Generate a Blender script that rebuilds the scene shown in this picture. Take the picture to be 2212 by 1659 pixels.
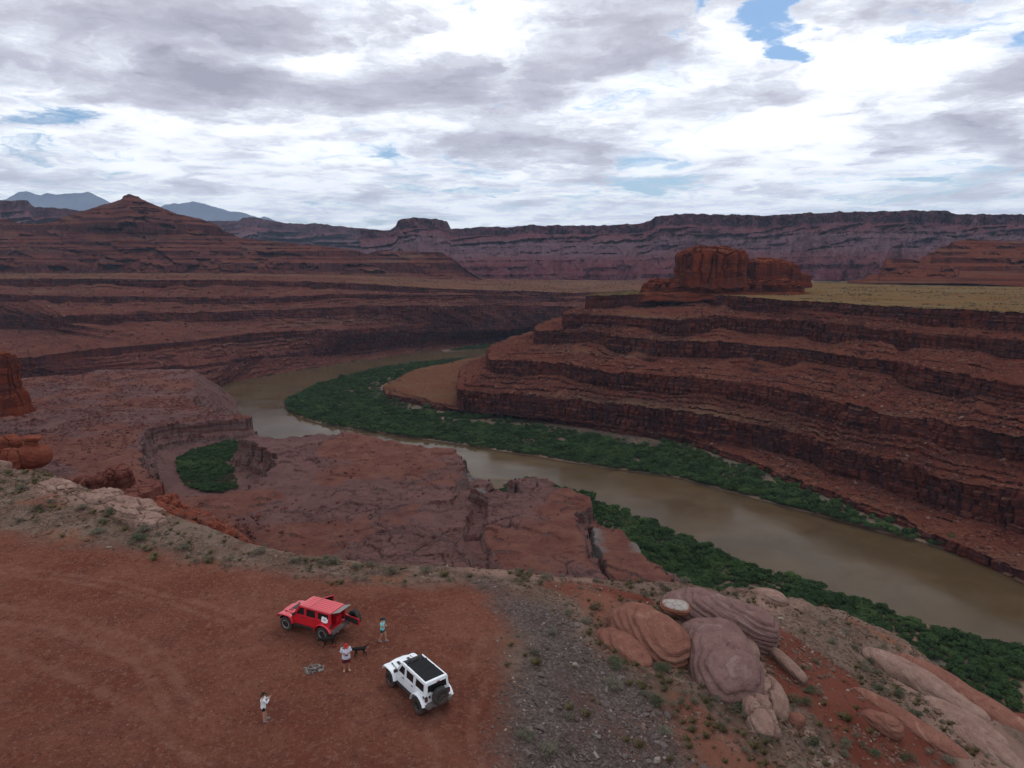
import bpy, bmesh, math, random
import numpy as np
from mathutils import Vector, Matrix, Euler
from mathutils.geometry import tessellate_polygon

R = math.radians
random.seed(7)
rng = np.random.default_rng(7)
for o in list(bpy.data.objects):
    bpy.data.objects.remove(o)
scene = bpy.context.scene
col = scene.collection

# ------------------------------------------------------------------ camera
CAMZ, FPX, PITCH = 24.0, 1478.0, R(10.33)
cam_data = bpy.data.cameras.new('camera')
cam_data.sensor_width = 36.0
cam_data.lens = 36.0 * FPX / 2212.0
cam_data.clip_start = 0.5
cam_data.clip_end = 80000.0
cam = bpy.data.objects.new('camera', cam_data)
cam.location = (0, 0, CAMZ)
cam.rotation_euler = (R(90) - PITCH, 0, 0)
col.objects.link(cam)
scene.camera = cam

# ------------------------------------------------------------------ exposure
scene.view_settings.view_transform = 'Standard'
scene.view_settings.look = 'None'
scene.view_settings.exposure = 0.0
scene.view_settings.gamma = 1.0
scene.view_settings.use_curve_mapping = False
try:
    scene.cycles.max_bounces = 5
    scene.cycles.diffuse_bounces = 2
    scene.cycles.volume_bounces = 0
    scene.cycles.use_denoising = True
except Exception:
    pass

# ------------------------------------------------------------------ sun
SUN_EL, SUN_AZ = 56.0, 24.0          # azimuth measured from +Y towards +X
sun_data = bpy.data.lights.new('sun', 'SUN')
sun_data.energy = 0.7
sun_data.angle = R(14)
sun_data.color = (1.0, 0.96, 0.9)
sun = bpy.data.objects.new('sun', sun_data)
sd = Vector((math.sin(R(SUN_AZ)) * math.cos(R(SUN_EL)), math.cos(R(SUN_AZ)) * math.cos(R(SUN_EL)), math.sin(R(SUN_EL))))
sun.rotation_euler = sd.to_track_quat('Z', 'Y').to_euler()
sun.location = (0, 0, 300)
col.objects.link(sun)


# ------------------------------------------------------------------ node helper
class NT:
    def __init__(self, tree):
        self.t = tree
        self.N = tree.nodes
        self.L = tree.links

    def node(self, typ, ins=None, **props):
        n = self.N.new(typ)
        for k, v in props.items():
            setattr(n, k, v)
        for k, v in (ins or {}).items():
            s = n.inputs[k]
            if hasattr(v, 'is_output') or isinstance(v, bpy.types.NodeSocket):
                self.L.new(v, s)
            else:
                s.default_value = v
        return n

    def math(self, op, a, b=None, c=None, clamp=False):
        n = self.N.new('ShaderNodeMath')
        n.operation = op
        n.use_clamp = clamp
        for i, v in enumerate((a, b, c)):
            if v is None:
                continue
            if isinstance(v, bpy.types.NodeSocket):
                self.L.new(v, n.inputs[i])
            else:
                n.inputs[i].default_value = v
        return n.outputs[0]

    def vmath(self, op, a, b=None, out=0):
        n = self.N.new('ShaderNodeVectorMath')
        n.operation = op
        for i, v in enumerate((a, b)):
            if v is None:
                continue
            if isinstance(v, bpy.types.NodeSocket):
                self.L.new(v, n.inputs[i])
            else:
                n.inputs[i].default_value = v
        return n.outputs[out]

    def mix(self, f, a, b, mode='MIX'):
        n = self.N.new('ShaderNodeMix')
        n.data_type = 'RGBA'
        n.blend_type = mode
        n.clamp_factor = True
        for s, v in ((n.inputs[0], f), (n.inputs[6], a), (n.inputs[7], b)):
            if isinstance(v, bpy.types.NodeSocket):
                self.L.new(v, s)
            elif isinstance(v, tuple):
                s.default_value = (v[0], v[1], v[2], 1.0)
            else:
                s.default_value = v
        return n.outputs[2]

    def ss(self, x, lo, hi, a=0.0, b=1.0):
        n = self.N.new('ShaderNodeMapRange')
        n.interpolation_type = 'SMOOTHSTEP'
        self.L.new(x, n.inputs[0])
        n.inputs[1].default_value = lo
        n.inputs[2].default_value = hi
        n.inputs[3].default_value = a
        n.inputs[4].default_value = b
        return n.outputs[0]

    def noise(self, vec, scale, detail=4.0, rough=0.55, dist=0.0, out=0):
        n = self.node('ShaderNodeTexNoise', {'Scale': scale, 'Detail': detail, 'Roughness': rough, 'Distortion': dist})
        self.L.new(vec, n.inputs['Vector'])
        return n.outputs[out]

    def scale(self, vec, s):
        return self.vmath('MULTIPLY', vec, s)

    def ramp(self, f, stops):
        n = self.N.new('ShaderNodeValToRGB')
        els = n.color_ramp.elements
        while len(els) < len(stops):
            els.new(0.5)
        for e, (p, c) in zip(els, stops):
            e.position = p
            e.color = (c[0], c[1], c[2], 1)
        self.L.new(f, n.inputs[0])
        return n.outputs[0]

    def attr(self, name):
        n = self.N.new('ShaderNodeAttribute')
        n.attribute_name = name
        return n.outputs['Fac']


# ------------------------------------------------------------------ sky (world)
world = bpy.data.worlds.new('World')
scene.world = world
world.use_nodes = True
wt = world.node_tree
wt.nodes.clear()
w = NT(wt)


def pix_dir(u, v):
    a, b = (u - 1106.0) / FPX, (829.5 - v) / FPX
    d = Vector((a, math.cos(PITCH) + b * math.sin(PITCH), -math.sin(PITCH) + b * math.cos(PITCH)))
    return d.normalized()


SKY_K = 0.10
def sky_p(u, v):
    d = pix_dir(u, v)
    return (d.x / (d.z + SKY_K), d.y / (d.z + SKY_K))


tc = w.node('ShaderNodeTexCoord')
dirn = w.vmath('NORMALIZE', tc.outputs['Generated'])
sp = w.node('ShaderNodeSeparateXYZ', {0: dirn})
zc = w.math('ADD', w.math('MAXIMUM', sp.outputs[2], 0.0), SKY_K)
px_ = w.math('DIVIDE', sp.outputs[0], zc)
py_ = w.math('DIVIDE', sp.outputs[1], zc)
pvec = w.node('ShaderNodeCombineXYZ', {0: px_, 1: py_, 2: 0.0}).outputs[0]
# wind-blown cloud fields at several sizes
warp = w.noise(pvec, 0.9, 3.0, 0.5, 0.0, out=1)
pw = w.vmath('ADD', pvec, w.vmath('MULTIPLY', w.vmath('SUBTRACT', warp, (0.5, 0.5, 0.5)), (1.1, 1.1, 0.0)))
warp2 = w.noise(pvec, 3.2, 5.0, 0.6, 0.0, out=1)
pw = w.vmath('ADD', pw, w.vmath('MULTIPLY', w.vmath('SUBTRACT', warp2, (0.5, 0.5, 0.5)), (0.62, 0.62, 0.0)))
n_big = w.noise(w.scale(pw, (1.0, 0.8, 1.0)), 0.9, 8.0, 0.6)
n_mid = w.noise(w.scale(pw, (1.0, 0.85, 1.0)), 3.0, 11.0, 0.66)
n_thick = w.noise(w.vmath('ADD', pw, (7.3, 2.1, 0.0)), 1.5, 10.0, 0.62)

# main cloud banks and gaps, as ellipses in the cloud layer: (u, v, half width, half height, weight)
GREY = [(200, 70, 520, 95, .46), (480, 190, 420, 45, .42), (860, 235, 330, 40, .40), (1130, 305, 190, 30, .36), (920, 130, 200, 65, .30),
        (1300, 90, 190, 85, .34), (1240, 175, 170, 45, .30), (1600, 225, 140, 40, .25), (1880, 30, 130, 55, .30),
        (2040, 290, 260, 45, .30), (1260, 335, 110, 22, .20), (440, 388, 60, 25, .25), (2110, 225, 90, 50, .18)]
GAPS = [(1640, 40, 80, 44, .72), (1705, 112, 80, 26, .66), (130, 268, 110, 22, .24), (800, 328, 80, 16, .34), (1320, 335, 62, 22, .32),
        (1020, 412, 130, 18, .30), (1440, 402, 150, 20, .32), (60, 350, 90, 14, .18), (2200, 100, 60, 30, .25), (1420, 8, 40, 16, .4)]
WHITE = [(690, 110, 110, 60, .40), (890, 45, 120, 30, .34), (1100, 140, 55, 60, .32), (1700, 300, 190, 80, .22), (1850, 180, 160, 90, .30), (1480, 40, 90, 40, .25), (560, 285, 230, 22, .20)]


def blob(u, v, hw, hh):
    c = sky_p(u, v)
    l, r_ = sky_p(u - hw, v), sky_p(u + hw, v)
    t, b = sky_p(u, max(-300, v - hh)), sky_p(u, v + hh)
    sx = abs(r_[0] - l[0]) / 2
    sy = max(0.08, abs(b[1] - t[1]) / 2)
    tilt = c[0] / c[1]
    q = w.vmath('SUBTRACT', pw, (c[0], c[1], 0))
    s = w.node('ShaderNodeSeparateXYZ', {0: q})
    xx = w.math('SUBTRACT', s.outputs[0], w.math('MULTIPLY', s.outputs[1], tilt))
    d = w.math('SQRT', w.math('ADD', w.math('POWER', w.math('ABSOLUTE', w.math('DIVIDE', xx, sx)), 2.0),
                              w.math('POWER', w.math('ABSOLUTE', w.math('DIVIDE', s.outputs[1], sy)), 2.0)))
    return w.ss(d, 0.0, 1.7, 1.0, 0.0)


def blobs(lst):
    acc = None
    for (u, v, hw, hh, k) in lst:
        t = w.math('MULTIPLY', blob(u, v, hw, hh), k)
        acc = t if acc is None else w.math('ADD', acc, t)
    return acc


g_b, gap_b, wh_b = blobs(GREY), blobs(GAPS), blobs(WHITE)
dens = w.math('ADD', w.math('MULTIPLY', n_big, 0.55), w.math('MULTIPLY', n_mid, 0.60))
dens_c = w.math('SUBTRACT', w.math('ADD', dens, w.math('MULTIPLY', w.math('ADD', g_b, wh_b), 0.30)), w.math('MULTIPLY', gap_b, 0.46))
cover = w.ss(dens_c, 0.415, 0.565)
n_fine = w.noise(w.vmath('ADD', w.scale(pw, (1.0, 0.8, 1.0)), (3.3, 8.1, 0.0)), 5.5, 10.0, 0.68)
thick = w.math('ADD', w.math('MULTIPLY', n_thick, 0.95), w.math('ADD', w.math('MULTIPLY', n_mid, 0.62), w.math('MULTIPLY', n_fine, 0.40)))
thick = w.math('SUBTRACT', w.math('ADD', w.math('SUBTRACT', thick, 0.35), w.math('MULTIPLY', g_b, 0.95)), w.math('MULTIPLY', wh_b, 0.62))
n_soft = w.noise(w.vmath('ADD', w.scale(pvec, (0.8, 1.0, 1.0)), (21.0, 4.0, 0.0)), 1.9, 6.0, 0.58)
thick = w.math('ADD', thick, w.math('MULTIPLY', w.math('SUBTRACT', n_soft, 0.46), 1.1))
grey = w.math('DIVIDE', w.math('SUBTRACT', thick, 0.47), 0.80, clamp=True)
SKY_STR = 0.1
sky = w.node('ShaderNodeTexSky', sky_type='NISHITA', sun_disc=False, sun_elevation=R(SUN_EL), sun_rotation=R(SUN_AZ), air_density=1.0, dust_density=1.2, ozone_density=1.5)
blue = w.mix(1.0, sky.outputs[0], (0.72, 0.95, 1.12), 'MULTIPLY')
C = 1.0 / SKY_STR
WH, MID, DK = 1.42, 0.62, 0.36
c_cl = w.ramp(grey, [(0.0, (0.97, 0.99, 1.0)), (0.22, (0.84, 0.86, 0.90)), (0.40, (0.60, 0.62, 0.68)), (0.62, (0.44, 0.44, 0.505)), (1.0, (0.28, 0.28, 0.335))])
c_cl = w.mix(1.0, c_cl, (WH * C,) * 3, 'MULTIPLY')
skyc = w.mix(cover, blue, c_cl)
# thin bright veil low over the horizon
veil = w.ss(sp.outputs[2], 0.16, 0.0)
skyc = w.mix(w.math('MULTIPLY', veil, 0.34), skyc, (0.88 * C, 0.97 * C, 1.02 * C))
bg = w.node('ShaderNodeBackground', {'Color': skyc, 'Strength': SKY_STR})
out = w.node('ShaderNodeOutputWorld')
wt.links.new(bg.outputs[0], out.inputs[0])


# ------------------------------------------------------------------ helpers: objects
def tag(o, label=None, cat=None, group=None, kind=None):
    if label:
        o['label'] = label
    if cat:
        o['category'] = cat
    if group:
        o['group'] = group
    if kind:
        o['kind'] = kind
    return o


def empty(name, loc=(0, 0, 0), rz=0.0, scale=1.0):
    o = bpy.data.objects.new(name, None)
    o.empty_display_size = 0.2
    o.location = loc
    o.rotation_euler = (0, 0, rz)
    o.scale = (scale,) * 3
    col.objects.link(o)
    return o


def link_mesh(name, me, mats, parent=None):
    for m in (mats if isinstance(mats, (list, tuple)) else [mats]):
        if m is not None and m.name not in [x.name for x in me.materials if x]:
            me.materials.append(m)
    o = bpy.data.objects.new(name, me)
    col.objects.link(o)
    if parent is not None:
        o.parent = parent
    return o


def part(name, bm, mat, parent=None, smooth=False, bevel=0.0):
    if bevel > 0:
        bmesh.ops.bevel(bm, geom=[e for e in bm.edges if len(e.link_faces) == 2 and e.calc_face_angle(0) > 0.6], offset=bevel, segments=2, profile=0.6, affect='EDGES', clamp_overlap=True)
    bmesh.ops.recalc_face_normals(bm, faces=bm.faces)
    me = bpy.data.meshes.new(name)
    bm.to_mesh(me)
    bm.free()
    if smooth:
        me.polygons.foreach_set('use_smooth', [True] * len(me.polygons))
        try:
            me.set_sharp_from_angle(angle=R(35))
        except Exception:
            pass
    return link_mesh(name, me, mat, parent)


def np_mesh(name, V, Fq, smooth=False, attrs=None):
    V = np.ascontiguousarray(V, dtype=np.float32)
    Fq = np.ascontiguousarray(Fq, dtype=np.int32)
    k = Fq.shape[1]
    me = bpy.data.meshes.new(name)
    me.vertices.add(len(V))
    me.vertices.foreach_set('co', V.ravel())
    me.loops.add(Fq.size)
    me.loops.foreach_set('vertex_index', Fq.ravel())
    me.polygons.add(len(Fq))
    me.polygons.foreach_set('loop_start', np.arange(0, Fq.size, k, dtype=np.int32))
    try:
        me.polygons.foreach_set('loop_total', np.full(len(Fq), k, dtype=np.int32))
    except Exception:
        pass
    me.update(calc_edges=True)
    if smooth:
        me.polygons.foreach_set('use_smooth', np.ones(len(Fq), dtype=bool))
    else:
        me.polygons.foreach_set('use_smooth', np.zeros(len(Fq), dtype=bool))
    for nme, arr in (attrs or {}).items():
        a = me.attributes.new(nme, 'FLOAT', 'POINT')
        a.data.foreach_set('value', np.ascontiguousarray(arr, dtype=np.float32).ravel())
    return me


def grid_mesh(name, X, Y, Z, mat, smooth=False, attrs=None, parent=None, keep=None):
    nr, nc = X.shape
    idx = np.arange(nr * nc).reshape(nr, nc)
    a, b, c, d = idx[:-1, :-1], idx[:-1, 1:], idx[1:, 1:], idx[1:, :-1]
    V = np.stack([X, Y, Z], -1).reshape(-1, 3)
    Fq = np.stack([a, b, c, d], -1).reshape(-1, 4)
    # make it face up / towards the camera
    r0, c0 = nr // 2, nc // 2
    nz = 0.0
    e1 = np.stack([X[1:, :-1] - X[:-1, :-1], Y[1:, :-1] - Y[:-1, :-1]], -1)
    e2 = np.stack([X[:-1, 1:] - X[:-1, :-1], Y[:-1, 1:] - Y[:-1, :-1]], -1)
    nz = np.median(e2[..., 0] * e1[..., 1] - e2[..., 1] * e1[..., 0])
    if nz < 0:
        Fq = Fq[:, ::-1]
    if keep is not None:
        k = keep[:-1, :-1] | keep[1:, :-1] | keep[:-1, 1:] | keep[1:, 1:]
        Fq = Fq[k.ravel()]
    me = np_mesh(name, V, Fq, smooth, attrs)
    return link_mesh(name, me, mat, parent)


# ------------------------------------------------------------------ helpers: noise
def _h(ix, iy, iz, s):
    n = (ix.astype(np.int64) * 374761393 + iy.astype(np.int64) * 668265263 + iz.astype(np.int64) * 1274126177 + s * 974711) & 0xffffffff
    n = ((n ^ (n >> 13)) * 1274126177) & 0xffffffff
    n = ((n ^ (n >> 16)) * 2246822519) & 0xffffffff
    return ((n ^ (n >> 15)) & 0xffffff) / float(0xffffff)


def hash1(i, j=0, s=0):
    i = np.asarray(i)
    j = np.broadcast_to(np.asarray(j), i.shape)
    return _h(i, j, np.zeros_like(i), s)


def vn2(x, y, s=0):
    x, y = np.broadcast_arrays(x, y)
    fx, fy = np.floor(x), np.floor(y)
    tx, ty = x - fx, y - fy
    tx = tx * tx * tx * (tx * (tx * 6 - 15) + 10)
    ty = ty * ty * ty * (ty * (ty * 6 - 15) + 10)
    ix, iy = fx.astype(np.int64), fy.astype(np.int64)
    z = np.zeros_like(ix)
    a, b = _h(ix, iy, z, s), _h(ix + 1, iy, z, s)
    c, d = _h(ix, iy + 1, z, s), _h(ix + 1, iy + 1, z, s)
    return (a + (b - a) * tx) * (1 - ty) + (c + (d - c) * tx) * ty


def fbm(x, y, s=0, octv=5, gain=0.5):
    out_, amp, tot = 0.0, 1.0, 0.0
    for o_ in range(octv):
        k = 2.03 ** o_
        ca, sa = math.cos(o_ * 0.7), math.sin(o_ * 0.7)
        out_ = out_ + amp * vn2((x * ca - y * sa) * k + 17.3 * o_, (x * sa + y * ca) * k + 9.1 * o_, s + o_)
        tot += amp
        amp *= gain
    return out_ / tot * 2.0 - 1.0      # about -1..1


def vn3(x, y, z, s=0):
    zf = np.floor(z)
    t = z - zf
    t = t * t * (3 - 2 * t)
    k = zf * 57.31
    return vn2(x + k, y - k * 0.7, s) * (1 - t) + vn2(x + k + 57.31, y - (k + 57.31) * 0.7, s) * t


def fbm3(x, y, z, s=0, octv=4, gain=0.5):
    out_, amp, tot = 0.0, 1.0, 0.0
    for o_ in range(octv):
        k = 2.03 ** o_
        out_ = out_ + amp * vn3(x * k + 3.1 * o_, y * k + 7.7 * o_, z * k + 1.3 * o_, s + o_)
        tot += amp
        amp *= gain
    return out_ / tot * 2.0 - 1.0


def cells(x, y, s=0):
    """jittered cells: distance to the cell border, cell id value"""
    fx, fy = np.floor(x), np.floor(y)
    d1 = np.full(x.shape, 9.0)
    d2 = np.full(x.shape, 9.0)
    idv = np.zeros(x.shape)
    for dx in (-1, 0, 1):
        for dy in (-1, 0, 1):
            ix, iy = (fx + dx).astype(np.int64), (fy + dy).astype(np.int64)
            z = np.zeros_like(ix)
            jx, jy = _h(ix, iy, z, s), _h(ix, iy, z, s + 1)
            d = np.hypot(ix + jx - x, iy + jy - y)
            near = d < d1
            d2 = np.where(near, d1, np.minimum(d2, d))
            idv = np.where(near, _h(ix, iy, z, s + 2), idv)
            d1 = np.where(near, d, d1)
    return d2 - d1, idv


def sst(x, lo, hi):
    t = np.clip((x - lo) / (hi - lo), 0, 1)
    return t * t * (3 - 2 * t)


# ------------------------------------------------------------------ helpers: reading a pixel as a point of the place
def at(u, v, z):
    d = pix_dir(u, v)
    k = (z - CAMZ) / d.z
    return (d.x * k, d.y * k, z)


def at_y(u, v, y):
    d = pix_dir(u, v)
    k = y / d.y
    return (d.x * k, y, CAMZ + d.z * k)


def poly_sdf(X, Y, P):
    """signed distance to a closed polygon, positive inside"""
    P = np.asarray(P, dtype=float)
    D = np.full(X.shape, 1e18)
    ins = np.zeros(X.shape, dtype=bool)
    n = len(P)
    for i in range(n):
        x0, y0 = P[i, 0], P[i, 1]
        x1, y1 = P[(i + 1) % n, 0], P[(i + 1) % n, 1]
        ex, ey = x1 - x0, y1 - y0
        t = np.clip(((X - x0) * ex + (Y - y0) * ey) / (ex * ex + ey * ey + 1e-12), 0, 1)
        D = np.minimum(D, (X - x0 - t * ex) ** 2 + (Y - y0 - t * ey) ** 2)
        if abs(ey) > 1e-9:
            c = ((y0 > Y) != (y1 > Y)) & (X < (x1 - x0) * (Y - y0) / ey + x0)
            ins ^= c
    D = np.sqrt(D)
    return np.where(ins, D, -D)


def line_dist(X, Y, P):
    D = np.full(X.shape, 1e18)
    T = np.zeros(X.shape)
    tot = 0.0
    P = np.asarray(P, dtype=float)
    for i in range(len(P) - 1):
        x0, y0, x1, y1 = P[i, 0], P[i, 1], P[i + 1, 0], P[i + 1, 1]
        ex, ey = x1 - x0, y1 - y0
        L = math.hypot(ex, ey)
        t = np.clip(((X - x0) * ex + (Y - y0) * ey) / (L * L + 1e-12), 0, 1)
        d = (X - x0 - t * ex) ** 2 + (Y - y0 - t * ey) ** 2
        near = d < D
        D = np.where(near, d, D)
        T = np.where(near, tot + t * L, T)
        tot += L
    return np.sqrt(D), T / tot


def resample(pts, marks, ns, smooth=0):
    """columns along a polyline, ns[i] of them between marks[i] and marks[i+1]"""
    pts = np.asarray(pts, dtype=float)
    outp = []
    for i, n in enumerate(ns):
        seg = pts[marks[i]:marks[i + 1] + 1]
        L = np.concatenate([[0], np.cumsum(np.hypot(np.diff(seg[:, 0]), np.diff(seg[:, 1])))])
        q = np.linspace(0, L[-1], n, endpoint=(i == len(ns) - 1))
        outp.append(np.stack([np.interp(q, L, seg[:, k]) for k in range(3)], -1))
    A = np.concatenate(outp)
    if smooth:
        k = np.exp(-0.5 * (np.arange(-3 * smooth, 3 * smooth + 1) / smooth) ** 2)
        k /= k.sum()
        pad = np.pad(A, ((3 * smooth, 3 * smooth), (0, 0)), mode='reflect', reflect_type='odd')
        A = np.stack([np.convolve(pad[:, c], k, mode='valid') for c in range(3)], -1)
    return A


# ------------------------------------------------------------------ materials
def new_mat(name):
    m = bpy.data.materials.new(name)
    m.use_nodes = True
    m.node_tree.nodes.clear()
    t = NT(m.node_tree)
    o = t.node('ShaderNodeOutputMaterial')
    b = t.node('ShaderNodeBsdfPrincipled')
    m.node_tree.links.new(b.outputs[0], o.inputs[0])
    return m, t, b


def setc(t, b, c, rough=0.9, spec=0.15, bump=None, bstr=0.5, bdist=0.3, metal=0.0, sat=1.0, val=1.0):
    s = b.inputs['Base Color']
    if sat != 1.0 or val != 1.0:
        c = t.node('ShaderNodeHueSaturation', {'Saturation': sat, 'Value': val, 'Color': c}).outputs[0]
    if isinstance(c, bpy.types.NodeSocket):
        t.L.new(c, s)
    else:
        s.default_value = (c[0], c[1], c[2], 1)
    if isinstance(rough, bpy.types.NodeSocket):
        t.L.new(rough, b.inputs['Roughness'])
    else:
        b.inputs['Roughness'].default_value = rough
    b.inputs['Specular IOR Level'].default_value = spec
    b.inputs['Metallic'].default_value = metal
    if bump is not None:
        bn = t.node('ShaderNodeBump', {'Strength': bstr, 'Distance': bdist, 'Height': bump})
        t.L.new(bn.outputs[0], b.inputs['Normal'])


def simple(name, c, rough=0.5, spec=0.5, metal=0.0, var=0.08, vscale=6.0, coat=0.0, dust=0.0):
    m, t, b = new_mat(name)
    g = t.node('ShaderNodeTexCoord')
    n = t.noise(g.outputs['Object'], vscale, 4.0)
    cc = t.mix(t.math('MULTIPLY', n, 1.0), tuple(x * (1 - var) for x in c), tuple(min(1, x * (1 + var)) for x in c))
    if dust:
        s = t.node('ShaderNodeSeparateXYZ', {0: g.outputs['Object']})
        d = t.math('MULTIPLY', t.ss(t.noise(g.outputs['Object'], 3.0, 5.0), 0.35, 0.75), dust)
        cc = t.mix(d, cc, (0.17, 0.085, 0.06))
    setc(t, b, cc, rough, spec, metal=metal)
    if coat:
        b.inputs['Coat Weight'].default_value = coat
        b.inputs['Coat Roughness'].default_value = 0.05
    return m


def canyon_mat(name, cliff=((.088, .036, .032), (.128, .050, .041), (.070, .033, .032)), slope=((.118, .050, .041), (.150, .074, .056)), varn=(.040, .026, .028), pale=(.21, .15, .125), pale_amt=0.25, grassc=(.185, .138, .088), zs=1.0, varn_amt=0.75, dark_rock=0.75, sat=1.22, val=0.74, olive=.6, band=0.25):
    m, t, b = new_mat(name)
    g = t.node('ShaderNodeNewGeometry')
    P = g.outputs['Position']
    nz = t.node('ShaderNodeSeparateXYZ', {0: g.outputs['True Normal']}).outputs[2]
    steep = t.ss(t.math('ADD', nz, t.math('MULTIPLY', t.noise(P, 0.15, 3.0), 0.2)), 0.92, 0.62)
    z1 = t.noise(t.scale(P, (.003, .003, .16 * zs)), 1.0, 3.0, 0.6)
    z2 = t.noise(t.scale(P, (.012, .012, .75 * zs)), 1.0, 3.0, 0.65)
    cl = t.ramp(t.math('ADD', t.math('MULTIPLY', z1, 0.65), t.math('MULTIPLY', z2, 0.35)), [(0.30, cliff[0]), (0.48, cliff[1]), (0.58, cliff[2]), (0.72, cliff[1])])
    pl = t.math('MULTIPLY', t.ss(z2, 0.57, 0.64), pale_amt)
    cl = t.mix(pl, cl, pale)
    # desert varnish: dark curtains hanging down the faces
    st = t.noise(t.scale(P, (.16, .16, .018)), 1.0, 6.0, 0.62)
    st2 = t.noise(t.scale(P, (.03, .03, .03)), 1.0, 3.0, 0.5)
    v = t.math('MULTIPLY', t.ss(t.math('ADD', st, t.math('MULTIPLY', st2, 0.5)), 0.66, 0.86), varn_amt)
    cl = t.mix(v, cl, varn)
    # talus: dirt with rock specks
    s1 = t.noise(P, 0.022, 6.0, 0.6)
    sl = t.mix(t.ss(s1, 0.35, 0.65), slope[0], slope[1])
    s2 = t.noise(P, 0.35, 5.0, 0.7)
    sl = t.mix(t.math('MULTIPLY', t.ss(s2, 0.52, 0.66), dark_rock), sl, (.085, .038, .032))
    s3 = t.noise(P, 0.6, 3.0, 0.7)
    sl = t.mix(t.math('MULTIPLY', t.ss(s3, 0.64, 0.74), 0.5), sl, (.26, .16, .12))
    wp = t.vmath('ADD', P, t.vmath('MULTIPLY', t.noise(P, 0.25, 3.0, 0.6, 0.0, out=1), (3.0, 3.0, 3.0)))
    for sc_, th in ((0.22, 0.50), (0.55, 0.47)):
        vb = t.node('ShaderNodeTexVoronoi', {'Vector': t.scale(wp, (1, 1, 1.5)), 'Scale': sc_})
        vr = t.node('ShaderNodeSeparateXYZ', {0: vb.outputs['Color']})
        msk = t.ss(t.noise(P, 0.05, 4.0, 0.6), th - .06, th + .08)
        rockc = t.ramp(vr.outputs[0], [(0.0, tuple(x * .50 for x in slope[0])), (0.55, slope[0]), (0.85, tuple(x * 1.25 for x in slope[1])), (1.0, (.23, .15, .12))])
        edge = t.ss(vb.outputs['Distance'], 0.75, 0.45)
        sl = t.mix(t.math('MULTIPLY', t.math('MULTIPLY', msk, edge), t.ss(vr.outputs[1], 0.35, 0.5, 0.0, 0.85)), sl, rockc)
    zone = t.noise(t.scale(P, (.004, .004, .09 * zs)), 1.0, 2.0)
    sl = t.mix(t.math('MULTIPLY', t.ss(zone, 0.55, 0.72), 0.55), sl, (.15, .115, .085))
    zb2 = t.noise(t.scale(P, (.006, .006, .33 * zs)), 1.0, 4.0, 0.7)
    sl = t.mix(t.math('MULTIPLY', t.ss(zb2, 0.50, 0.58), band), sl, tuple(x * .62 for x in cliff[2]))
    gr = t.attr('grass')
    gn = t.noise(t.scale(P, (.4, 1.6, 1)), 0.03, 7.0, 0.7)
    gcol = t.mix(t.ss(gn, 0.38, 0.62), grassc, (grassc[0] * .95, grassc[1] * .72, grassc[2] * .62))
    g2 = t.noise(P, 0.25, 4.0, 0.7)
    gcol = t.mix(t.math('MULTIPLY', t.ss(g2, 0.5, 0.66), olive), gcol, (.105, .095, .055))
    sl = t.mix(gr, sl, gcol)
    crk = t.noise(t.scale(P, (.45, .45, .05)), 1.0, 4.0, 0.7)
    cl = t.mix(t.math('MULTIPLY', t.ss(crk, 0.50, 0.40), 0.55), cl, tuple(x * .45 for x in cliff[0]))
    c = t.mix(steep, sl, cl)
    bmp = t.math('ADD', t.math('MULTIPLY', t.noise(P, 0.5, 6.0, 0.7), 1.0), t.math('MULTIPLY', z2, 0.8))
    setc(t, b, c, 0.95, 0.0, bmp, 1.0, 1.2, sat=sat, val=val)
    return m


M_canyon = canyon_mat('canyon_rock')
M_canyon_left = canyon_mat('canyon_rock_purple', cliff=((.090, .040, .038), (.135, .056, .047), (.072, .036, .038)), slope=((.115, .052, .046), (.150, .078, .063)), pale_amt=0.2, grassc=(.165, .108, .084), olive=.45)
M_butte = canyon_mat('butte_rock', cliff=((.10, .042, .042), (.15, .062, .052), (.08, .038, .042)), slope=((.13, .056, .048), (.18, .085, .066)), zs=0.6, pale_amt=0.15, varn_amt=0.5, val=0.60, band=0.8)


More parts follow.
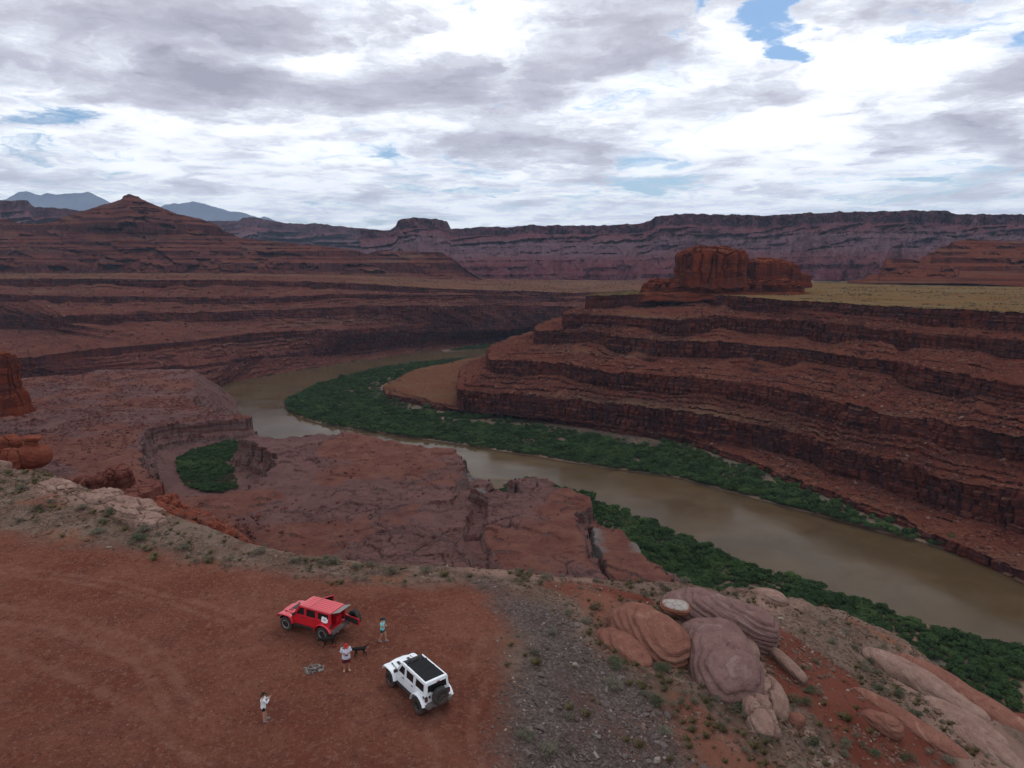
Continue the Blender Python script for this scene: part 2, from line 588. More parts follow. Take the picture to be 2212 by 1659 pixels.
def mesa_mat():
    m, t, b = new_mat('mesa_rock')
    g = t.node('ShaderNodeNewGeometry')
    P = g.outputs['Position']
    nz = t.node('ShaderNodeSeparateXYZ', {0: g.outputs['True Normal']}).outputs[2]
    f = t.attr('frac')
    wob = t.math('ADD', f, t.math('MULTIPLY', t.math('SUBTRACT', t.noise(P, 0.006, 6.0, 0.65), 0.5), 0.26))
    c = t.ramp(wob, [(0.0, (.085, .042, .044)), (0.16, (.095, .055, .06)), (0.24, (.125, .062, .058)), (0.33, (.115, .078, .078)), (0.42, (.135, .112, .112)), (0.50, (.105, .082, .088)), (0.60, (.135, .105, .105)), (0.70, (.125, .068, .064)), (0.80, (.115, .052, .050)), (1.0, (.095, .042, .043))])
    ns = t.noise(t.scale(P, (.006, .006, .07)), 1.0, 6.0, 0.7)
    c = t.mix(t.math('MULTIPLY', t.ss(ns, 0.52, 0.64), 0.5), c, (.055, .036, .044))
    rr = t.noise(P, 0.018, 7.0, 0.7)
    c = t.mix(t.math('MULTIPLY', t.ss(rr, 0.45, 0.65), 0.5), c, (.135, .085, .08))
    c = t.mix(t.math('MULTIPLY', t.ss(t.noise(P, 0.035, 6.0, 0.75), 0.52, 0.62), 0.5), c, (.05, .032, .04))
    steep = t.ss(nz, 0.75, 0.4)
    vs = t.noise(t.scale(P, (.05, .05, .006)), 1.0, 5.0, 0.6)
    c = t.mix(t.math('MULTIPLY', t.math('MULTIPLY', steep, t.ss(vs, 0.42, 0.62)), 0.7), c, (.05, .028, .03))
    fan = t.noise(t.scale(P, (.02, .02, .004)), 1.0, 4.0, 0.6)
    c = t.mix(t.math('MULTIPLY', t.ss(fan, 0.5, 0.68), 0.4), c, (.19, .13, .11))
    c = t.mix(1.0, c, (1.06, .86, .98), 'MULTIPLY')
    gr = t.attr('grass')
    c = t.mix(gr, c, (.045, .055, .03))
    setc(t, b, c, 0.95, 0.0, t.noise(P, 0.05, 6.0, 0.7), 1.0, 8.0, sat=1.15, val=0.72)
    return m


M_mesa = mesa_mat()


def bench_mat():
    m, t, b = new_mat('bench_slickrock')
    g = t.node('ShaderNodeNewGeometry')
    P = g.outputs['Position']
    nz = t.node('ShaderNodeSeparateXYZ', {0: g.outputs['True Normal']}).outputs[2]
    dirt = t.attr('dirt')
    n1 = t.noise(P, 0.05, 6.0, 0.6)
    rock = t.mix(t.ss(n1, 0.35, 0.65), (.118, .064, .060), (.155, .085, .077))
    n2 = t.noise(P, 0.5, 6.0, 0.68)
    rock = t.mix(t.math('MULTIPLY', t.ss(n2, 0.50, 0.68), 0.6), rock, (.085, .045, .043))
    d1 = t.noise(P, 0.09, 5.0, 0.6)
    dcol = t.mix(t.ss(d1, 0.35, 0.65), (.125, .052, .042), (.165, .078, .060))
    d2 = t.noise(P, 0.9, 4.0, 0.7)
    dcol = t.mix(t.math('MULTIPLY', t.ss(d2, 0.60, 0.68), 0.8), dcol, (.07, .034, .03))
    d3 = t.noise(t.vmath('ADD', P, (31.0, 7.0, 0.0)), 0.33, 4.0, 0.65)
    dcol = t.mix(t.math('MULTIPLY', t.ss(d3, 0.62, 0.72), 0.45), dcol, (.13, .12, .06))
    c = t.mix(dirt, rock, dcol)
    steep = t.ss(nz, 0.8, 0.45)
    zb = t.noise(t.scale(P, (.02, .02, .55)), 1.0, 3.0, 0.6)
    cl = t.ramp(zb, [(0.3, (.075, .036, .034)), (0.47, (.13, .062, .055)), (0.56, (.17, .12, .11)), (0.7, (.085, .045, .045))])
    vs = t.noise(t.scale(P, (.25, .25, .03)), 1.0, 5.0, 0.6)
    cl = t.mix(t.math('MULTIPLY', t.ss(vs, 0.5, 0.66), 0.65), cl, (.045, .027, .028))
    c = t.mix(steep, c, cl)
    wp = t.vmath('ADD', P, t.vmath('MULTIPLY', t.noise(P, 0.2, 4.0, 0.6, 0.0, out=1), (6.0, 6.0, 0.0)))
    ve = t.node('ShaderNodeTexVoronoi', {'Vector': t.scale(wp, (.10, .15, .1)), 'Scale': 1.0}, feature='DISTANCE_TO_EDGE')
    jm = t.math('MULTIPLY', t.ss(ve.outputs['Distance'], 0.05, 0.012), t.ss(t.noise(P, 0.06, 4.0), 0.42, 0.56))
    c = t.mix(t.math('MULTIPLY', jm, 0.38), c, (.045, .026, .026))
    gry = t.attr('grey')
    c = t.mix(gry, c, t.mix(n2, (.12, .105, .10), (.21, .185, .175)))
    bmp = t.math('ADD', t.noise(P, 0.6, 7.0, 0.7), t.math('MULTIPLY', d2, 0.4))
    setc(t, b, c, 0.9, 0.02, bmp, 1.0, 0.9, sat=1.08, val=0.82)
    return m


M_bench = bench_mat()


def fore_mat():
    m, t, b = new_mat('overlook_ground')
    g = t.node('ShaderNodeNewGeometry')
    P = g.outputs['Position']
    # red dirt pad with stones, pale dust and wheel streaks
    n1 = t.noise(P, 0.16, 6.0, 0.62)
    d = t.mix(t.ss(n1, 0.32, 0.68), (.135, .050, .036), (.185, .078, .056))
    n2 = t.noise(P, 0.7, 7.0, 0.68)
    d = t.mix(t.math('MULTIPLY', t.ss(n2, 0.52, 0.72), 0.55), d, (.215, .105, .075))
    n2b = t.noise(t.vmath('ADD', P, (3.1, 9.4, 0)), 0.35, 5.0, 0.62)
    d = t.mix(t.math('MULTIPLY', t.ss(n2b, 0.50, 0.68), 0.5), d, (.11, .048, .038))
    n3 = t.noise(P, 3.2, 6.0, 0.85)
    d = t.mix(t.math('MULTIPLY', t.ss(n3, 0.53, 0.60), 0.55), d, (.255, .140, .108))
    n4 = t.noise(t.vmath('ADD', P, (11.0, 3.0, 0)), 2.6, 6.0, 0.85)
    d = t.mix(t.math('MULTIPLY', t.ss(n4, 0.53, 0.61), 0.6), d, (.070, .031, .027))
    n5 = t.noise(t.vmath('ADD', P, (1.0, 33.0, 0)), 7.0, 3.0, 0.7)
    d = t.mix(t.math('MULTIPLY', t.ss(n5, 0.62, 0.68), 0.75), d, (.30, .19, .155))
    tr = t.attr('track')
    tn = t.noise(P, 0.9, 6.0, 0.7)
    d = t.mix(t.math('MULTIPLY', t.math('MULTIPLY', tr, t.ss(tn, 0.38, 0.60)), 0.50), d, (.24, .125, .095))
    # stony fringe at the rim
    f1 = t.noise(P, 0.25, 6.0, 0.65)
    f = t.mix(t.ss(f1, 0.35, 0.65), (.125, .078, .062), (.185, .132, .106))
    f2 = t.noise(P, 1.5, 6.0, 0.72)
    f = t.mix(t.math('MULTIPLY', t.ss(f2, 0.50, 0.60), 0.75), f, (.072, .050, .041))
    f6 = t.noise(t.vmath('ADD', P, (2.0, 44.0, 0)), 2.6, 6.0, 0.8)
    f = t.mix(t.math('MULTIPLY', t.ss(f6, 0.54, 0.61), 0.65), f, (.235, .185, .155))
    f3 = t.noise(t.vmath('ADD', P, (5.0, 17.0, 0)), 0.2, 4.0, 0.6)
    f = t.mix(t.math('MULTIPLY', t.ss(f3, 0.60, 0.70), 0.7), f, (.23, .10, .062))
    f4 = t.noise(t.vmath('ADD', P, (25.0, 1.0, 0)), 0.5, 5.0, 0.7)
    f = t.mix(t.math('MULTIPLY', t.ss(f4, 0.55, 0.7), 0.5), f, (.125, .108, .066))
    # grey shale scree
    v = t.node('ShaderNodeTexVoronoi', {'Vector': P, 'Scale': 4.5})
    s = t.mix(t.ss(t.noise(P, 0.4, 5.0, 0.7), 0.35, 0.65), (.088, .068, .062), (.15, .118, .108))
    s = t.mix(0.45, s, t.mix(v.outputs['Color'], (.055, .045, .043), (.21, .17, .155)))
    s = t.mix(t.math('MULTIPLY', t.ss(v.outputs['Distance'], 0.42, 0.62), 0.5), s, (.05, .034, .03))
    s = t.mix(t.math('MULTIPLY', t.ss(n1, 0.52, 0.66), 0.5), s, (.13, .066, .053))
    # slickrock: pale and orange, cross bedded
    zz = t.noise(t.scale(P, (.12, .12, 2.2)), 1.0, 5.0, 0.6)
    pl = t.mix(zz, (.19, .105, .085), (.30, .215, .175))
    pl = t.mix(t.math('MULTIPLY', t.ss(n2, 0.5, 0.7), 0.5), pl, (.22, .11, .085))
    og = t.mix(zz, (.165, .070, .051), (.235, .115, .085))
    og = t.mix(t.math('MULTIPLY', t.ss(n2, 0.56, 0.72), 0.5), og, (.12, .05, .04))
    rd = t.mix(t.ss(n1, 0.35, 0.65), (.125, .042, .032), (.165, .064, .048))
    rd = t.mix(t.math('MULTIPLY', t.ss(n3, 0.60, 0.70), 0.4), rd, (.23, .13, .10))
    c = f
    c = t.mix(t.attr('red'), c, rd)
    c = t.mix(t.attr('pale'), c, pl)
    c = t.mix(t.attr('orange'), c, og)
    c = t.mix(t.attr('dirt'), c, d)
    c = t.mix(t.attr('gravel'), c, s)
    c = t.mix(t.attr('shelf'), c, t.mix(f1, (.22, .15, .125), (.33, .25, .21)))
    bmp = t.math('ADD', t.math('ADD', t.noise(P, 1.6, 8.0, 0.75), t.math('MULTIPLY', n3, 0.35)), t.math('MULTIPLY', v.outputs['Distance'], t.math('MULTIPLY', t.attr('gravel'), -0.5)))
    setc(t, b, c, 0.95, 0.0, bmp, 1.0, 0.4, sat=1.06, val=1.2)
    return m


M_fore = fore_mat()


def dome_mat(name, c0, c1, band, cap=None, capz=0.6, fq=4.0, axis=(0.30, 0.05, 1.0)):
    m, t, b = new_mat(name)
    g = t.node('ShaderNodeTexCoord')
    P = g.outputs['Object']
    n = t.noise(P, 0.8, 7.0, 0.65)
    c = t.mix(t.ss(n, 0.3, 0.7), c0, c1)
    wv = t.noise(P, 0.5, 3.0, 0.5)
    q = t.math('ADD', t.vmath('DOT_PRODUCT', P, axis, out=1), t.math('MULTIPLY', wv, 0.35))
    lines = t.noise(t.node('ShaderNodeCombineXYZ', {0: 0.0, 1: 0.0, 2: t.math('MULTIPLY', q, fq)}).outputs[0], 1.0, 4.0, 0.75)
    patch = t.ss(t.noise(P, 0.45, 5.0, 0.65), 0.40, 0.60)
    c = t.mix(t.math('MULTIPLY', t.math('MULTIPLY', t.ss(lines, 0.52, 0.58), patch), 0.55), c, band)
    pit = t.noise(t.vmath('ADD', P, (9.0, 2.0, 4.0)), 1.6, 6.0, 0.75)
    c = t.mix(t.math('MULTIPLY', t.ss(pit, 0.53, 0.66), 0.55), c, tuple(x * 0.62 for x in c0))
    c = t.mix(t.math('MULTIPLY', t.ss(pit, 0.44, 0.34), 0.35), c, tuple(min(1, x * 1.3) for x in c1))
    c = t.mix(t.math('MULTIPLY', t.ss(lines, 0.42, 0.34), 0.6), c, tuple(x * 0.5 for x in c0))
    sp_ = t.noise(P, 5.0, 4.0, 0.75)
    c = t.mix(t.math('MULTIPLY', t.ss(sp_, 0.58, 0.72), 0.4), c, tuple(x * 0.55 for x in c0))
    if cap:
        z = t.node('ShaderNodeSeparateXYZ', {0: P}).outputs[2]
        v = t.node('ShaderNodeTexVoronoi', {'Vector': P, 'Scale': 1.7}, feature='DISTANCE_TO_EDGE')
        cc = t.mix(t.ss(t.math('ADD', v.outputs['Distance'], t.math('MULTIPLY', sp_, 0.05)), 0.03, 0.09), (.20, .155, .13), cap)
        c = t.mix(t.ss(t.math('ADD', z, t.math('MULTIPLY', n, 0.16)), capz, capz + 0.10), c, cc)
    bmp = t.math('ADD', lines, t.math('MULTIPLY', t.noise(P, 2.5, 7.0, 0.7), 0.7))
    setc(t, b, c, 0.9, 0.03, bmp, 1.0, 0.4, sat=1.05, val=1.08)
    return m


M_dome_orange = dome_mat('orange_sandstone', (.165, .074, .056), (.215, .104, .080), (.34, .20, .15))
M_dome_purple = dome_mat('purple_sandstone', (.150, .088, .081), (.195, .120, .109), (.31, .225, .21))
M_dome_tan = dome_mat('tan_sandstone', (.20, .12, .098), (.27, .18, .148), (.34, .25, .215))
M_disc = dome_mat('white_capped_sandstone', (.17, .065, .045), (.22, .10, .07), (.36, .26, .21), cap=(.33, .30, .275), capz=0.30)
M_redrock = dome_mat('red_sandstone', (.125, .038, .027), (.18, .062, .042), (.21, .10, .07), fq=1.5)
M_darkred = dome_mat('dark_red_sandstone', (.095, .036, .030), (.145, .058, .046), (.17, .085, .066), fq=1.5)
M_butte_red = canyon_mat('red_butte_rock', cliff=((.155, .050, .036), (.20, .070, .048), (.12, .044, .036)), slope=((.17, .062, .045), (.22, .09, .062)), zs=1.2, pale_amt=0.1, varn_amt=0.55, val=0.68)
M_stepped = canyon_mat('stepped_mesa_rock', cliff=((.12, .044, .036), (.16, .060, .046), (.10, .040, .036)), slope=((.15, .058, .044), (.19, .085, .062)), zs=0.9, pale_amt=0.15, varn_amt=0.6, val=0.58, band=0.8)


def stone_mat(name, a, b_, third=None):
    m, t, b = new_mat(name)
    oi = t.node('ShaderNodeObjectInfo')
    g = t.node('ShaderNodeTexCoord')
    n = t.noise(g.outputs['Object'], 2.0, 5.0, 0.7)
    c = t.mix(oi.outputs['Random'], a, b_)
    if third:
        c = t.mix(t.math('GREATER_THAN', oi.outputs['Random'], 0.955), c, third)
    c = t.mix(t.math('MULTIPLY', t.ss(n, 0.45, 0.7), 0.45), c, tuple(x * 0.6 for x in a))
    setc(t, b, c, 0.95, 0.02, n, 0.5, 0.1, sat=1.1, val=0.85)
    return m


M_stone_grey = stone_mat('shale_stone', (.075, .058, .053), (.17, .14, .13), (.26, .215, .19))
M_stone_red = stone_mat('red_stone', (.105, .046, .037), (.21, .11, .082), (.30, .19, .15))
M_block = stone_mat('talus_block', (.070, .032, .028), (.140, .066, .052), (.21, .125, .10))
M_boulder = stone_mat('boulder_rock', (.085, .038, .035), (.15, .066, .055))
M_firestone = stone_mat('pale_grey_stone', (.15, .125, .115), (.30, .26, .24))


def leaf_mat(name, a, b_, c3=None, br=(.10, .075, .05)):
    m, t, b = new_mat(name)
    oi = t.node('ShaderNodeObjectInfo')
    g = t.node('ShaderNodeNewGeometry')
    P = g.outputs['Position']
    n = t.noise(P, 0.045, 4.0, 0.6)
    c = t.mix(t.math('ADD', t.math('MULTIPLY', oi.outputs['Random'], 0.55), t.math('MULTIPLY', t.ss(n, 0.3, 0.7), 0.45)), a, b_)
    if c3:
        c = t.mix(t.math('MULTIPLY', t.ss(n, 0.52, 0.66), 0.55), c, c3)
    isl = g.outputs['Random Per Island']
    c = t.mix(t.math('MULTIPLY', isl, 0.35), c, tuple(x * 1.7 for x in b_))
    setc(t, b, c, 0.85, 0.0)
    return m


M_tamarisk = leaf_mat('tamarisk_leaf', (.017, .030, .015), (.030, .053, .019), (.058, .078, .026))
M_dead = leaf_mat('dead_brush', (.060, .052, .048), (.090, .080, .070))
M_sage = leaf_mat('sage_leaf', (.058, .056, .040), (.105, .096, .070))
M_greenshrub = leaf_mat('green_shrub_leaf', (.034, .040, .025), (.060, .066, .040))
M_drygrass = leaf_mat('dry_grass', (.105, .088, .045), (.165, .135, .070))
M_twig = simple('twig_bark', (.085, .062, .048), 0.9, 0.1)


def water_mat():
    m, t, b = new_mat('muddy_water')
    g = t.node('ShaderNodeNewGeometry')
    P = g.outputs['Position']
    n = t.noise(t.vmath('ADD', P, t.vmath('MULTIPLY', t.noise(P, 0.02, 3.0, 0.5, 0.0, out=1), (60.0, 60.0, 0.0))), 0.02, 6.0, 0.65)
    c = t.mix(t.ss(n, 0.36, 0.64), (.056, .036, .018), (.076, .049, .026))
    setc(t, b, c, t.ss(t.noise(P, 0.03, 3.0), 0.35, 0.65, 0.08, 0.18), 0.10)
    b.inputs['IOR'].default_value = 1.33
    r1 = t.noise(t.scale(P, (.7, .35, 1)), 1.0, 4.0, 0.6)
    r2 = t.noise(P, 0.05, 3.0, 0.5)
    bn = t.node('ShaderNodeBump', {'Strength': 0.10, 'Distance': 0.15, 'Height': t.math('ADD', r1, t.math('MULTIPLY', r2, 1.2))})
    t.L.new(bn.outputs[0], b.inputs['Normal'])
    return m


M_water = water_mat()


def flood_mat():
    m, t, b = new_mat('floodplain_soil')
    g = t.node('ShaderNodeNewGeometry')
    P = g.outputs['Position']
    n = t.noise(P, 0.03, 6.0, 0.65)
    c = t.mix(t.ss(n, 0.35, 0.65), (.085, .066, .052), (.17, .105, .072))
    n2 = t.noise(P, 0.4, 5.0, 0.7)
    c = t.mix(t.math('MULTIPLY', t.ss(n2, 0.45, 0.65), 0.6), c, (.055, .06, .035))
    setc(t, b, c, 0.95, 0.1, n2, 0.6, 0.5)
    return m


M_flood = flood_mat()


def mountain_mat():
    m, t, b = new_mat('far_mountain_rock')
    g = t.node('ShaderNodeNewGeometry')
    P = g.outputs['Position']
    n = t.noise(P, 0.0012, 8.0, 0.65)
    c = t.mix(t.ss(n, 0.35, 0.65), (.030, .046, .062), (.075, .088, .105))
    setc(t, b, c, 0.95, 0.05)
    return m


M_mount = mountain_mat()


def plain_mat():
    m, t, b = new_mat('desert_plain_soil')
    g = t.node('ShaderNodeNewGeometry')
    P = g.outputs['Position']
    n = t.noise(P, 0.006, 7.0, 0.65)
    c = t.mix(t.ss(n, 0.35, 0.65), (.13, .07, .055), (.21, .15, .10))
    n2 = t.noise(P, 0.05, 5.0, 0.7)
    c = t.mix(t.math('MULTIPLY', t.ss(n2, 0.48, 0.66), 0.6), c, (.075, .07, .05))
    setc(t, b, c, 0.95, 0.05, n2, 0.4, 2.0)
    return m


M_plain = plain_mat()


# ------------------------------------------------------------------ terrain: canyon walls built from their ledge lines
def loft(name, C, segs, mat, outward, butt=(45.0, 5.0), seed=1, colw=(5.0, 11.0), hl=5.5, grass_seg=(), slope_amp=1.0, detail=1.0):
    """C: contour lines from the rim down to the foot (nt,3). segs: per gap ('cliff'|'slope', rows, number of small ledges)"""
    rows, cm, gr = [], [], []
    nt = len(C[0])
    mid = C[len(C) // 2]
    arc = np.concatenate([[0], np.cumsum(np.hypot(np.diff(mid[:, 0]), np.diff(mid[:, 1])))])
    for k, (kind, n, nled) in enumerate(segs):
        A, B = C[k], C[k + 1]
        w_ = np.linspace(0, 1, n)[:, None]
        if k > 0:
            w_ = w_[1:]
        if kind == 'slope' and nled:
            # each small ledge: a gentle tread, then a riser
            st = np.clip(w_ * nled, 0, nled - 1e-6)
            i = np.floor(st)
            f = st - i
            wob = vn2(arc[None, :] / 35.0 + 0 * i, i * 7.7 + k * 3.3, seed + 5)
            tr = 0.60 + 0.22 * wob
            hs = np.where(f < tr, f / tr * 0.96, 0.96 + (f - tr) / (1 - tr) * 0.04)
            gs = np.where(f < tr, f / tr * 0.42, 0.42 + (f - tr) / (1 - tr) * 0.58)
            mm = sst(vn2(arc[None, :] / 40.0 + i * 3.1, i * 1.7 + k * 9.1, seed + 9), 0.28, 0.46)
            hs, gs = (i + hs) / nled, (i + gs) / nled
            hh = w_ * (1 - mm) + hs * mm
            gg = w_ * (1 - mm) + gs * mm
            cmr = np.where(f >= tr, mm, 0.0)
        else:
            hh = np.repeat(w_, nt, 1)
            gg = hh
            cmr = np.full(hh.shape, 1.0 if kind == 'cliff' else 0.0)
        P_ = np.empty(hh.shape + (3,))
        for c in (0, 1):
            P_[..., c] = A[None, :, c] * (1 - hh) + B[None, :, c] * hh
        P_[..., 2] = A[None, :, 2] * (1 - gg) + B[None, :, 2] * gg
        rows.append(P_)
        cm.append(cmr)
        gv = grass_seg[k] if (isinstance(grass_seg, dict) and k in grass_seg) else (1.0 if k in grass_seg else 0.0)
        gr.append(np.zeros(hh.shape) + gv)
    P_ = np.concatenate(rows)
    CM = np.concatenate(cm)
    GR = np.concatenate(gr)
    # outward direction along the wall
    tx, ty = np.gradient(mid[:, 0]), np.gradient(mid[:, 1])
    L = np.hypot(tx, ty) + 1e-9
    nx, ny = ty / L, -tx / L
    if np.median(nx * outward[0] + ny * outward[1]) < 0:
        nx, ny = -nx, -ny
    k = np.ones(41) / 41
    nx, ny = np.convolve(np.pad(nx, 20, mode='edge'), k, 'valid'), np.convolve(np.pad(ny, 20, mode='edge'), k, 'valid')
    a = np.repeat(arc[None, :], len(P_), 0)
    Z = P_[..., 2]
    bw, ba = butt
    D = ba * fbm(a / bw, Z / (bw * 1.3) + 3.0, seed, 4) + 0.38 * ba * fbm(a / (bw * .28), Z / (bw * .5), seed + 3, 4)
    # jointed blocks on the cliff faces
    layer = np.floor(Z / hl + 0.8 * fbm(a / 60.0, Z * 0 + 2.0, seed + 4, 2)).astype(np.int64)
    lw = colw[0] + (colw[1] - colw[0]) * hash1(layer, 3, seed)
    q = a / lw + 9.0 * hash1(layer, 5, seed) + 0.35 * fbm(a / 9.0, Z / 20.0, seed + 6, 2)
    ci = np.floor(q).astype(np.int64)
    f = q - ci
    blk = (hash1(ci, layer, seed + 7) - 0.5) * 3.0
    edge = np.minimum(f, 1 - f) * lw
    crack = -2.8 * np.exp(-(edge / 0.8) ** 2) * (0.3 + hash1(ci, layer, seed + 11))
    bed = (hash1(np.floor(Z / 1.7 + 0.5 * fbm(a / 30.0, Z / 9.0, seed + 8, 2)).astype(np.int64), 0, seed + 13) - 0.5) * 1.1
    rough = fbm3(P_[..., 0] / 4.0, P_[..., 1] / 4.0, Z / 4.0, seed + 15, 4) * 0.9
    D = D + detail * CM * (blk + crack + bed + rough)
    X = P_[..., 0] + nx[None, :] * D
    Y = P_[..., 1] + ny[None, :] * D
    S = (1 - CM) * (1 - 0.6 * GR)
    gul = np.abs(fbm(a / 26.0, Z / 90.0, seed + 17, 4))
    Z = Z + slope_amp * S * (1.6 * fbm(X / 16.0, Y / 16.0, seed + 19, 4) + 1.1 * np.abs(fbm(X / 5.0, Y / 5.0, seed + 21, 4)) + 0.5 * fbm(X / 1.8, Y / 1.8, seed + 23, 2) + (0.18 - gul) * 4.5)
    o = grid_mesh(name, X, Y, Z, mat, False, {'grass': GR})
    tag(o, kind='structure')
    return o, (X, Y, Z, CM, GR)


def PX(lst, z):
    return [at(u, v, z) for (u, v) in lst]


def lower(Cc, h, out=(0, 0)):
    B = Cc.copy()
    B[:, 2] -= h
    B[:, 0] += out[0]
    B[:, 1] += out[1]
    return B


# --- right wall of the canyon, with the grassy plateau on top
NS = [140, 1150, 150]
def rc(hidden, px, z, ext, k=1.0):
    main = PX(px, z)
    pts = [(x * k, y * k, z) for (x, y) in hidden] + main + [(x * k, y * k, z) for (x, y) in ext]
    return resample(pts, [0, len(hidden), len(hidden) + len(main) - 1, len(pts) - 1], NS, smooth=4)


rE = rc([(430, 1240), (240, 1130), (130, 1000)], [(1262, 639), (1475, 634), (1575, 639), (1741, 651), (1941, 662), (2212, 675)], -24, [(590, 420), (690, 160), (740, -60)])
rD = rc([(425, 1255), (225, 1150), (105, 1010)], [(1214, 679), (1290, 680), (1370, 685), (1474, 690), (1568, 685), (1708, 692), (1808, 703), (2008, 721), (2212, 735)], -46, [(545, 380), (640, 150), (690, -60)], 1.06)
rC = rc([(420, 1268), (205, 1170), (70, 1000), (35, 900)], [(1157, 715), (1270, 719), (1337, 728), (1474, 735), (1568, 737), (1741, 755), (1908, 778), (2212, 832)], -68, [(440, 330), (560, 140), (620, -60)], 1.095)
rB = rc([(415, 1280), (190, 1185), (30, 1000), (-30, 830)], [(1054, 779), (1204, 785), (1304, 799), (1475, 816), (1608, 829), (1775, 862), (1841, 882), (1975, 902), (2212, 945)], -97, [(400, 290), (500, 130), (560, -60)], 1.163)
rA = rc([(410, 1292), (175, 1200), (0, 1010), (-60, 800)], [(984, 843), (1104, 855), (1237, 864), (1475, 893), (1675, 928), (1735, 944), (1841, 978), (1908, 991), (2041, 1031), (2212, 1078)], -129, [(330, 230), (420, 110), (490, -60)], 1.234)
rF = rc([(405, 1305), (160, 1215), (-40, 1030), (-135, 870)], [(823, 834), (834, 853), (951, 878), (1171, 901), (1475, 949), (1675, 1017), (1828, 1073), (1958, 1120), (2125, 1203), (2230, 1246)], -154.5, [(262, 230), (330, 110), (400, -60)], 1.25)
rBack = resample([(490, 1330, -24), (430, 1338, -24), (380, 1340, -24), (700, 1480, -24), (1100, 1560, -24), (1700, 1500, -24), (1900, 900, -24), (2000, -60, -24)], [0, 2, 5, 7], NS, smooth=2)
outdir = (-0.8, -0.6)
def vary(Cc, seed, lo=.62):
    a_ = np.concatenate([[0], np.cumsum(np.hypot(np.diff(Cc[:, 0]), np.diff(Cc[:, 1])))])
    t_ = sst(fbm(a_ / 70.0, a_ * 0, seed, 4), -.45, .25)
    return lo + (1.08 - lo) * t_


_cs = [500]
def cl(Cc, h, lo=.62):
    _cs[0] += 13
    B = lower(Cc, 0.0, (-0.8, -0.9))
    B[:, 2] -= np.minimum(h, h * vary(Cc, _cs[0], lo))
    return B

right_wall, RW = loft('canyon_wall', [rBack, rE, cl(rE, 18), rD, cl(rD, 20), rC, cl(rC, 20), rB, cl(rB, 19), rA, cl(rA, 24, .92), rF, cl(rF, 8)],
                      [('slope', 26, 0), ('cliff', 17, 0), ('slope', 18, 3), ('cliff', 20, 0), ('slope', 18, 3), ('cliff', 20, 0), ('slope', 30, 5), ('cliff', 19, 0), ('slope', 28, 4), ('cliff', 22, 0), ('slope', 20, 3), ('cliff', 9, 0)],
                      M_canyon, outdir, butt=(60.0, 8.0), seed=11, grass_seg={0: 1.0, 10: (0.30 * sst(np.arange(sum(NS)), 40, 120) * sst(np.arange(sum(NS)), 620, 380))[None, :]})

# --- left wall across the river
NL = [1050]
def lc(spec):
    pts = []
    for s_ in spec:
        if s_[0] == 'w':
            pts.append(s_[1:])
        else:
            pts.append(at_y(*s_))
    return resample(pts, [0, len(pts) - 1], NL, smooth=4)


lBack = lc([('w', -2912, 1680, -7.4), (0, 588, 1904), (333, 588, 1882), (733, 592, 1960), (1040, 603, 2072), (1237, 606, 2240), ('w', 784, 2352, -45.4), ('w', 1344, 2352, -45.4)])
lR = lc([('w', -2185, 1322, -12.8), (-150, 602, 1438), (0, 602, 1451), (150, 601, 1380), (333, 604, 1401), (560, 606, 1426), (733, 610, 1481), (937, 623, 1571), (1237, 632, 1681), ('w', 437, 1794, -56.5), ('w', 1035, 1897, -56.5)])
l2 = lc([('w', -2047, 1170, -36.8), (-150, 636, 1264), (0, 635, 1273), (120, 640, 1269), (213, 642, 1228), (500, 645, 1323), (733, 635, 1395), (1070, 637, 1527), (1260, 645, 1629), ('w', 410, 1743, -69.6), ('w', 994, 1849, -69.6)])
l3 = lc([('w', -1785, 1071, -59.3), (-150, 690, 1190), (30, 688, 1226), (100, 690, 1178), (135, 682, 1107), (330, 677, 1190), (567, 672, 1294), (737, 663, 1339), (1000, 661, 1476), (1237, 662, 1583), ('w', 381, 1702, -85.5), ('w', 952, 1821, -85.5)])
l4 = lc([('w', -1452, 774, -94.6), (-150, 790, 823), (43, 775, 867), (187, 755, 922), (433, 735, 1040), (567, 719, 1171), (737, 712, 1290), (970, 702, 1465), (1220, 696, 1573), ('w', 363, 1682, -111.5), ('w', 920, 1803, -111.5)])
l5 = lc([('w', -1414, 726, -113.8), (-150, 815, 834), (43, 812, 867), (200, 805, 913), (433, 789, 987), (600, 768, 1147), (737, 760, 1304), (980, 736, 1497), (1160, 726, 1600), ('w', 338, 1660, -140.8), ('w', 886, 1784, -140.8)])
lF = lc([('w', -1366, 670, -123.8), (-150, 850, 733), (100, 840, 776), (280, 842, 819), (423, 864, 904), (500, 829, 1021), (633, 805, 1124), (737, 785, 1227), (980, 757, 1405), (1154, 744, 1507), ('w', 310, 1645, -161.6), ('w', 869, 1769, -161.6)])


def cl2(Cc, h0, h1):
    B = Cc.copy()
    _cs[0] += 13
    B[:, 2] -= np.linspace(h0, h1, len(B)) * vary(Cc, _cs[0])
    B[:, 0] += 0.6
    B[:, 1] -= 1.0
    return B


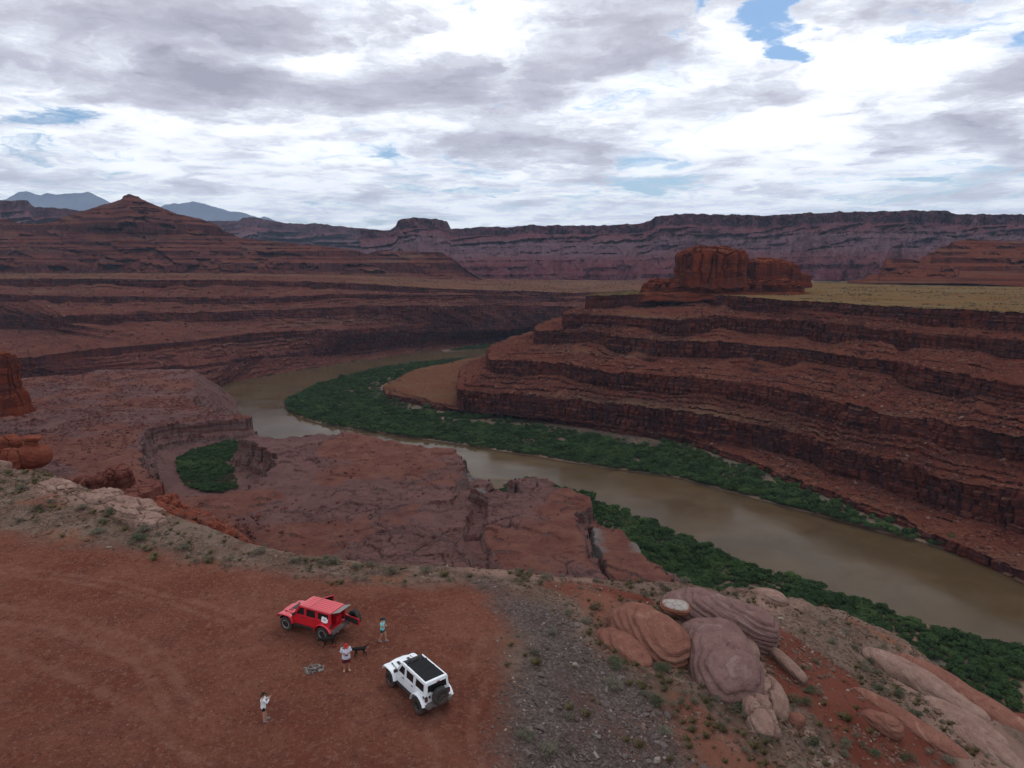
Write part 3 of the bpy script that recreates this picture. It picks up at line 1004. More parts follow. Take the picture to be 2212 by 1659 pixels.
lFb = lF.copy()
lFb[:, 2] -= 2.5
lFb[:, 1] -= 3.0
left_wall, LW = loft('canyon_wall', [lBack, lR, cl2(lR, 21, 8), l2, cl2(l2, 16, 7), l3, cl2(l3, 20, 12), l4, cl2(l4, 13, 14), l5, cl2(l5, 6, 9), lF, lFb],
                     [('slope', 24, 5), ('cliff', 16, 0), ('slope', 14, 3), ('cliff', 13, 0), ('slope', 14, 3), ('cliff', 16, 0), ('slope', 20, 4), ('cliff', 13, 0), ('slope', 20, 4), ('cliff', 9, 0), ('slope', 20, 4), ('cliff', 4, 0)],
                     M_canyon_left, (0.5, -0.85), butt=(85.0, 15.0), seed=31, colw=(6.0, 16.0), hl=6.5, grass_seg={0: 0.15 + 0.75 * sst(fbm(np.arange(NL[0])[None, :] / 70.0, np.linspace(0, 6, 24)[:, None], 221, 4), -.15, .2)})

# --- desert plain far out, between the plateaus and the mesa
yy = np.linspace(2150, 5200, 40)
xx = np.linspace(-7000, 8000, 60)
Xp, Yp = np.meshgrid(xx, yy)
Zp = -46 - 1.5 * sst(Yp, 2150, 3000) + 5 * fbm(Xp / 400, Yp / 400, 5, 3)
tag(grid_mesh('desert_plain', Xp, Yp, Zp, M_plain, True), kind='structure')
xx = np.linspace(-23500, 23500, 30)
yy = np.linspace(-9000, 23500, 30)
Xp, Yp = np.meshgrid(xx, yy)
tag(grid_mesh('lowland', Xp, Yp, Xp * 0 - 190.0, M_plain, True), kind='structure')


# ------------------------------------------------------------------ far mesas, stepped buttes, mountains
def steps(n, base_tread, seed, cliffs):
    """cumulative horizontal run against height fraction (0 top .. 1 foot), cliffs = [(f0, f1)] steep bands"""
    f = np.linspace(0, 1, n)
    cot = np.full(n, base_tread)
    cot = cot * (0.6 + 0.8 * np.interp(f * 40, np.arange(42), np.random.default_rng(seed).random(42)))
    for (a_, b_) in cliffs:
        cot[(f >= a_) & (f < b_)] = 0.06
    s_ = np.concatenate([[0], np.cumsum(cot[:-1])])
    return f, s_ / s_[-1]


def skyline_mesh(name, sky_px, ytop, base_px, n_u, cliffs, mat, rows=120, seed=3, spur=(60, 60.0), u0=None, u1=None, tread=1.0, back=400.0, jag=1.2, absz=None, rim_grass=0.0):
    su = np.array([p[0] for p in sky_px], float)
    sv = np.array([p[1] for p in sky_px], float)
    u = np.linspace(u0 if u0 is not None else su[0], u1 if u1 is not None else su[-1], n_u)
    v = np.interp(u, su, sv)
    yt = np.interp(u, [p[0] for p in ytop], [p[1] for p in ytop])
    bv = np.interp(u, [p[0] for p in base_px], [p[1] for p in base_px])
    by = np.interp(u, [p[0] for p in base_px], [p[2] for p in base_px])
    ztop = np.array([at_y(a_, b_, c_)[2] for a_, b_, c_ in zip(u, v, yt)])
    zb = np.array([at_y(a_, b_, c_)[2] for a_, b_, c_ in zip(u, bv, by)])
    ztop = np.maximum(ztop, zb + 1.0)
    tx = np.array([at_y(a_, 560, 1000.0)[0] / 1000.0 for a_ in u])
    f, s_ = steps(rows, tread, seed, cliffs)
    if absz is None:
        Fz = np.repeat(f[:, None], n_u, 1)
        Sz = np.repeat(s_[:, None], n_u, 1)
        mk = sst(vn2(u[None] / 55.0 + 9 * Fz, Fz * 14.0 + u[None] / 160.0, seed + 4) + .3 * fbm(u[None] / 12.0, Fz * 8.0, seed + 5, 3), 0.30, 0.62)
        mk = np.maximum(mk, sst(Fz, .24, .16))
        Sz = Sz * (0.15 + .85 * mk) + (.85 - .85 * mk) * f[:, None]
        Zr = ztop[None] + (zb - ztop)[None] * Fz
        FR = Fz
    else:
        # ledges lie at fixed heights whatever the skyline does
        zz = np.linspace(-80, 300, 900)
        cot = 0.7 + 0.6 * vn2(zz / 9.0, zz * 0, seed)
        for (z0_, z1_) in absz:
            cot[(zz >= z0_) & (zz < z1_)] = 0.05
        S = np.concatenate([[0], np.cumsum(cot[:-1])])
        Zr = ztop[None] + (zb - ztop)[None] * f[:, None]
        # snap rows towards ledge heights so the steps are sharp
        St = np.interp(ztop, zz, S)
        Sb = np.interp(zb, zz, S)
        Sz = (St[None] - np.interp(Zr, zz, S)) / np.maximum(1e-6, (St - Sb))[None]
        mk = sst(vn2(u[None] / 42.0 + Zr / 37.0, Zr / 15.0, seed + 4) + .25 * fbm(u[None] / 9.0, Zr / 9.0, seed + 5, 3), 0.22, 0.5)
        Sz = Sz * (0.25 + 0.70 * mk) + (0.75 - 0.70 * mk) * f[:, None]
        FR = np.repeat(f[:, None], n_u, 1)
    Yr = yt[None] + (by - yt)[None] * Sz
    arc = u * (np.mean(yt) / FPX)
    A_ = np.repeat(arc[None], rows, 0)
    wgt = np.sin(np.clip(Sz, 0, 1) * np.pi) ** 0.7
    sp_ = (np.abs(fbm(A_ / spur[0], Zr / 900.0, seed, 4)) - 0.25) * spur[1] * wgt
    sp_ += fbm(A_ / (spur[0] * .16), Zr / 40.0, seed + 2, 4) * spur[1] * 0.16
    Yr = Yr + sp_
    Zr = Zr.copy()
    Zr[0] += (fbm(arc / 22.0, arc * 0, seed + 6, 5) * jag) + jag * 0.6 * sst(fbm(arc / 60.0, arc * 0 + 4, seed + 7, 3), .1, .16) * (jag > 2)
    Zr[1:] += fbm(A_ / 11.0, Zr / 6.0, seed + 8, 3)[1:] * 0.6 * jag
    # top surface running back from the rim
    Yb = np.stack([yt + back, yt + back * 0.4, yt + 0.04 * back])
    Zb = np.stack([Zr[0] - 0.02 * back, Zr[0] - 0.005 * back, Zr[0] + 0.0])
    Yall = np.concatenate([Yb, Yr])
    Zall = np.concatenate([Zb, Zr])
    FRa = np.concatenate([np.zeros((3, n_u)), FR])
    G = np.zeros_like(FRa)
    G[:4] = rim_grass
    # keep every column on its own bearing at the rim height only: widths follow the true distance
    Xall = tx[None] * Yall
    o = grid_mesh(name, Xall, Yall, Zall, mat, False, {'frac': FRa, 'grass': G})
    tag(o, kind='structure')
    return o, (Xall, Yall, Zall)


# far wall of mesas on the horizon
skyline_mesh('mesa', [(780, 497), (845, 497), (857, 488), (862, 477), (872, 473), (905, 471), (945, 474), (968, 480), (975, 494), (1000, 494), (1040, 491), (1090, 491), (1135, 487), (1142, 485), (1180, 488), (1260, 488), (1330, 486), (1375, 484), (1402, 478), (1412, 468), (1425, 465), (1470, 463), (1510, 463), (1560, 465), (1640, 466), (1700, 463), (1760, 460), (1830, 457), (1960, 456), (2035, 456), (2045, 461), (2120, 463), (2260, 464), (2600, 466)],
             [(780, 3300), (1100, 3250), (1400, 3000), (2600, 2700)], [(780, 602, 2420), (1425, 605, 2300), (2600, 606, 2050)], 1000,
             [(0.0, 0.17), (0.33, 0.36), (0.44, 0.46), (0.55, 0.58), (0.70, 0.715), (0.80, 0.86), (0.92, 0.97)], M_mesa, rows=140, seed=5, spur=(170.0, 330.0), tread=1.0, back=900, jag=4.0, rim_grass=0.85)
# its farther, bluer continuation on the left
skyline_mesh('mesa', [(440, 478), (520, 477), (532, 470), (556, 469), (575, 474), (600, 479), (650, 484), (690, 483), (720, 487), (780, 493), (840, 498), (900, 500), (960, 500)],
             [(440, 5200), (960, 4600)], [(440, 585, 3500), (960, 597, 3200)], 330, [(0.0, 0.3), (0.55, 0.6)], M_mesa, rows=60, seed=8, spur=(300.0, 200.0), back=1500, jag=3.5, rim_grass=0.7)
# dark mesa at the left edge behind the pyramid
skyline_mesh('mesa', [(-400, 440), (-60, 436), (0, 435), (30, 433), (75, 433), (84, 445), (88, 448), (150, 450), (190, 456), (260, 470)],
             [(-400, 3600), (260, 3600)], [(-400, 560, 2600), (260, 560, 2600)], 300, [(0.0, 0.36), (0.6, 0.66)], M_mesa, rows=60, seed=9, spur=(200.0, 120.0), back=1200, jag=3.0, rim_grass=0.5)
# stepped pyramid butte and its long right shoulder
skyline_mesh('pyramid_butte', [(-420, 500), (-200, 492), (-60, 484), (0, 477), (18, 471), (32, 474), (45, 482), (100, 483), (138, 476), (142, 470), (185, 458), (228, 444), (262, 435), (276, 430), (280, 423), (293, 419), (300, 422), (312, 424), (318, 430), (345, 443), (392, 462), (440, 473), (478, 488), (492, 500), (520, 513), (560, 518), (650, 527), (752, 538), (770, 541), (790, 549), (805, 545), (838, 543), (905, 544), (955, 545), (966, 553), (985, 563), (1003, 580), (1022, 592), (1046, 607)],
             [(-420, 2180), (0, 2240), (293, 2290), (560, 2240), (800, 2130), (1046, 2010)], [(-420, 596, 1690), (0, 594, 1780), (293, 592, 1800), (733, 597, 1860), (1046, 606, 1990)], 900,
             [], M_butte, rows=210, seed=12, spur=(120.0, 70.0), back=500, jag=1.6, absz=[(-60, -40), (-16, 14), (22, 27), (34, 47), (54, 58), (66, 74), (81, 85), (96, 130), (140, 147), (160, 164), (178, 183), (222, 232)])
# stepped mesa on the right, on the grassy plateau
skyline_mesh('stepped_mesa', [(1835, 612), (1868, 606), (1880, 594), (1902, 594), (1906, 578), (1915, 558), (1985, 561), (2000, 550), (2030, 534), (2042, 532), (2055, 522), (2075, 519), (2130, 520), (2212, 520), (2400, 516), (2700, 510)],
             [(1835, 1420), (2050, 1640), (2700, 1700)], [(1835, 613, 1390), (1900, 612, 1330), (2100, 612, 1260), (2212, 618, 1220), (2700, 622, 1120)], 420,
             [], M_stepped, rows=130, seed=17, spur=(90.0, 22.0), back=400, jag=1.3, absz=[(0, 10), (16, 28), (34, 40), (48, 60), (66, 72)])
# snow-free blue mountains on the skyline
def mountains(name, sky_px, y0, seed):
    u = np.linspace(sky_px[0][0], sky_px[-1][0], 260)
    v = np.interp(u, [p[0] for p in sky_px], [p[1] for p in sky_px])
    v = v + fbm(u / 14.0, u * 0, seed, 4) * 2.0
    tx = (u - 1106.0) / FPX
    rows = 41
    f = np.linspace(-1, 1, rows)[:, None]
    zt = np.array([at_y(a_, b_, y0)[2] for a_, b_ in zip(u, v)])
    Y = y0 + f * 2400 + np.zeros_like(u)[None]
    tx = np.array([at_y(a_, 560, 1000.0)[0] / 1000.0 for a_ in u])
    X = tx[None] * y0 + np.zeros_like(Y)
    h = (1 - np.abs(f)) ** 1.15
    Z = -150 + (zt + 150)[None] * h + (np.abs(fbm(X / 700.0, Y / 700.0, seed + 1, 5)) - 0.2) * 420 * np.minimum(1, np.abs(f) * 2) * h
    tag(grid_mesh(name, X, Y, Z, M_mount, False), kind='structure')


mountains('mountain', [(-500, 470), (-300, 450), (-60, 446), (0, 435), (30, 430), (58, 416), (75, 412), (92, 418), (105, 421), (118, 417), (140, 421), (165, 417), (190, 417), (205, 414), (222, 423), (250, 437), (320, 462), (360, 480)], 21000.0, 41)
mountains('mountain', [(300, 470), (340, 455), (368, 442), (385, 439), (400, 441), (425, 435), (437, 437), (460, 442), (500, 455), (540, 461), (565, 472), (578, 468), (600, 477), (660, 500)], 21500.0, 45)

# ------------------------------------------------------------------ river and its flood banks
def flat_poly(name, pts, z, mat, skirt=0.0):
    P3 = [Vector((p[0], p[1], 0)) for p in pts]
    tris = tessellate_polygon([P3])
    n = len(pts)
    V = [(p[0], p[1], z) for p in pts]
    F_ = [tuple(t_) for t_ in tris]
    me = bpy.data.meshes.new(name)
    if skirt:
        V += [(p[0], p[1], z - skirt) for p in pts]
        F_ += [(i, (i + 1) % n, n + (i + 1) % n, n + i) for i in range(n)]
    me.from_pydata(V, [], F_)
    bm = bmesh.new()
    bm.from_mesh(me)
    bmesh.ops.recalc_face_normals(bm, faces=bm.faces)
    for fc in bm.faces:
        if abs(fc.normal.z) > 0.9 and fc.normal.z < 0:
            fc.normal_flip()
    bm.to_mesh(me)
    bm.free()
    return tag(link_mesh(name, me, mat), kind='structure')


def ragged(pts, amp, seed, step=6.0):
    pts = np.asarray(pts, float)
    L = np.concatenate([[0], np.cumsum(np.hypot(np.diff(pts[:, 0]), np.diff(pts[:, 1])))])
    q = np.arange(0, L[-1], step)
    x, y = np.interp(q, L, pts[:, 0]), np.interp(q, L, pts[:, 1])
    return np.stack([x + amp * fbm(q / 25.0, q * 0, seed, 4), y + amp * fbm(q / 25.0, q * 0 + 5, seed, 4)], -1)


RIVZ = -161.0
KR = 1.2416
V_, F_ = [], []
tag(flat_poly('river', [(-800, -200), (900, -200), (900, 1700), (-800, 1700)], RIVZ, M_water), kind='structure')

INNER = [(1128, 768), (1060, 773), (980, 779), (900, 786), (800, 801), (690, 833), (640, 855), (616, 872), (622, 887), (645, 901), (700, 919), (850, 941), (1000, 963), (1150, 986), (1300, 1011), (1475, 1036), (1600, 1071), (1740, 1106), (1900, 1151), (2050, 1191), (2110, 1207), (2240, 1258)]
inner = ragged([(646, 1713), (310, 1552), (137, 1471)] + [at(u, v, RIVZ)[:2] for (u, v) in INNER] + [(410, 186), (472, -124)], 3.0, 3)
inner_poly = np.concatenate([inner, np.array([(520, -100), (420, 400), (360, 560), (240, 640), (60, 760), (60, 1000), (300, 1230), (520, 1330)]) * KR])
flat_poly('floodplain', inner_poly, RIVZ + 1.2, M_flood, 1.6)
NEARB = [(1150, 1040), (1230, 1065), (1290, 1090), (1360, 1115), (1500, 1176), (1610, 1226), (1760, 1272), (1900, 1322), (2050, 1372), (2212, 1416), (2500, 1510)]
nearb = ragged([(-150, 584), (-50, 559)] + [at(u, v, RIVZ)[:2] for (u, v) in NEARB] + [(372, 149), (422, -74)], 3.0, 5)
near_poly = np.concatenate([nearb, np.array([(20, -60), (20, 150), (20, 260), (-60, 380), (-120, 430)]) * KR])
flat_poly('floodplain', near_poly, RIVZ + 1.5, M_flood, 1.8)
outer = [at(u, v, RIVZ)[:2] for (u, v) in [(960, 761), (1000, 757.5), (1080, 752), (1154, 746), (1230, 742)]]
outer_poly = np.array(outer + [(outer[-1][0] + 20, outer[-1][1] + 60), (outer[2][0], outer[2][1] + 65), (outer[0][0] - 10, outer[0][1] + 25)])
flat_poly('floodplain', outer_poly, RIVZ + 1.2, M_flood, 1.6)


# ------------------------------------------------------------------ middle bench: purple slickrock shelf above the river
BZ = -115.0
BENCH = [at(u, v, BZ)[:2] for (u, v) in [(423, 866), (467, 885), (510, 890), (546, 894), (549, 905), (546, 918), (547, 937), (600, 939), (690, 937), (760, 941), (840, 951), (880, 956), (985, 968), (992, 985), (1030, 1003), (1052, 1012), (1068, 1042), (1110, 1036), (1150, 1033), (1196, 1036), (1208, 1056), (1250, 1073), (1290, 1092), (1345, 1115), (1380, 1145), (1412, 1172), (1450, 1215), (1470, 1250), (1560, 1330)]] + [(x * KR, y * KR) for (x, y) in ((85, 150), (-420, 150), (-640, 330), (-560, 560), (-420, 700), (-330, 700))]
ALC = [at(u, v, BZ)[:2] for (u, v) in [(560, 925), (525, 945), (560, 962), (600, 983), (592, 1008), (556, 1030), (530, 1058), (470, 1068), (400, 1060), (345, 1052), (325, 1030), (300, 1012), (300, 985), (300, 935), (340, 918), (380, 911), (470, 903), (560, 896)]]
GUL1 = [at(u, v, BZ)[:2] for (u, v) in [(1075, 1040), (1045, 1060), (1010, 1040), (1000, 1062), (1035, 1080), (1030, 1115), (1022, 1150), (1036, 1190), (1040, 1240)]]
GUL2 = [at(u, v, BZ)[:2] for (u, v) in [(1262, 1108), (1268, 1140), (1282, 1160), (1290, 1195), (1320, 1232), (1350, 1260)]]
LOWB = [at(u, v, BZ)[:2] for (u, v) in [(1266, 1105), (1275, 1150), (1290, 1190), (1305, 1235), (1340, 1290), (1600, 1330), (1470, 1240), (1412, 1160), (1345, 1100), (1290, 1075)]]
LOWC = [at(u, v, BZ)[:2] for (u, v) in [(985, 968), (1000, 990), (1010, 1030), (1045, 1062), (1120, 1060), (1075, 1020), (1052, 1000), (1010, 980)]]


def bench_height(X, Y):
    jag = 3.6 * fbm(X / 16.0, Y / 16.0, 61, 5)
    e1, idv = cells(X / 7.0 + 0.2 * fbm(X / 9, Y / 9, 63, 2), Y / 7.0, 65)
    jag = jag + (idv - 0.5) * 4.0
    sd_ = poly_sdf(X, Y, BENCH) + jag
    z = BZ + 2.2 * fbm(X / 70.0, Y / 70.0, 67, 4)
    tilt = sst(np.hypot(X + 520, Y - 770), 370, 75)
    z = z + 2.5 * tilt
    # low steps of the slickrock: broken sheets lying on one another
    up_ = sst(Y, 520, 760) * sst(X, -150, -260)
    q = (4.2 + 4.0 * up_) * fbm(X / 42.0 + 3.0, Y / 30.0, 69, 6) + 0.010 * (Y - 370) + 0.012 * X
    st = 1.5
    k = np.floor(q / st)
    f = q / st - k
    br_ = sst(fbm(X / 16.0, Y / 16.0, 70, 3), -0.15, 0.25)
    z = z + st * (br_ * (k + sst(f, 0.0, 0.10)) + (1 - br_) * q / st) * 0.9 + 0.35 * fbm(X / 5.0, Y / 5.0, 71, 4)
    dirt = sst(fbm(X / 55.0, Y / 55.0, 73, 4) + 0.25 * sst(X, -120, 20), -0.02, 0.16)
    z = z + (1 - dirt) * 0.55 * np.abs(fbm(X / 9.0, Y / 7.0, 75, 4)) * 1.6
    wx, wy = X + 5 * fbm(X / 18., Y / 18., 201, 3), Y + 5 * fbm(X / 18., Y / 18., 203, 3)
    e2, id2 = cells(wx / 15.0, wy / 11.0, 205)
    e3, id3 = cells(wx / 5.5, wy / 4.5, 207)
    rk = (1 - dirt) * sst(fbm(X / 30., Y / 30., 209, 3), -.35, .1)
    z = z + rk * ((id2 - .5) * 2.2 - 1.3 * np.exp(-(e2 / .09) ** 2) + (id3 - .5) * .7 - .5 * np.exp(-(e3 / .12) ** 2))
    nrm = sst(X, -150, -185) * sst(sd_, 75, 30) * sst(Y, 470, 540)
    z = z * (1 - nrm) + np.minimum(z, BZ - 0.5 + 0.35 * (z - BZ)) * nrm - 1.2 * nrm
    grey = np.zeros_like(z)
    # lower tongues by the river
    for poly, dep in ((LOWB, 9.0), (LOWC, 8.0)):
        lo = poly_sdf(X, Y, poly) + jag * 0.7
        kk = sst(lo, -0.8, 0.8)
        z = z - dep * kk
        gz = sst(fbm(X / 16.0, Y / 16.0, 77, 3), 0.05, 0.3) * kk
        grey = np.maximum(grey, gz * sst(lo, 12.0, 3.0))
    for gl, wd, dep in ((GUL1, 4.0, 8.0), (GUL2, 3.5, 7.0)):
        dd, tt = line_dist(X, Y, gl)
        dd = dd + jag * 0.35
        kk = sst(dd, wd * 1.5, wd * 0.7)
        z = z - dep * kk * (1.0 - 0.6 * tt)
        dirt = dirt * (1 - 0.7 * kk)
    al = poly_sdf(X, Y, ALC) + jag * 1.15 + 2.2 * fbm(X / 5.0, Y / 5.0, 78, 3) - 1.5
    kk = sst(al, -0.6, 0.6) * 0.36 + sst(al, 1.8, 2.4) * 0.14 + sst(al, 2.4, 7.0) * 0.14 + sst(al, 7.0, 7.9) * 0.22 + sst(al, 8.0, 15.0) * 0.14
    z = z * (1 - kk) + (-136.0 + 0.9 * fbm(X / 8, Y / 8, 79, 3)) * kk
    # the outer edge breaks down to the river
    ed = -sd_
    gentle = sst(Y, 672, 700) * sst(X, -310, -335)
    drop = 18.0 * sst(ed, -0.5, 0.8) + 6.0 * sst(ed, 2.6, 3.6) + 0.62 * np.clip(ed - 3.6, 0, 60)
    drop = drop * (1 - gentle) + gentle * (0.95 * np.clip(ed, 0, 200) + 1.2 * np.abs(fbm(X / 6.0, Y / 6.0, 83, 4)))
    z = np.where(ed > -0.5, np.maximum(z - drop, -168.0), z)
    dirt = dirt * sst(ed, 4.0, 0.0) * (1 - sst(al, -1, 1))
    return z, dirt, grey, al, sd_


ub = np.linspace(-190, 1560, 860)
tb = (ub - 1106.0) / FPX / math.cos(PITCH)
yb = 235.0 * (945.0 / 235.0) ** np.linspace(0, 1, 470)
Yb_, Tb_ = np.meshgrid(yb, tb, indexing='ij')
Xb_ = Tb_ * Yb_
Zb_, dirtb, greyb, alb, sdb = bench_height(Xb_, Yb_)
keep = Zb_ > -165.0
bench = grid_mesh('slickrock_shelf', Xb_, Yb_, Zb_, M_bench, False, {'dirt': dirtb, 'grey': greyb}, keep=keep)
tag(bench, kind='structure')


# ------------------------------------------------------------------ overlook: dirt pad, stony fringe, scree slope
def ridge_s(x, y):
    return x - 2.0 - 0.10 * (y - 38) + 0.0


def fore_base(x, y):
    s = ridge_s(x, y)
    zr = -0.34 * (np.sqrt(s * s + 16.0) + s) * 0.5
    z = zr + 0.5 * fbm(x / 18.0, y / 18.0, 91, 4)
    # gentle hump along the left rim
    z = z + 1.1 * np.exp(-((y - 62 - 0.10 * (-x - 20)) / 9.0) ** 2) * sst(x, -8, -30)
    # the pad dips a little towards the rim in the middle
    z = z - 0.05 * np.clip(y - 44, 0, 40) * sst(x, -22, -4)
    return z


def hit(u, v, f=None, y0=20.0, y1=330.0):
    f = f or fore_base
    d = pix_dir(u, v)
    ys = np.linspace(y0, y1, 1600)
    xs = d.x / d.y * ys
    zs = CAMZ + d.z / d.y * ys
    g = f(xs, ys)
    i = int(np.argmax(g > zs)) if np.any(g > zs) else len(ys) - 1
    i = max(i, 1)
    a, b = ys[i - 1], ys[i]
    da, db = zs[i - 1] - g[i - 1], zs[i] - g[i]
    t = da / (da - db + 1e-9)
    y = a + (b - a) * min(1, max(0, t))
    x = d.x / d.y * y
    return (x, y, float(f(np.array([x]), np.array([y]))[0]))


def hits(lst):
    return [hit(u, v)[:2] for (u, v) in lst]


RIM_PX = [(-260, 985), (-120, 1000), (0, 1009), (60, 1016), (120, 1032), (170, 1052), (240, 1080), (290, 1103), (330, 1126), (390, 1140), (440, 1155), (500, 1170), (560, 1182), (650, 1196), (740, 1210), (870, 1221), (1000, 1229), (1200, 1243), (1330, 1252), (1450, 1262), (1545, 1282), (1600, 1276), (1650, 1288), (1740, 1308), (1830, 1330), (1900, 1362), (1960, 1390), (2030, 1440), (2100, 1500), (2160, 1562), (2212, 1625), (2260, 1700)]
RIM = hits(RIM_PX)
RIM_POLY = RIM + [(RIM[-1][0] + 2, 14.0), (60, -10), (-120, -10), (-140, 60)]
dirt_p = hits([(-400, 1150), (-150, 1145), (0, 1152), (150, 1168), (300, 1192), (450, 1220), (600, 1240), (800, 1254), (1000, 1262), (1090, 1278), (1118, 1330), (1108, 1400), (1112, 1480), (1095, 1560), (1120, 1659)]) + [(0, 12), (-90, 12)]
grav_p = hits([(1040, 1262), (1130, 1290), (1215, 1310), (1250, 1370), (1300, 1420), (1390, 1470), (1430, 1530), (1450, 1590), (1480, 1659)]) + [(14, 14), (0, 14)] + hits([(1128, 1659), (1100, 1560), (1115, 1480), (1105, 1400), (1112, 1330), (1085, 1280)])
pale_p = hits([(1900, 1440), (1960, 1396), (2030, 1445), (2110, 1512), (2190, 1600), (2240, 1700), (2100, 1690), (2060, 1610), (1990, 1550), (1925, 1480)])
pale2_p = hits([(1000, 1233), (1200, 1247), (1330, 1256), (1440, 1268), (1440, 1274), (1330, 1262), (1200, 1251)])
pale3_p = hits([(1580, 1300), (1600, 1276), (1660, 1292), (1760, 1318), (1700, 1330), (1640, 1318)])
pale4_p = hits([(190, 1070), (250, 1090), (300, 1112), (345, 1135), (330, 1150), (260, 1135), (190, 1105), (60, 1060), (60, 1045)])
orng_p = hits([(1415, 1470), (1470, 1500), (1530, 1550), (1590, 1600), (1680, 1680), (1480, 1680), (1455, 1620), (1435, 1560)])
orng2_p = hits([(1240, 1262), (1330, 1290), (1330, 1420), (1420, 1450), (1400, 1470), (1300, 1410), (1260, 1330)])
orng3_p = hits([(40, 1085), (110, 1075), (150, 1090), (120, 1110), (60, 1105)])
red_p = hits([(1630, 1340), (1720, 1385), (1830, 1450), (1920, 1520), (2000, 1600), (2080, 1690), (1860, 1690), (1790, 1600), (1740, 1540), (1690, 1520), (1640, 1420)])
red2_p = hits([(1180, 1262), (1290, 1262), (1400, 1285), (1420, 1310), (1320, 1300), (1230, 1285)])
kprof = np.array([(-400, .285), (0, .305), (90, .318), (180, .338), (260, .346), (345, .357), (420, .376), (480, .402), (560, .446), (680, .53), (900, .62), (2212, .72)])


def fore_height(X, Y, full=True):
    z = fore_base(X, Y)
    sd_ = poly_sdf(X, Y, RIM_POLY) + 0.8 * fbm(X / 5.0, Y / 5.0, 93, 4)
    u = X / Y * FPX * math.cos(PITCH) + 1106.0
    kk = np.interp(u, kprof[:, 0], kprof[:, 1])
    out_ = -sd_
    # bedding steps on the slope to the right
    s = ridge_s(X, Y)
    m = sst(s, 3, 9)
    q = (z + 0.12 * X - 0.10 * Y + 0.9 * fbm(X / 11.0, Y / 11.0, 95, 4)) / 0.85
    f = q - np.floor(q)
    z = z + m * 0.42 * (sst(f, 0.0, 0.22) - f)
    z = z + m * 0.5 * fbm(X / 4.0, Y / 4.0, 97, 4)
    z = z + 0.10 * fbm(X / 2.0, Y / 2.0, 99, 4) + 0.045 * fbm(X / 0.55, Y / 0.55, 101, 3)
    # beyond the rim the ground falls to the shelf below
    zin = z
    edge = sst(out_, 0.0, 2.0)
    ramp_z = CAMZ - kk * Y - 0.6 * np.clip(out_, 0, 3) + 1.6 * fbm(X / 16.0, Y / 16.0, 103, 4) * sst(out_, 2, 14) + 0.5 * np.abs(fbm(X / 5.0, Y / 5.0, 104, 4)) - 1.0
    zo = np.minimum(zin - 0.05 * out_, ramp_z)
    z = np.where(out_ > 0, zin * (1 - edge) + zo * edge, zin)
    z = np.maximum(z, np.interp(u, [640, 900], [-150.0, -175.0]))
    return z, sd_


yf = np.concatenate([16.0 * (112.0 / 16.0) ** np.linspace(0, 1, 470), 112.0 * (430.0 / 112.0) ** np.linspace(0, 1, 90)[1:]])
uf = np.linspace(-330, 2560, 620)
tf = (uf - 1106.0) / FPX / math.cos(PITCH)
Yf, Tf = np.meshgrid(yf, tf, indexing='ij')
Xf = Tf * Yf
Zf, sdf_ = fore_height(Xf, Yf)
wob = 1.6 * fbm(Xf / 5.0, Yf / 5.0, 105, 5) + 0.5 * fbm(Xf / 1.2, Yf / 1.2, 107, 3)


def mask(poly, soft=0.9):
    return sst(poly_sdf(Xf, Yf, poly) + wob, -soft, soft)


inside = sst(sdf_, -1.0, 0.5)
a_dirt = mask(dirt_p, 1.6) * inside
a_grav = mask(grav_p, 1.6) * inside
a_pale = np.maximum.reduce([mask(pale_p), mask(pale2_p, .5), mask(pale3_p), mask(pale4_p)]) * inside
a_or = np.maximum.reduce([mask(orng_p), mask(orng2_p), mask(orng3_p)]) * inside
a_red = np.maximum.reduce([mask(red_p), mask(red2_p, .5), 1 - sst(sdf_, -3, -1)])
# pale bedding edges that show along the slope
sF = ridge_s(Xf, Yf)
band = fbm(sF * 0.22 + 0.5 * fbm(Xf / 14, Yf / 14, 109, 3), (Yf + 0.5 * Xf) / 26.0, 111, 3)
a_shelf = sst(np.abs(band), 0.035, 0.012) * sst(sF, 4, 9) * inside * (1 - a_red) * (1 - a_grav * .6) * sst(fbm(Xf / 7., Yf / 7., 113, 3), -0.1, 0.15)
trk = np.zeros_like(Xf)
for (pts, wd) in (([(-200, 1195), (0, 1222), (250, 1258), (420, 1300), (560, 1345)], .35), ([(-200, 1207), (0, 1236), (250, 1274), (400, 1314), (530, 1362)], .35),
                  ([(480, 1318), (600, 1330), (760, 1402)], .4), ([(-100, 1300), (150, 1330), (330, 1400), (420, 1520)], .5), ([(-100, 1330), (130, 1362), (300, 1430), (380, 1560)], .5),
                  ([(940, 1659), (930, 1580), (960, 1500), (1020, 1440), (1040, 1380)], .45), ([(1040, 1659), (1020, 1590), (1030, 1510), (1070, 1450)], .4), ([(0, 1400), (200, 1480), (420, 1640)], .5)):
    dd, _t = line_dist(Xf, Yf, hits(pts))
    trk = np.maximum(trk, sst(dd, wd * 1.1, wd * 0.3))
Zf = Zf - 0.03 * trk * a_dirt
# smooth slickrock humps
Zf = Zf + a_pale * 0.35 * np.abs(fbm(Xf / 3.5, Yf / 7.0, 115, 3))
ground = grid_mesh('ground', Xf, Yf, Zf, M_fore, True, {'dirt': a_dirt, 'gravel': a_grav, 'pale': a_pale, 'orange': a_or, 'red': a_red, 'shelf': a_shelf, 'track': trk * a_dirt})
tag(ground, kind='structure')


def gz(x, y):
    z, _ = fore_height(np.atleast_1d(np.float64(x)), np.atleast_1d(np.float64(y)))
    return float(z[0])


def gpos(u, v):
    return hit(u, v, lambda a, b: fore_height(a, b)[0])


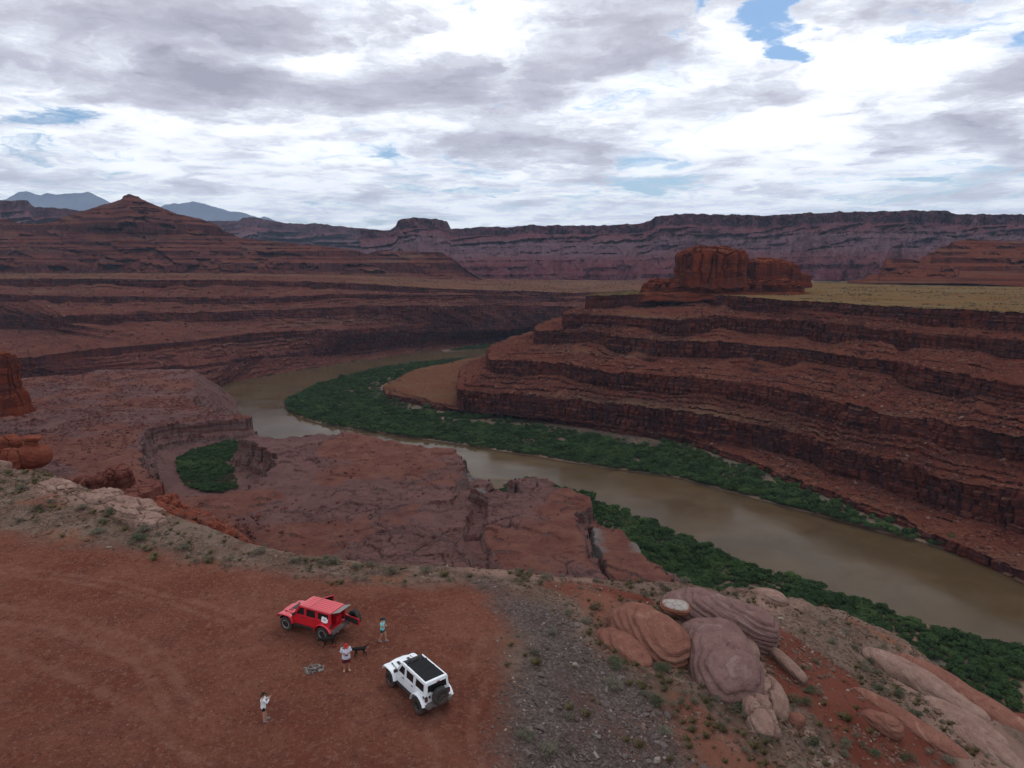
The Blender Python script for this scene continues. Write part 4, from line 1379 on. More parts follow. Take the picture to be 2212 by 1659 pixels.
# ------------------------------------------------------------------ loose stones, boulders, bushes
def hull_rock(seed, n=13, flat=0.6):
    r_ = random.Random(seed)
    bm = bmesh.new()
    for _ in range(n):
        v = Vector((r_.gauss(0, 1), r_.gauss(0, 1), r_.gauss(0, 1))).normalized()
        v *= 0.8 + 0.2 * r_.random()
        bm.verts.new((v.x * (0.85 + 0.3 * r_.random()), v.y * 0.8, v.z * flat))
    res = bmesh.ops.convex_hull(bm, input=bm.verts)
    bmesh.ops.delete(bm, geom=[g for g in res['geom_interior'] if isinstance(g, bmesh.types.BMVert)], context='VERTS')
    me = bpy.data.meshes.new('rock_shape')
    bm.to_mesh(me)
    bm.free()
    return me


def rock_set(mat, seed, n=5, flat=0.6):
    ms = []
    for i in range(n):
        me = hull_rock(seed + i, 12 + i % 4, flat)
        me.materials.append(mat)
        ms.append(me)
    return ms


def sources(name, meshes):
    c = bpy.data.collections.new(name)
    for i, me in enumerate(meshes):
        o = bpy.data.objects.new(name + '_shape', me)
        c.objects.link(o)
    return c


def scatter(name, pts, scl, rot, coll, kind='stuff'):
    """one object of many pieces: instances on points"""
    me = bpy.data.meshes.new(name)
    me.vertices.add(len(pts))
    me.vertices.foreach_set('co', np.asarray(pts, np.float32).ravel())
    a = me.attributes.new('scl', 'FLOAT_VECTOR', 'POINT')
    sc_ = np.asarray(scl, np.float32)
    if sc_.ndim == 1:
        sc_ = np.repeat(sc_[:, None], 3, 1)
    a.data.foreach_set('vector', np.ascontiguousarray(sc_).ravel())
    a = me.attributes.new('rot', 'FLOAT_VECTOR', 'POINT')
    a.data.foreach_set('vector', np.ascontiguousarray(rot, np.float32).ravel())
    o = link_mesh(name, me, None)
    ng = bpy.data.node_groups.new(name, 'GeometryNodeTree')
    ng.interface.new_socket('Geometry', in_out='INPUT', socket_type='NodeSocketGeometry')
    ng.interface.new_socket('Geometry', in_out='OUTPUT', socket_type='NodeSocketGeometry')
    N, L = ng.nodes, ng.links
    gi, go = N.new('NodeGroupInput'), N.new('NodeGroupOutput')
    ci = N.new('GeometryNodeCollectionInfo')
    ci.inputs['Collection'].default_value = coll
    ci.inputs['Separate Children'].default_value = True
    ci.inputs['Reset Children'].default_value = True
    iop = N.new('GeometryNodeInstanceOnPoints')
    iop.inputs['Pick Instance'].default_value = True
    s1 = N.new('GeometryNodeInputNamedAttribute')
    s1.data_type = 'FLOAT_VECTOR'
    s1.inputs['Name'].default_value = 'scl'
    s2 = N.new('GeometryNodeInputNamedAttribute')
    s2.data_type = 'FLOAT_VECTOR'
    s2.inputs['Name'].default_value = 'rot'
    er = N.new('FunctionNodeEulerToRotation')
    rv = N.new('FunctionNodeRandomValue')
    rv.data_type = 'INT'
    rv.inputs[4].default_value = 0
    rv.inputs[5].default_value = max(0, len(coll.objects) - 1)
    L.new(gi.outputs[0], iop.inputs['Points'])
    L.new(ci.outputs[0], iop.inputs['Instance'])
    L.new(rv.outputs[2], iop.inputs['Instance Index'])
    L.new(s1.outputs[0], iop.inputs['Scale'])
    L.new(s2.outputs[0], er.inputs[0])
    L.new(er.outputs[0], iop.inputs['Rotation'])
    L.new(iop.outputs[0], go.inputs[0])
    md = o.modifiers.new('scatter', 'NODES')
    md.node_group = ng
    tag(o, kind=kind)
    return o


def put(name, me, loc, scl, rot, label=None, cat=None, group=None):
    o = bpy.data.objects.new(name, me)
    o.location = loc
    o.scale = scl if hasattr(scl, '__len__') else (scl,) * 3
    o.rotation_euler = rot
    col.objects.link(o)
    return tag(o, label, cat, group)


def split_scatter(name, meshes, P_, S_, Rt, label, cat, group, n_ind, stuff_name):
    """the pieces that show largest become things of their own, the rest one mass"""
    P_ = np.asarray(P_)
    S_ = np.asarray(S_)
    Rt = np.asarray(Rt)
    dist = np.sqrt((P_[:, 0]) ** 2 + P_[:, 1] ** 2 + (P_[:, 2] - CAMZ) ** 2)
    s1 = S_ if S_.ndim == 1 else S_.max(1)
    uu = P_[:, 0] / P_[:, 1] * FPX * math.cos(PITCH) + 1106
    big = np.where((uu > 0) & (uu < 2212), s1 / dist, 0)
    order = np.argsort(-big)
    for k, i in enumerate(order[:n_ind]):
        put(name, meshes[k % len(meshes)], P_[i], tuple(S_[i]) if S_.ndim > 1 else float(S_[i]), tuple(Rt[i]), label, cat, group)
    r_ = order[n_ind:]
    if len(r_):
        scatter(stuff_name, P_[r_], S_[r_], Rt[r_], sources(stuff_name, meshes))


rk_grey = rock_set(M_stone_grey, 100, 6, 0.5)
rk_red = rock_set(M_stone_red, 200, 6, 0.55)
M_stone_fringe = stone_mat('fringe_stone', (.10, .058, .046), (.20, .135, .108), (.29, .23, .195))
rk_fr = rock_set(M_stone_fringe, 250, 6, 0.45)
rk_block = rock_set(M_block, 300, 6, 0.75)
rk_boulder = rock_set(M_boulder, 400, 6, 0.7)


def on_ground(n, prob, seed, ymax=112.0):
    """random points of the overlook mesh, weighted by a mask and by nearness"""
    r_ = np.random.default_rng(seed)
    ok = (Yf < ymax) & (Xf / Yf > -0.80) & (Xf / Yf < 0.80)
    area = (Yf ** 2)
    wgt = (prob * area * ok).ravel()
    idx = r_.choice(wgt.size, size=n, p=wgt / wgt.sum())
    jx, jy = (r_.random(n) - .5) * .22, (r_.random(n) - .5) * .3
    return np.stack([Xf.ravel()[idx] + jx, Yf.ravel()[idx] + jy, Zf.ravel()[idx]], -1), r_


def rots(n, r_, tilt=0.4):
    return np.stack([(r_.random(n) - .5) * tilt, (r_.random(n) - .5) * tilt, r_.random(n) * 6.28], -1)


P_, r_ = on_ground(9000, a_grav * (0.25 + sst(fbm(Xf / 4, Yf / 4, 121, 3), -0.2, 0.4)), 1)
S_ = 0.05 + 0.11 * r_.random(9000) ** 2.2 + 0.26 * (r_.random(9000) > 0.985)
split_scatter('shale_stone', rk_grey, P_, S_, rots(9000, r_), 'grey shale slab lying in the scree right of the dirt pad', 'stone', 'grey shale stones on the scree slope', 150, 'scree')
P_, r_ = on_ground(17000, (1 - a_grav) * (1 - a_dirt) * inside * (0.25 + sst(fbm(Xf / 3, Yf / 3, 123, 3), -0.1, 0.4)), 2)
S_ = 0.05 + 0.16 * r_.random(17000) ** 3 + 0.25 * (r_.random(17000) > 0.985)
split_scatter('ledge_stone', rk_fr, P_, S_, rots(17000, r_), 'reddish stone lying among scrub on the rocky slope', 'stone', 'loose stones on the rocky slope', 120, 'rubble')
P_, r_ = on_ground(6000, a_dirt * (0.15 + sst(fbm(Xf / 6, Yf / 6, 125, 3), -0.2, 0.5)), 3)
S_ = 0.02 + 0.055 * r_.random(6000) ** 3
scatter('gravel', P_, S_, rots(6000, r_), sources('gravel', rk_red))

P_, r_ = on_ground(5200, sst(sdf_, -2, -5) * sst(Xf / Yf, -.30, -.42) * (0.1 + sst(fbm(Xf / 12, Yf / 12, 127, 4), -.1, .3)), 4, 420.0)
S_ = 0.25 + 1.3 * r_.random(5200) ** 4
scatter('rockfall', P_, S_, rots(5200, r_, .9), sources('rockfall', rock_set(M_redrock, 270, 4, .75) + rk_block[:2]))

# blocks on the talus of both walls and on the shelf
def talus(W, n, seed, smin, smax, zone=None):
    X, Y, Z, CM, GR = W
    r_ = np.random.default_rng(seed)
    vis = (X / Y > -0.80) & (X / Y < 0.80) & (Y > 150)
    wgt = ((1 - CM) * (GR < .5) * vis * sst(fbm(X / 30., Y / 30., seed, 4), -0.3, 0.3)).ravel() * np.sqrt(np.maximum(Y, 1)).ravel()
    idx = r_.choice(wgt.size, size=n, p=wgt / wgt.sum())
    s_ = smin + (smax - smin) * r_.random(n) ** 4
    return np.stack([X.ravel()[idx], Y.ravel()[idx], Z.ravel()[idx] + 0.1], -1), s_, rots(n, r_, 1.2)


a1, b1, c1 = talus(RW, 17000, 5, 0.4, 2.6)
a2, b2, c2 = talus(LW, 16000, 6, 0.6, 3.8)
r_ = np.random.default_rng(9)
okb = (sdb > 3) & (alb < -2)
upb = sst(Yb_, 400, 560) * sst(Xb_, -165, -260)
wgt = (okb * (sst(fbm(Xb_ / 25., Yb_ / 25., 131, 4), 0.0, 0.4) + 2.5 * upb * sst(fbm(Xb_ / 20., Yb_ / 20., 133, 4), -.2, .3)) * Yb_ ** 2).ravel()
nb = 14000
idx = r_.choice(wgt.size, size=nb, p=wgt / wgt.sum())
a3 = np.stack([Xb_.ravel()[idx], Yb_.ravel()[idx], Zb_.ravel()[idx]], -1)
b3 = 0.25 + 1.6 * r_.random(nb) ** 6 + 1.3 * upb.ravel()[idx] * r_.random(nb) ** 3
split_scatter('talus_block', rk_block, np.concatenate([a1, a2]), np.concatenate([b1, b2]), np.concatenate([c1, c2]), 'red sandstone block resting on the canyon talus', 'rock', 'blocks on the canyon talus', 150, 'talus')
split_scatter('boulder', rk_boulder, a3, b3, rots(nb, r_, 0.6), 'dark red boulder lying on the slickrock shelf above the river', 'boulder', 'boulders on the slickrock shelf', 100, 'rock_debris')


# ---- sculpted sandstone: rounded and jointed bodies
def sculpt(name, mat, loc, semi, rot=(0, 0, 0), sub=5, boxy=2.0, amp=0.12, fq=0.6, ridge=0.0, rfq=2.4, axis=(0.25, 0.1, 1.0), flat_base=None, foot=None, seed=1, crack=0.0, parent=None, strat=0.0):
    bm = bmesh.new()
    bmesh.ops.create_icosphere(bm, subdivisions=sub, radius=1.0)
    V = np.array([v.co[:] for v in bm.verts])
    Fq = np.array([[l.index for l in f.verts] for f in bm.faces])
    bm.free()
    n = V / np.linalg.norm(V, axis=1)[:, None]
    r0 = (np.abs(n) ** boxy).sum(1) ** (-1.0 / boxy)
    if foot is not None:
        dn = n[:, 2] < 0
        hx = np.hypot(n[:, 0], n[:, 1]) + 1e-9
        ux, uy = n[:, 0] / hx, n[:, 1] / hx
        re = (np.abs(ux) ** boxy + np.abs(uy) ** boxy) ** (-1.0 / boxy)
        tt = np.clip(hx / .6, 0, 1)
        n0 = n * r0[:, None]
        n0[dn, 0] = (ux * re * tt * (1 + foot * np.abs(n[:, 2])))[dn]
        n0[dn, 1] = (uy * re * tt * (1 + foot * np.abs(n[:, 2])))[dn]
        n0[dn, 2] = np.clip(n[dn, 2] / .8, -1, 0)
    else:
        n0 = n * r0[:, None]
    Q = n0 * np.array(semi)[None]
    big = fbm3(Q[:, 0] * fq, Q[:, 1] * fq, Q[:, 2] * fq, seed, 4)
    size = float(np.mean(semi))
    d = amp * size * big
    if ridge:
        ax = np.array(axis) / np.linalg.norm(axis)
        q = (Q @ ax) * rfq + 1.2 * fbm3(Q[:, 0] * .4, Q[:, 1] * .4, Q[:, 2] * .4, seed + 3, 3)
        f = q - np.floor(q)
        amt = 0.4 + 0.6 * hash1(np.floor(q).astype(np.int64), 0, seed)
        d = d - ridge * amt * np.abs(f - 0.35) * 2.0
    if strat:
        q = Q[:, 2] / strat + 0.6 * big
        d = d + 0.10 * size * (hash1(np.floor(q).astype(np.int64), 1, seed) - 0.5)
    if crack:
        e, idv = cells(Q[:, 0] / crack + 0.3 * big, Q[:, 1] / crack + 0.2 * big, seed + 5)
        d = d - 0.16 * size * np.exp(-(e / 0.07) ** 2) + 0.12 * size * (idv - .5)
    Q = Q + n * d[:, None]
    if flat_base is not None:
        Q[:, 2] = np.maximum(Q[:, 2], flat_base)
    me = np_mesh(name, Q, Fq, smooth=(crack == 0 and strat == 0))
    o = link_mesh(name, me, mat, parent)
    o.location = loc
    o.rotation_euler = rot
    return o


def heading(p, q):
    return math.atan2(q[1] - p[1], q[0] - p[0])


def dome(u, v, semi, hdg, mat, up, label, name='sandstone_dome', **k):
    p = gpos(u, v)
    o = sculpt(name, mat, (p[0], p[1], p[2] + up), semi, (k.pop('rx', 0.0), k.pop('ry', 0.0), hdg), **k)
    return tag(o, label, k.get('cat', 'rock'), None)


h1 = heading(gpos(1450, 1300), gpos(1640, 1372))
dome(1548, 1352, (4.7, 2.2, 2.1), h1, M_dome_purple, 0.3, 'long purple banded sandstone dome, farthest of the rounded domes', ry=0.10, sub=6, boxy=2.8, amp=0.15, fq=0.22, ridge=0.16, rfq=2.6, axis=(.30, .05, 1.0), seed=51)
h2 = heading(gpos(1500, 1360), gpos(1590, 1500))
dome(1552, 1450, (3.8, 2.6, 2.8), h2, M_dome_purple, -.25, 'big purple sandstone dome right beneath the white capped disc', ry=0.22, sub=6, boxy=2.9, amp=0.16, fq=0.25, ridge=0.16, rfq=2.6, axis=(.30, .05, 1.0), seed=53)
h3 = heading(gpos(1340, 1330), gpos(1450, 1410))
dome(1398, 1384, (3.1, 2.2, 2.2), h3, M_dome_orange, -.25, 'orange layered sandstone dome left of the big purple dome', ry=0.16, sub=6, boxy=2.8, amp=0.15, fq=0.28, ridge=0.15, rfq=3.0, axis=(.30, .05, 1.0), seed=55)
dome(1345, 1400, (2.4, 1.4, 1.1), h3 + .1, M_dome_orange, -.2, 'low orange sandstone hump at the left foot of the orange dome', ry=0.16, sub=5, amp=0.14, fq=0.5, ridge=0.12, rfq=1.8, seed=57)
p = gpos(1450, 1338)
tag(sculpt('capped_disc', M_disc, (p[0], p[1] - 1.0, p[2] + 1.55), (1.15, .9, .40), (0.06, 0.05, -0.2), sub=5, boxy=2.6, amp=0.07, fq=1.2, ridge=0.05, rfq=6.0, axis=(0, 0, 1), seed=59), 'flat round rock with a cracked white top perched between the domes', 'rock')
for (u, v, semi, up, sd_0, lb) in ((1628, 1470, (1.3, .95, 1.0), .1, 61, 'tan boulder touching the right side of the big purple dome'),
                                   (1655, 1512, (1.7, 1.1, 1.1), .0, 62, 'widest pale tan boulder below the big purple dome'),
                                   (1612, 1415, (1.0, .8, .8), .2, 63, 'small tan boulder between the two purple domes'),
                                   (1640, 1556, (1.4, 1.0, 1.0), .0, 64, 'rounded pinkish boulder lowest beneath the tan boulders')):
    dome(u, v, semi, h2, M_dome_tan, up, lb, name='tan_boulder', ry=.35, sub=5, boxy=3.0, amp=0.24, fq=0.55, ridge=0.08, rfq=2.6, crack=2.2, seed=sd_0)
dome(1700, 1445, (1.7, .42, .45), heading(gpos(1672, 1418), gpos(1728, 1470)), M_dome_tan, .35, 'long leaning slab with a white top on the red dirt slope', name='leaning_slab', ry=.3, rx=.35, sub=4, boxy=3.5, amp=0.08, seed=66)
dome(1716, 1563, (.7, .5, .5), 0.4, M_dome_orange, .15, 'rounded reddish boulder alone on the red dirt slope', name='small_boulder', sub=4, boxy=2.6, amp=.16, seed=67)
dome(1902, 1572, (1.35, .8, .8), -0.7, M_dome_orange, .2, 'big reddish boulder near the pale slickrock at lower right', name='small_boulder', sub=5, boxy=2.5, amp=.14, seed=68, ridge=.06)
dome(1655, 1292, (1.9, 1.1, .8), -.4, M_dome_tan, .0, 'pale hump of rock on the rim against the green thicket', name='rim_hump', sub=5, boxy=2.3, amp=.16, seed=69, ridge=.06)
for i, (u, v, semi, up, hd, mm, lb) in enumerate(((1990, 1478, (5.0, 1.6, 1.0), -.05, -.78, M_dome_tan, 'long smooth tan slickrock rib at lower right'),
                                 (2075, 1500, (5.5, 1.5, .9), .0, -.80, M_dome_orange, 'long orange slickrock rib along the right rim'),
                                 (2080, 1570, (3.2, 1.6, 1.0), .0, -.7, M_dome_tan, 'pale bulging slickrock hump at the right edge of the slope'),
                                 (2130, 1625, (2.6, 1.2, .9), .1, -.7, M_dome_tan, 'pale slickrock hump in the bottom right corner'),
                                 (1960, 1560, (4.0, 1.1, .6), -.1, -.75, M_dome_orange, 'low orange slickrock rib beside the red dirt slope'))):
    dome(u, v, semi, hd, mm, up, lb, name='slickrock_rib', ry=.22, sub=5, boxy=2.3, amp=.14, fq=.35, ridge=.08, rfq=1.6, seed=71 + i)
for i, (u, v, semi, up, mm, lb) in enumerate(((215, 1075, (2.2, 1.5, .7), .0, M_dome_tan, 'pale outcrop on the left rim beside the red blocks'), (290, 1106, (3.2, 1.7, .8), .0, M_dome_tan, 'widest pale outcrop on the left rim'),
                                 (320, 1130, (1.7, 1.2, .7), .0, M_dome_tan, 'pale outcrop at the lower end of the left rim outcrops'), (120, 1050, (2.6, 1.4, .55), -.1, M_dome_tan, 'low pale outcrop on the left rim below the balanced rock'))):
    dome(u, v, semi, -.5, mm, up, lb, name='rim_outcrop', sub=5, boxy=3.4, amp=.34, fq=.55, strat=.30, crack=1.5, seed=81 + i)

# broken stone packed round the feet of the domes
r_ = np.random.default_rng(77)
dp = []
for (u, v, n_, rr) in ((1548, 1372, 120, 5.0), (1545, 1500, 110, 3.6), (1400, 1425, 90, 3.4), (1345, 1425, 60, 2.6), (1650, 1540, 90, 2.4), (1700, 1450, 60, 2.4), (1600, 1400, 80, 2.2), (1500, 1420, 60, 2.4)):
    c_ = hit(u, v)
    a_ = r_.random(n_) * 6.283
    q_ = rr * (.55 + .55 * r_.random(n_))
    dp.append(np.stack([c_[0] + q_ * np.cos(a_), c_[1] + .8 * q_ * np.sin(a_)], -1))
dp = np.concatenate(dp)
zd, _s = fore_height(dp[:, 0], dp[:, 1])
scatter('dome_debris', np.concatenate([dp, zd[:, None]], 1), .07 + .34 * r_.random(len(dp)) ** 3, rots(len(dp), r_, .5), sources('dome_debris', rk_fr))

# balanced rock and orange boulders at the left edge, on the slope just under the rim
def on_slope(u, v, y):
    d = pix_dir(u, v)
    return Vector((d.x / d.y * y, y, CAMZ + d.z / d.y * y))


e = empty('balanced_rock', tuple(on_slope(76, 1010, 132)))
tag(e, 'orange red balanced rock with a flat cap stone at the left edge', 'rock')
sculpt('boulder', M_redrock, (0, 0, 2.4), (2.9, 2.4, 2.35), (0, 0, .3), 5, 2.9, .16, .35, seed=91, parent=e)
sculpt('pedestal', M_redrock, (-.2, 0, 4.9), (1.15, 1.0, 1.0), (0, 0, .3), 4, 3.5, .16, .7, seed=92, parent=e)
sculpt('cap_stone', M_redrock, (.1, 0, 6.1), (1.6, 1.2, .42), (.05, .08, .3), 4, 3.4, .2, .9, seed=93, parent=e, strat=.3)
for i, (u, v, y, semi, up, lb) in enumerate(((30, 1008, 130, (2.0, 1.7, 2.5), 1.2, 'orange red boulder touching the left side of the balanced rock'), (22, 968, 134, (1.9, 1.7, 1.5), 1.0, 'rounded orange boulder stacked above the left edge boulders'), (-14, 985, 132, (2.2, 2.0, 3.6), .8, 'orange boulder cut by the left edge of the picture'), (4, 1012, 118, (1.5, 1.2, 1.1), .4, 'small pale boulder in front of the left edge boulders'))):
    o = sculpt('orange_boulder', M_redrock if i < 3 else M_dome_tan, on_slope(u, v, y) + Vector((0, 0, up)), semi, (0.15 * i, 0, i), 5, 3.0, .24, .5, seed=94 + i, strat=.9, crack=2.4)
    tag(o, lb, 'rock')
# red ledge with a row of rounded blocks, and its dark front
def slab_rock(name, top_px, y_ref, thick, mat, label, seed, cat='rock'):
    z = on_slope(*top_px[0], y_ref).z
    pts = [at(u, v, z)[:2] for (u, v) in top_px]
    cx, cy = np.mean([p_[0] for p_ in pts]), np.mean([p_[1] for p_ in pts])
    hw = max(abs(p_[0] - cx) for p_ in pts) * 1.35
    hd = max(abs(p_[1] - cy) for p_ in pts) * 1.35
    n = 90
    Xs, Ys = np.meshgrid(np.linspace(-hw, hw, n), np.linspace(-hd, hd, n))
    sd1 = poly_sdf(Xs + cx, Ys + cy, pts)
    ee, idv = cells(Xs / 3.2, Ys / 3.2, seed)
    sd1 = sd1 + (idv - .5) * 1.4 + .5 * fbm(Xs / 2., Ys / 2., seed, 3)
    Zs = .5 * fbm(Xs / 3., Ys / 3., seed + 1, 4) - thick * (0.55 * sst(-sd1, 0, .5) + .45 * sst(-sd1, .9, 1.3)) - .5 * np.exp(-(ee / .06) ** 2) * sst(sd1, 0, .5) + (idv - .5) * .35
    o = grid_mesh(name, Xs, Ys, Zs, mat, False, {}, keep=sd1 > -2.2)
    o.location = (cx, cy, z)
    return tag(o, label, cat), z


slab_rock('rock_ledge', [(262, 1050), (300, 1036), (345, 1032), (346, 1048), (318, 1062), (282, 1078), (255, 1074)], 168, 9.0, M_darkred, 'dark red rock ledge with a sheer shaded front below the left rim', 131)
slab_rock('rock_ledge', [(150, 1050), (200, 1030), (262, 1022), (275, 1040), (262, 1062), (200, 1066)], 172, 6.0, M_darkred, 'red rock ledge carrying a row of rounded blocks', 133)
for i, (u, v, s_) in enumerate(((175, 1052, 2.2), (196, 1050, 2.3), (214, 1046, 2.4), (232, 1044, 2.2), (248, 1036, 2.7), (264, 1030, 2.6), (206, 1062, 1.8), (228, 1060, 1.6), (182, 1062, 1.8), (256, 1052, 1.5))):
    o = sculpt('rounded_block', M_darkred, on_slope(u, v, 168) + Vector((0, 0, .4)), (s_, s_ * .8, s_ * 1.05), (0.25 * math.sin(i * 2.1), -.3, .5 * i), 5, 5.0, .16, .6, seed=141 + i, strat=1.3, crack=2.6, foot=.05)
    tag(o, 'rounded red block standing in a row on the red ledge', 'rock', 'rounded red blocks on the ledge')
for i, (u, v, y, s_) in enumerate(((322, 1112, 150, 1.7), (338, 1098, 155, 1.6), (352, 1088, 160, 1.9), (366, 1082, 162, 1.8), (376, 1092, 160, 1.3), (345, 1112, 150, 1.5), (312, 1098, 155, 1.3), (392, 1100, 162, 1.3), (405, 1112, 166, 1.2), (420, 1120, 168, 1.3), (430, 1140, 160, 1.2), (452, 1132, 175, 1.1), (385, 1120, 158, 1.1))):
    o = sculpt('fallen_boulder', M_redrock if i < 9 else M_darkred, on_slope(u, v, y) + Vector((0, 0, .3)), (s_ * 1.1, s_ * .9, s_ * .8), (.3 * math.sin(i), .2, i), 5, 4.5, .22, .7, seed=161 + i, crack=2.2)
    tag(o, 'rounded red boulder in the rockfall below the dark ledge', 'rock', 'boulders of the rockfall below the left rim')
hz = [(u, v) for u, v in zip(np.random.default_rng(3).normal(535, 22, 46), np.random.default_rng(4).normal(1146, 15, 46))]
for i, (u, v) in enumerate(hz):
    s_ = 1.0 + 1.5 * random.random() ** 2
    p = on_slope(u, v, 139.0 / (math.tan(PITCH + math.atan((v - 829.5) / FPX))) + 1.0)
    put('heap_boulder', rk_boulder[i % 6], p, (s_ * 1.2, s_, s_), (random.random(), random.random(), random.random() * 6), 'dark boulder in the black rock heap beyond the rim', 'rock', 'boulders of the dark rock heap')
# red tower at the left edge
e = tag(sculpt('rock_tower', M_butte_red, (on_slope(-26, 800, 520).x, 520, -70.0), (19.0, 13.0, 24.0), (0, 0, .3), 6, 4.5, .16, .06, seed=181, strat=4.0, crack=8.0, foot=.35), 'red rock tower standing at the left edge of the picture', 'rock tower')
# red buttes standing on the grassy plateau
def butte(u0, u1, vt, vb, y, label, seed, depth=1.0, sq=4.6):
    c_ = at_y((u0 + u1) / 2, vb, y)
    t_ = at_y((u0 + u1) / 2, vt, y)
    hw = (u1 - u0) / 2 / FPX * y
    hh = (t_[2] - c_[2])
    o = sculpt('sandstone_butte', M_butte_red, (c_[0], y, c_[2] + hh * .42), (hw, hw * depth, hh * .58), (0, 0, 0), 6, sq, .12, .05, seed=seed, strat=6.0, crack=14.0, foot=.12)
    return tag(o, label, 'butte')


butte(1466, 1598, 536, 608, 985, 'larger red sandstone butte on the plateau rim', 191)
butte(1608, 1692, 559, 608, 1010, 'middle red sandstone butte right of the larger one', 193)
butte(1682, 1724, 568, 612, 1015, 'small red butte at the right end of the row', 195, sq=3.0)
butte(1712, 1750, 588, 616, 1012, 'lowest red rock stub beyond the small butte', 199, sq=2.6)
o = sculpt('butte_foot', M_butte_red, at_y(1560, 622, 985), (108.0, 42.0, 14.0), (0, 0, 0), 6, 3.6, .08, .05, seed=197, strat=3.0, crack=11.0, foot=.2)
tag(o, 'broad stepped red rock base under the two buttes', 'rock base')


# ------------------------------------------------------------------ plants
def bush_mesh(seed, mat, lobes=9, per=30, leaf=0.17, h=1.0, spread=0.62, upright=0.0, twigs=0, lobr=0.42):
    r_ = np.random.default_rng(seed)
    V, F_ = [], []
    for l in range(lobes):
        a = r_.random() * 6.283
        rr = spread * math.sqrt(r_.random())
        c = np.array([rr * math.cos(a), rr * math.sin(a), h * (0.25 + 0.55 * r_.random() * (1 - 0.5 * rr))])
        lr = lobr * (0.7 + 0.6 * r_.random())
        for _ in range(per):
            n = r_.normal(size=3)
            n /= np.linalg.norm(n)
            if n[2] < -0.35:
                n[2] *= -1
            p = c + n * lr * (0.75 + 0.35 * r_.random()) * np.array([1, 1, 0.8])
            if p[2] < 0.02:
                p[2] = 0.02 + 0.1 * r_.random()
            t1 = np.cross(n + r_.normal(size=3) * 0.55, [0.3, 0.2, 1.0])
            t1 /= np.linalg.norm(t1) + 1e-9
            t2 = np.cross(n, t1)
            t2 /= np.linalg.norm(t2) + 1e-9
            if upright:
                t2 = t2 * (1 - upright) + np.array([n[0] * .4, n[1] * .4, 1.0]) * upright
            s1, s2 = leaf * (0.6 + 0.8 * r_.random()), leaf * (0.7 + 0.9 * r_.random())
            b = len(V)
            V += [p - t1 * s1 * .5 - t2 * s2 * .5, p + t1 * s1 * .5 - t2 * s2 * .35, p + t1 * s1 * .25 + t2 * s2 * .6, p - t1 * s1 * .4 + t2 * s2 * .4]
            F_.append((b, b + 1, b + 2, b + 3))
    me = np_mesh('foliage_shape', np.array(V), np.array(F_), False)
    me.materials.append(mat)
    return me


def twig_mesh(seed, n=14, h=0.9, spread=0.6):
    r_ = random.Random(seed)
    V, F_ = [], []
    for _ in range(n):
        a = r_.random() * 6.283
        l = spread * (0.3 + 0.7 * r_.random())
        tip = Vector((math.cos(a) * l, math.sin(a) * l, h * (0.5 + 0.5 * r_.random())))
        side = Vector((-math.sin(a), math.cos(a), 0)) * 0.02
        b = len(V)
        V += [tuple(side), tuple(-side), tuple(tip + Vector((0, 0, .0))), tuple(Vector((0, 0, .03)))]
        F_ += [(b, b + 1, b + 2), (b + 1, b + 3, b + 2), (b + 3, b, b + 2)]
    me = bpy.data.meshes.new('twig_shape')
    me.from_pydata(V, [], F_)
    me.materials.append(M_twig)
    return me


def tuft_mesh(seed, mat, n=120, h=1.0, spread=0.55):
    """blades of a grass clump"""
    r_ = random.Random(seed)
    V, F_ = [], []
    for _ in range(n):
        a = r_.random() * 6.283
        b0 = Vector((math.cos(a), math.sin(a), 0)) * 0.22 * r_.random()
        l = spread * (0.3 + r_.random())
        tip = b0 + Vector((math.cos(a) * l, math.sin(a) * l, h * (0.45 + 0.55 * r_.random())))
        sd_ = Vector((-math.sin(a + r_.random()), math.cos(a), 0)) * 0.026
        b = len(V)
        V += [tuple(b0 + sd_), tuple(b0 - sd_), tuple((b0 + tip) / 2 + Vector((0, 0, .12)) - sd_ * .7), tuple(tip)]
        F_ += [(b, b + 1, b + 2), (b, b + 2, b + 3)]
    me = bpy.data.meshes.new('tuft_shape')
    me.from_pydata(V, [], F_)
    me.materials.append(mat)
    return me


tam = [bush_mesh(500 + i, M_tamarisk, lobes=11 + i % 3, per=64, leaf=0.165, h=0.95 + .12 * (i % 3), spread=0.62, upright=0.25) for i in range(5)]
ded = [bush_mesh(520 + i, M_dead, lobes=8, per=22, leaf=0.16, h=.7, spread=0.65, upright=0.5) for i in range(2)]


def grow(poly, step, seed, dens=None, smin=1.5, smax=2.8, z=RIVZ + 1.3, hole=None):
    r_ = np.random.default_rng(seed)
    P = np.asarray(poly)
    x0, y0 = P.min(0)
    x1, y1 = P.max(0)
    gx, gy = np.meshgrid(np.arange(x0, x1, step), np.arange(y0, y1, step))
    gx = gx + (r_.random(gx.shape) - .5) * step * 1.1
    gy = gy + (r_.random(gy.shape) - .5) * step * 1.1
    ins = poly_sdf(gx, gy, P)
    ok = (ins > 0.3) & (gx / gy > -.82) & (gx / gy < .82) & (gy > 120)
    if dens is not None:
        ok &= r_.random(gx.shape) < dens(gx, gy, ins)
    X, Y = gx[ok], gy[ok]
    s_ = smin + (smax - smin) * r_.random(len(X)) ** 1.5
    s_ = s_ * (0.55 + 0.9 * vn2(X / 14., Y / 14., seed)) * np.where(r_.random(len(X)) > .94, 1.45, 1.0)
    return np.stack([X, Y, np.full(len(X), z)], -1), np.stack([s_, s_, s_ * (0.8 + .35 * r_.random(len(X)))], -1), np.stack([np.zeros(len(X)), np.zeros(len(X)), r_.random(len(X)) * 6.28], -1)


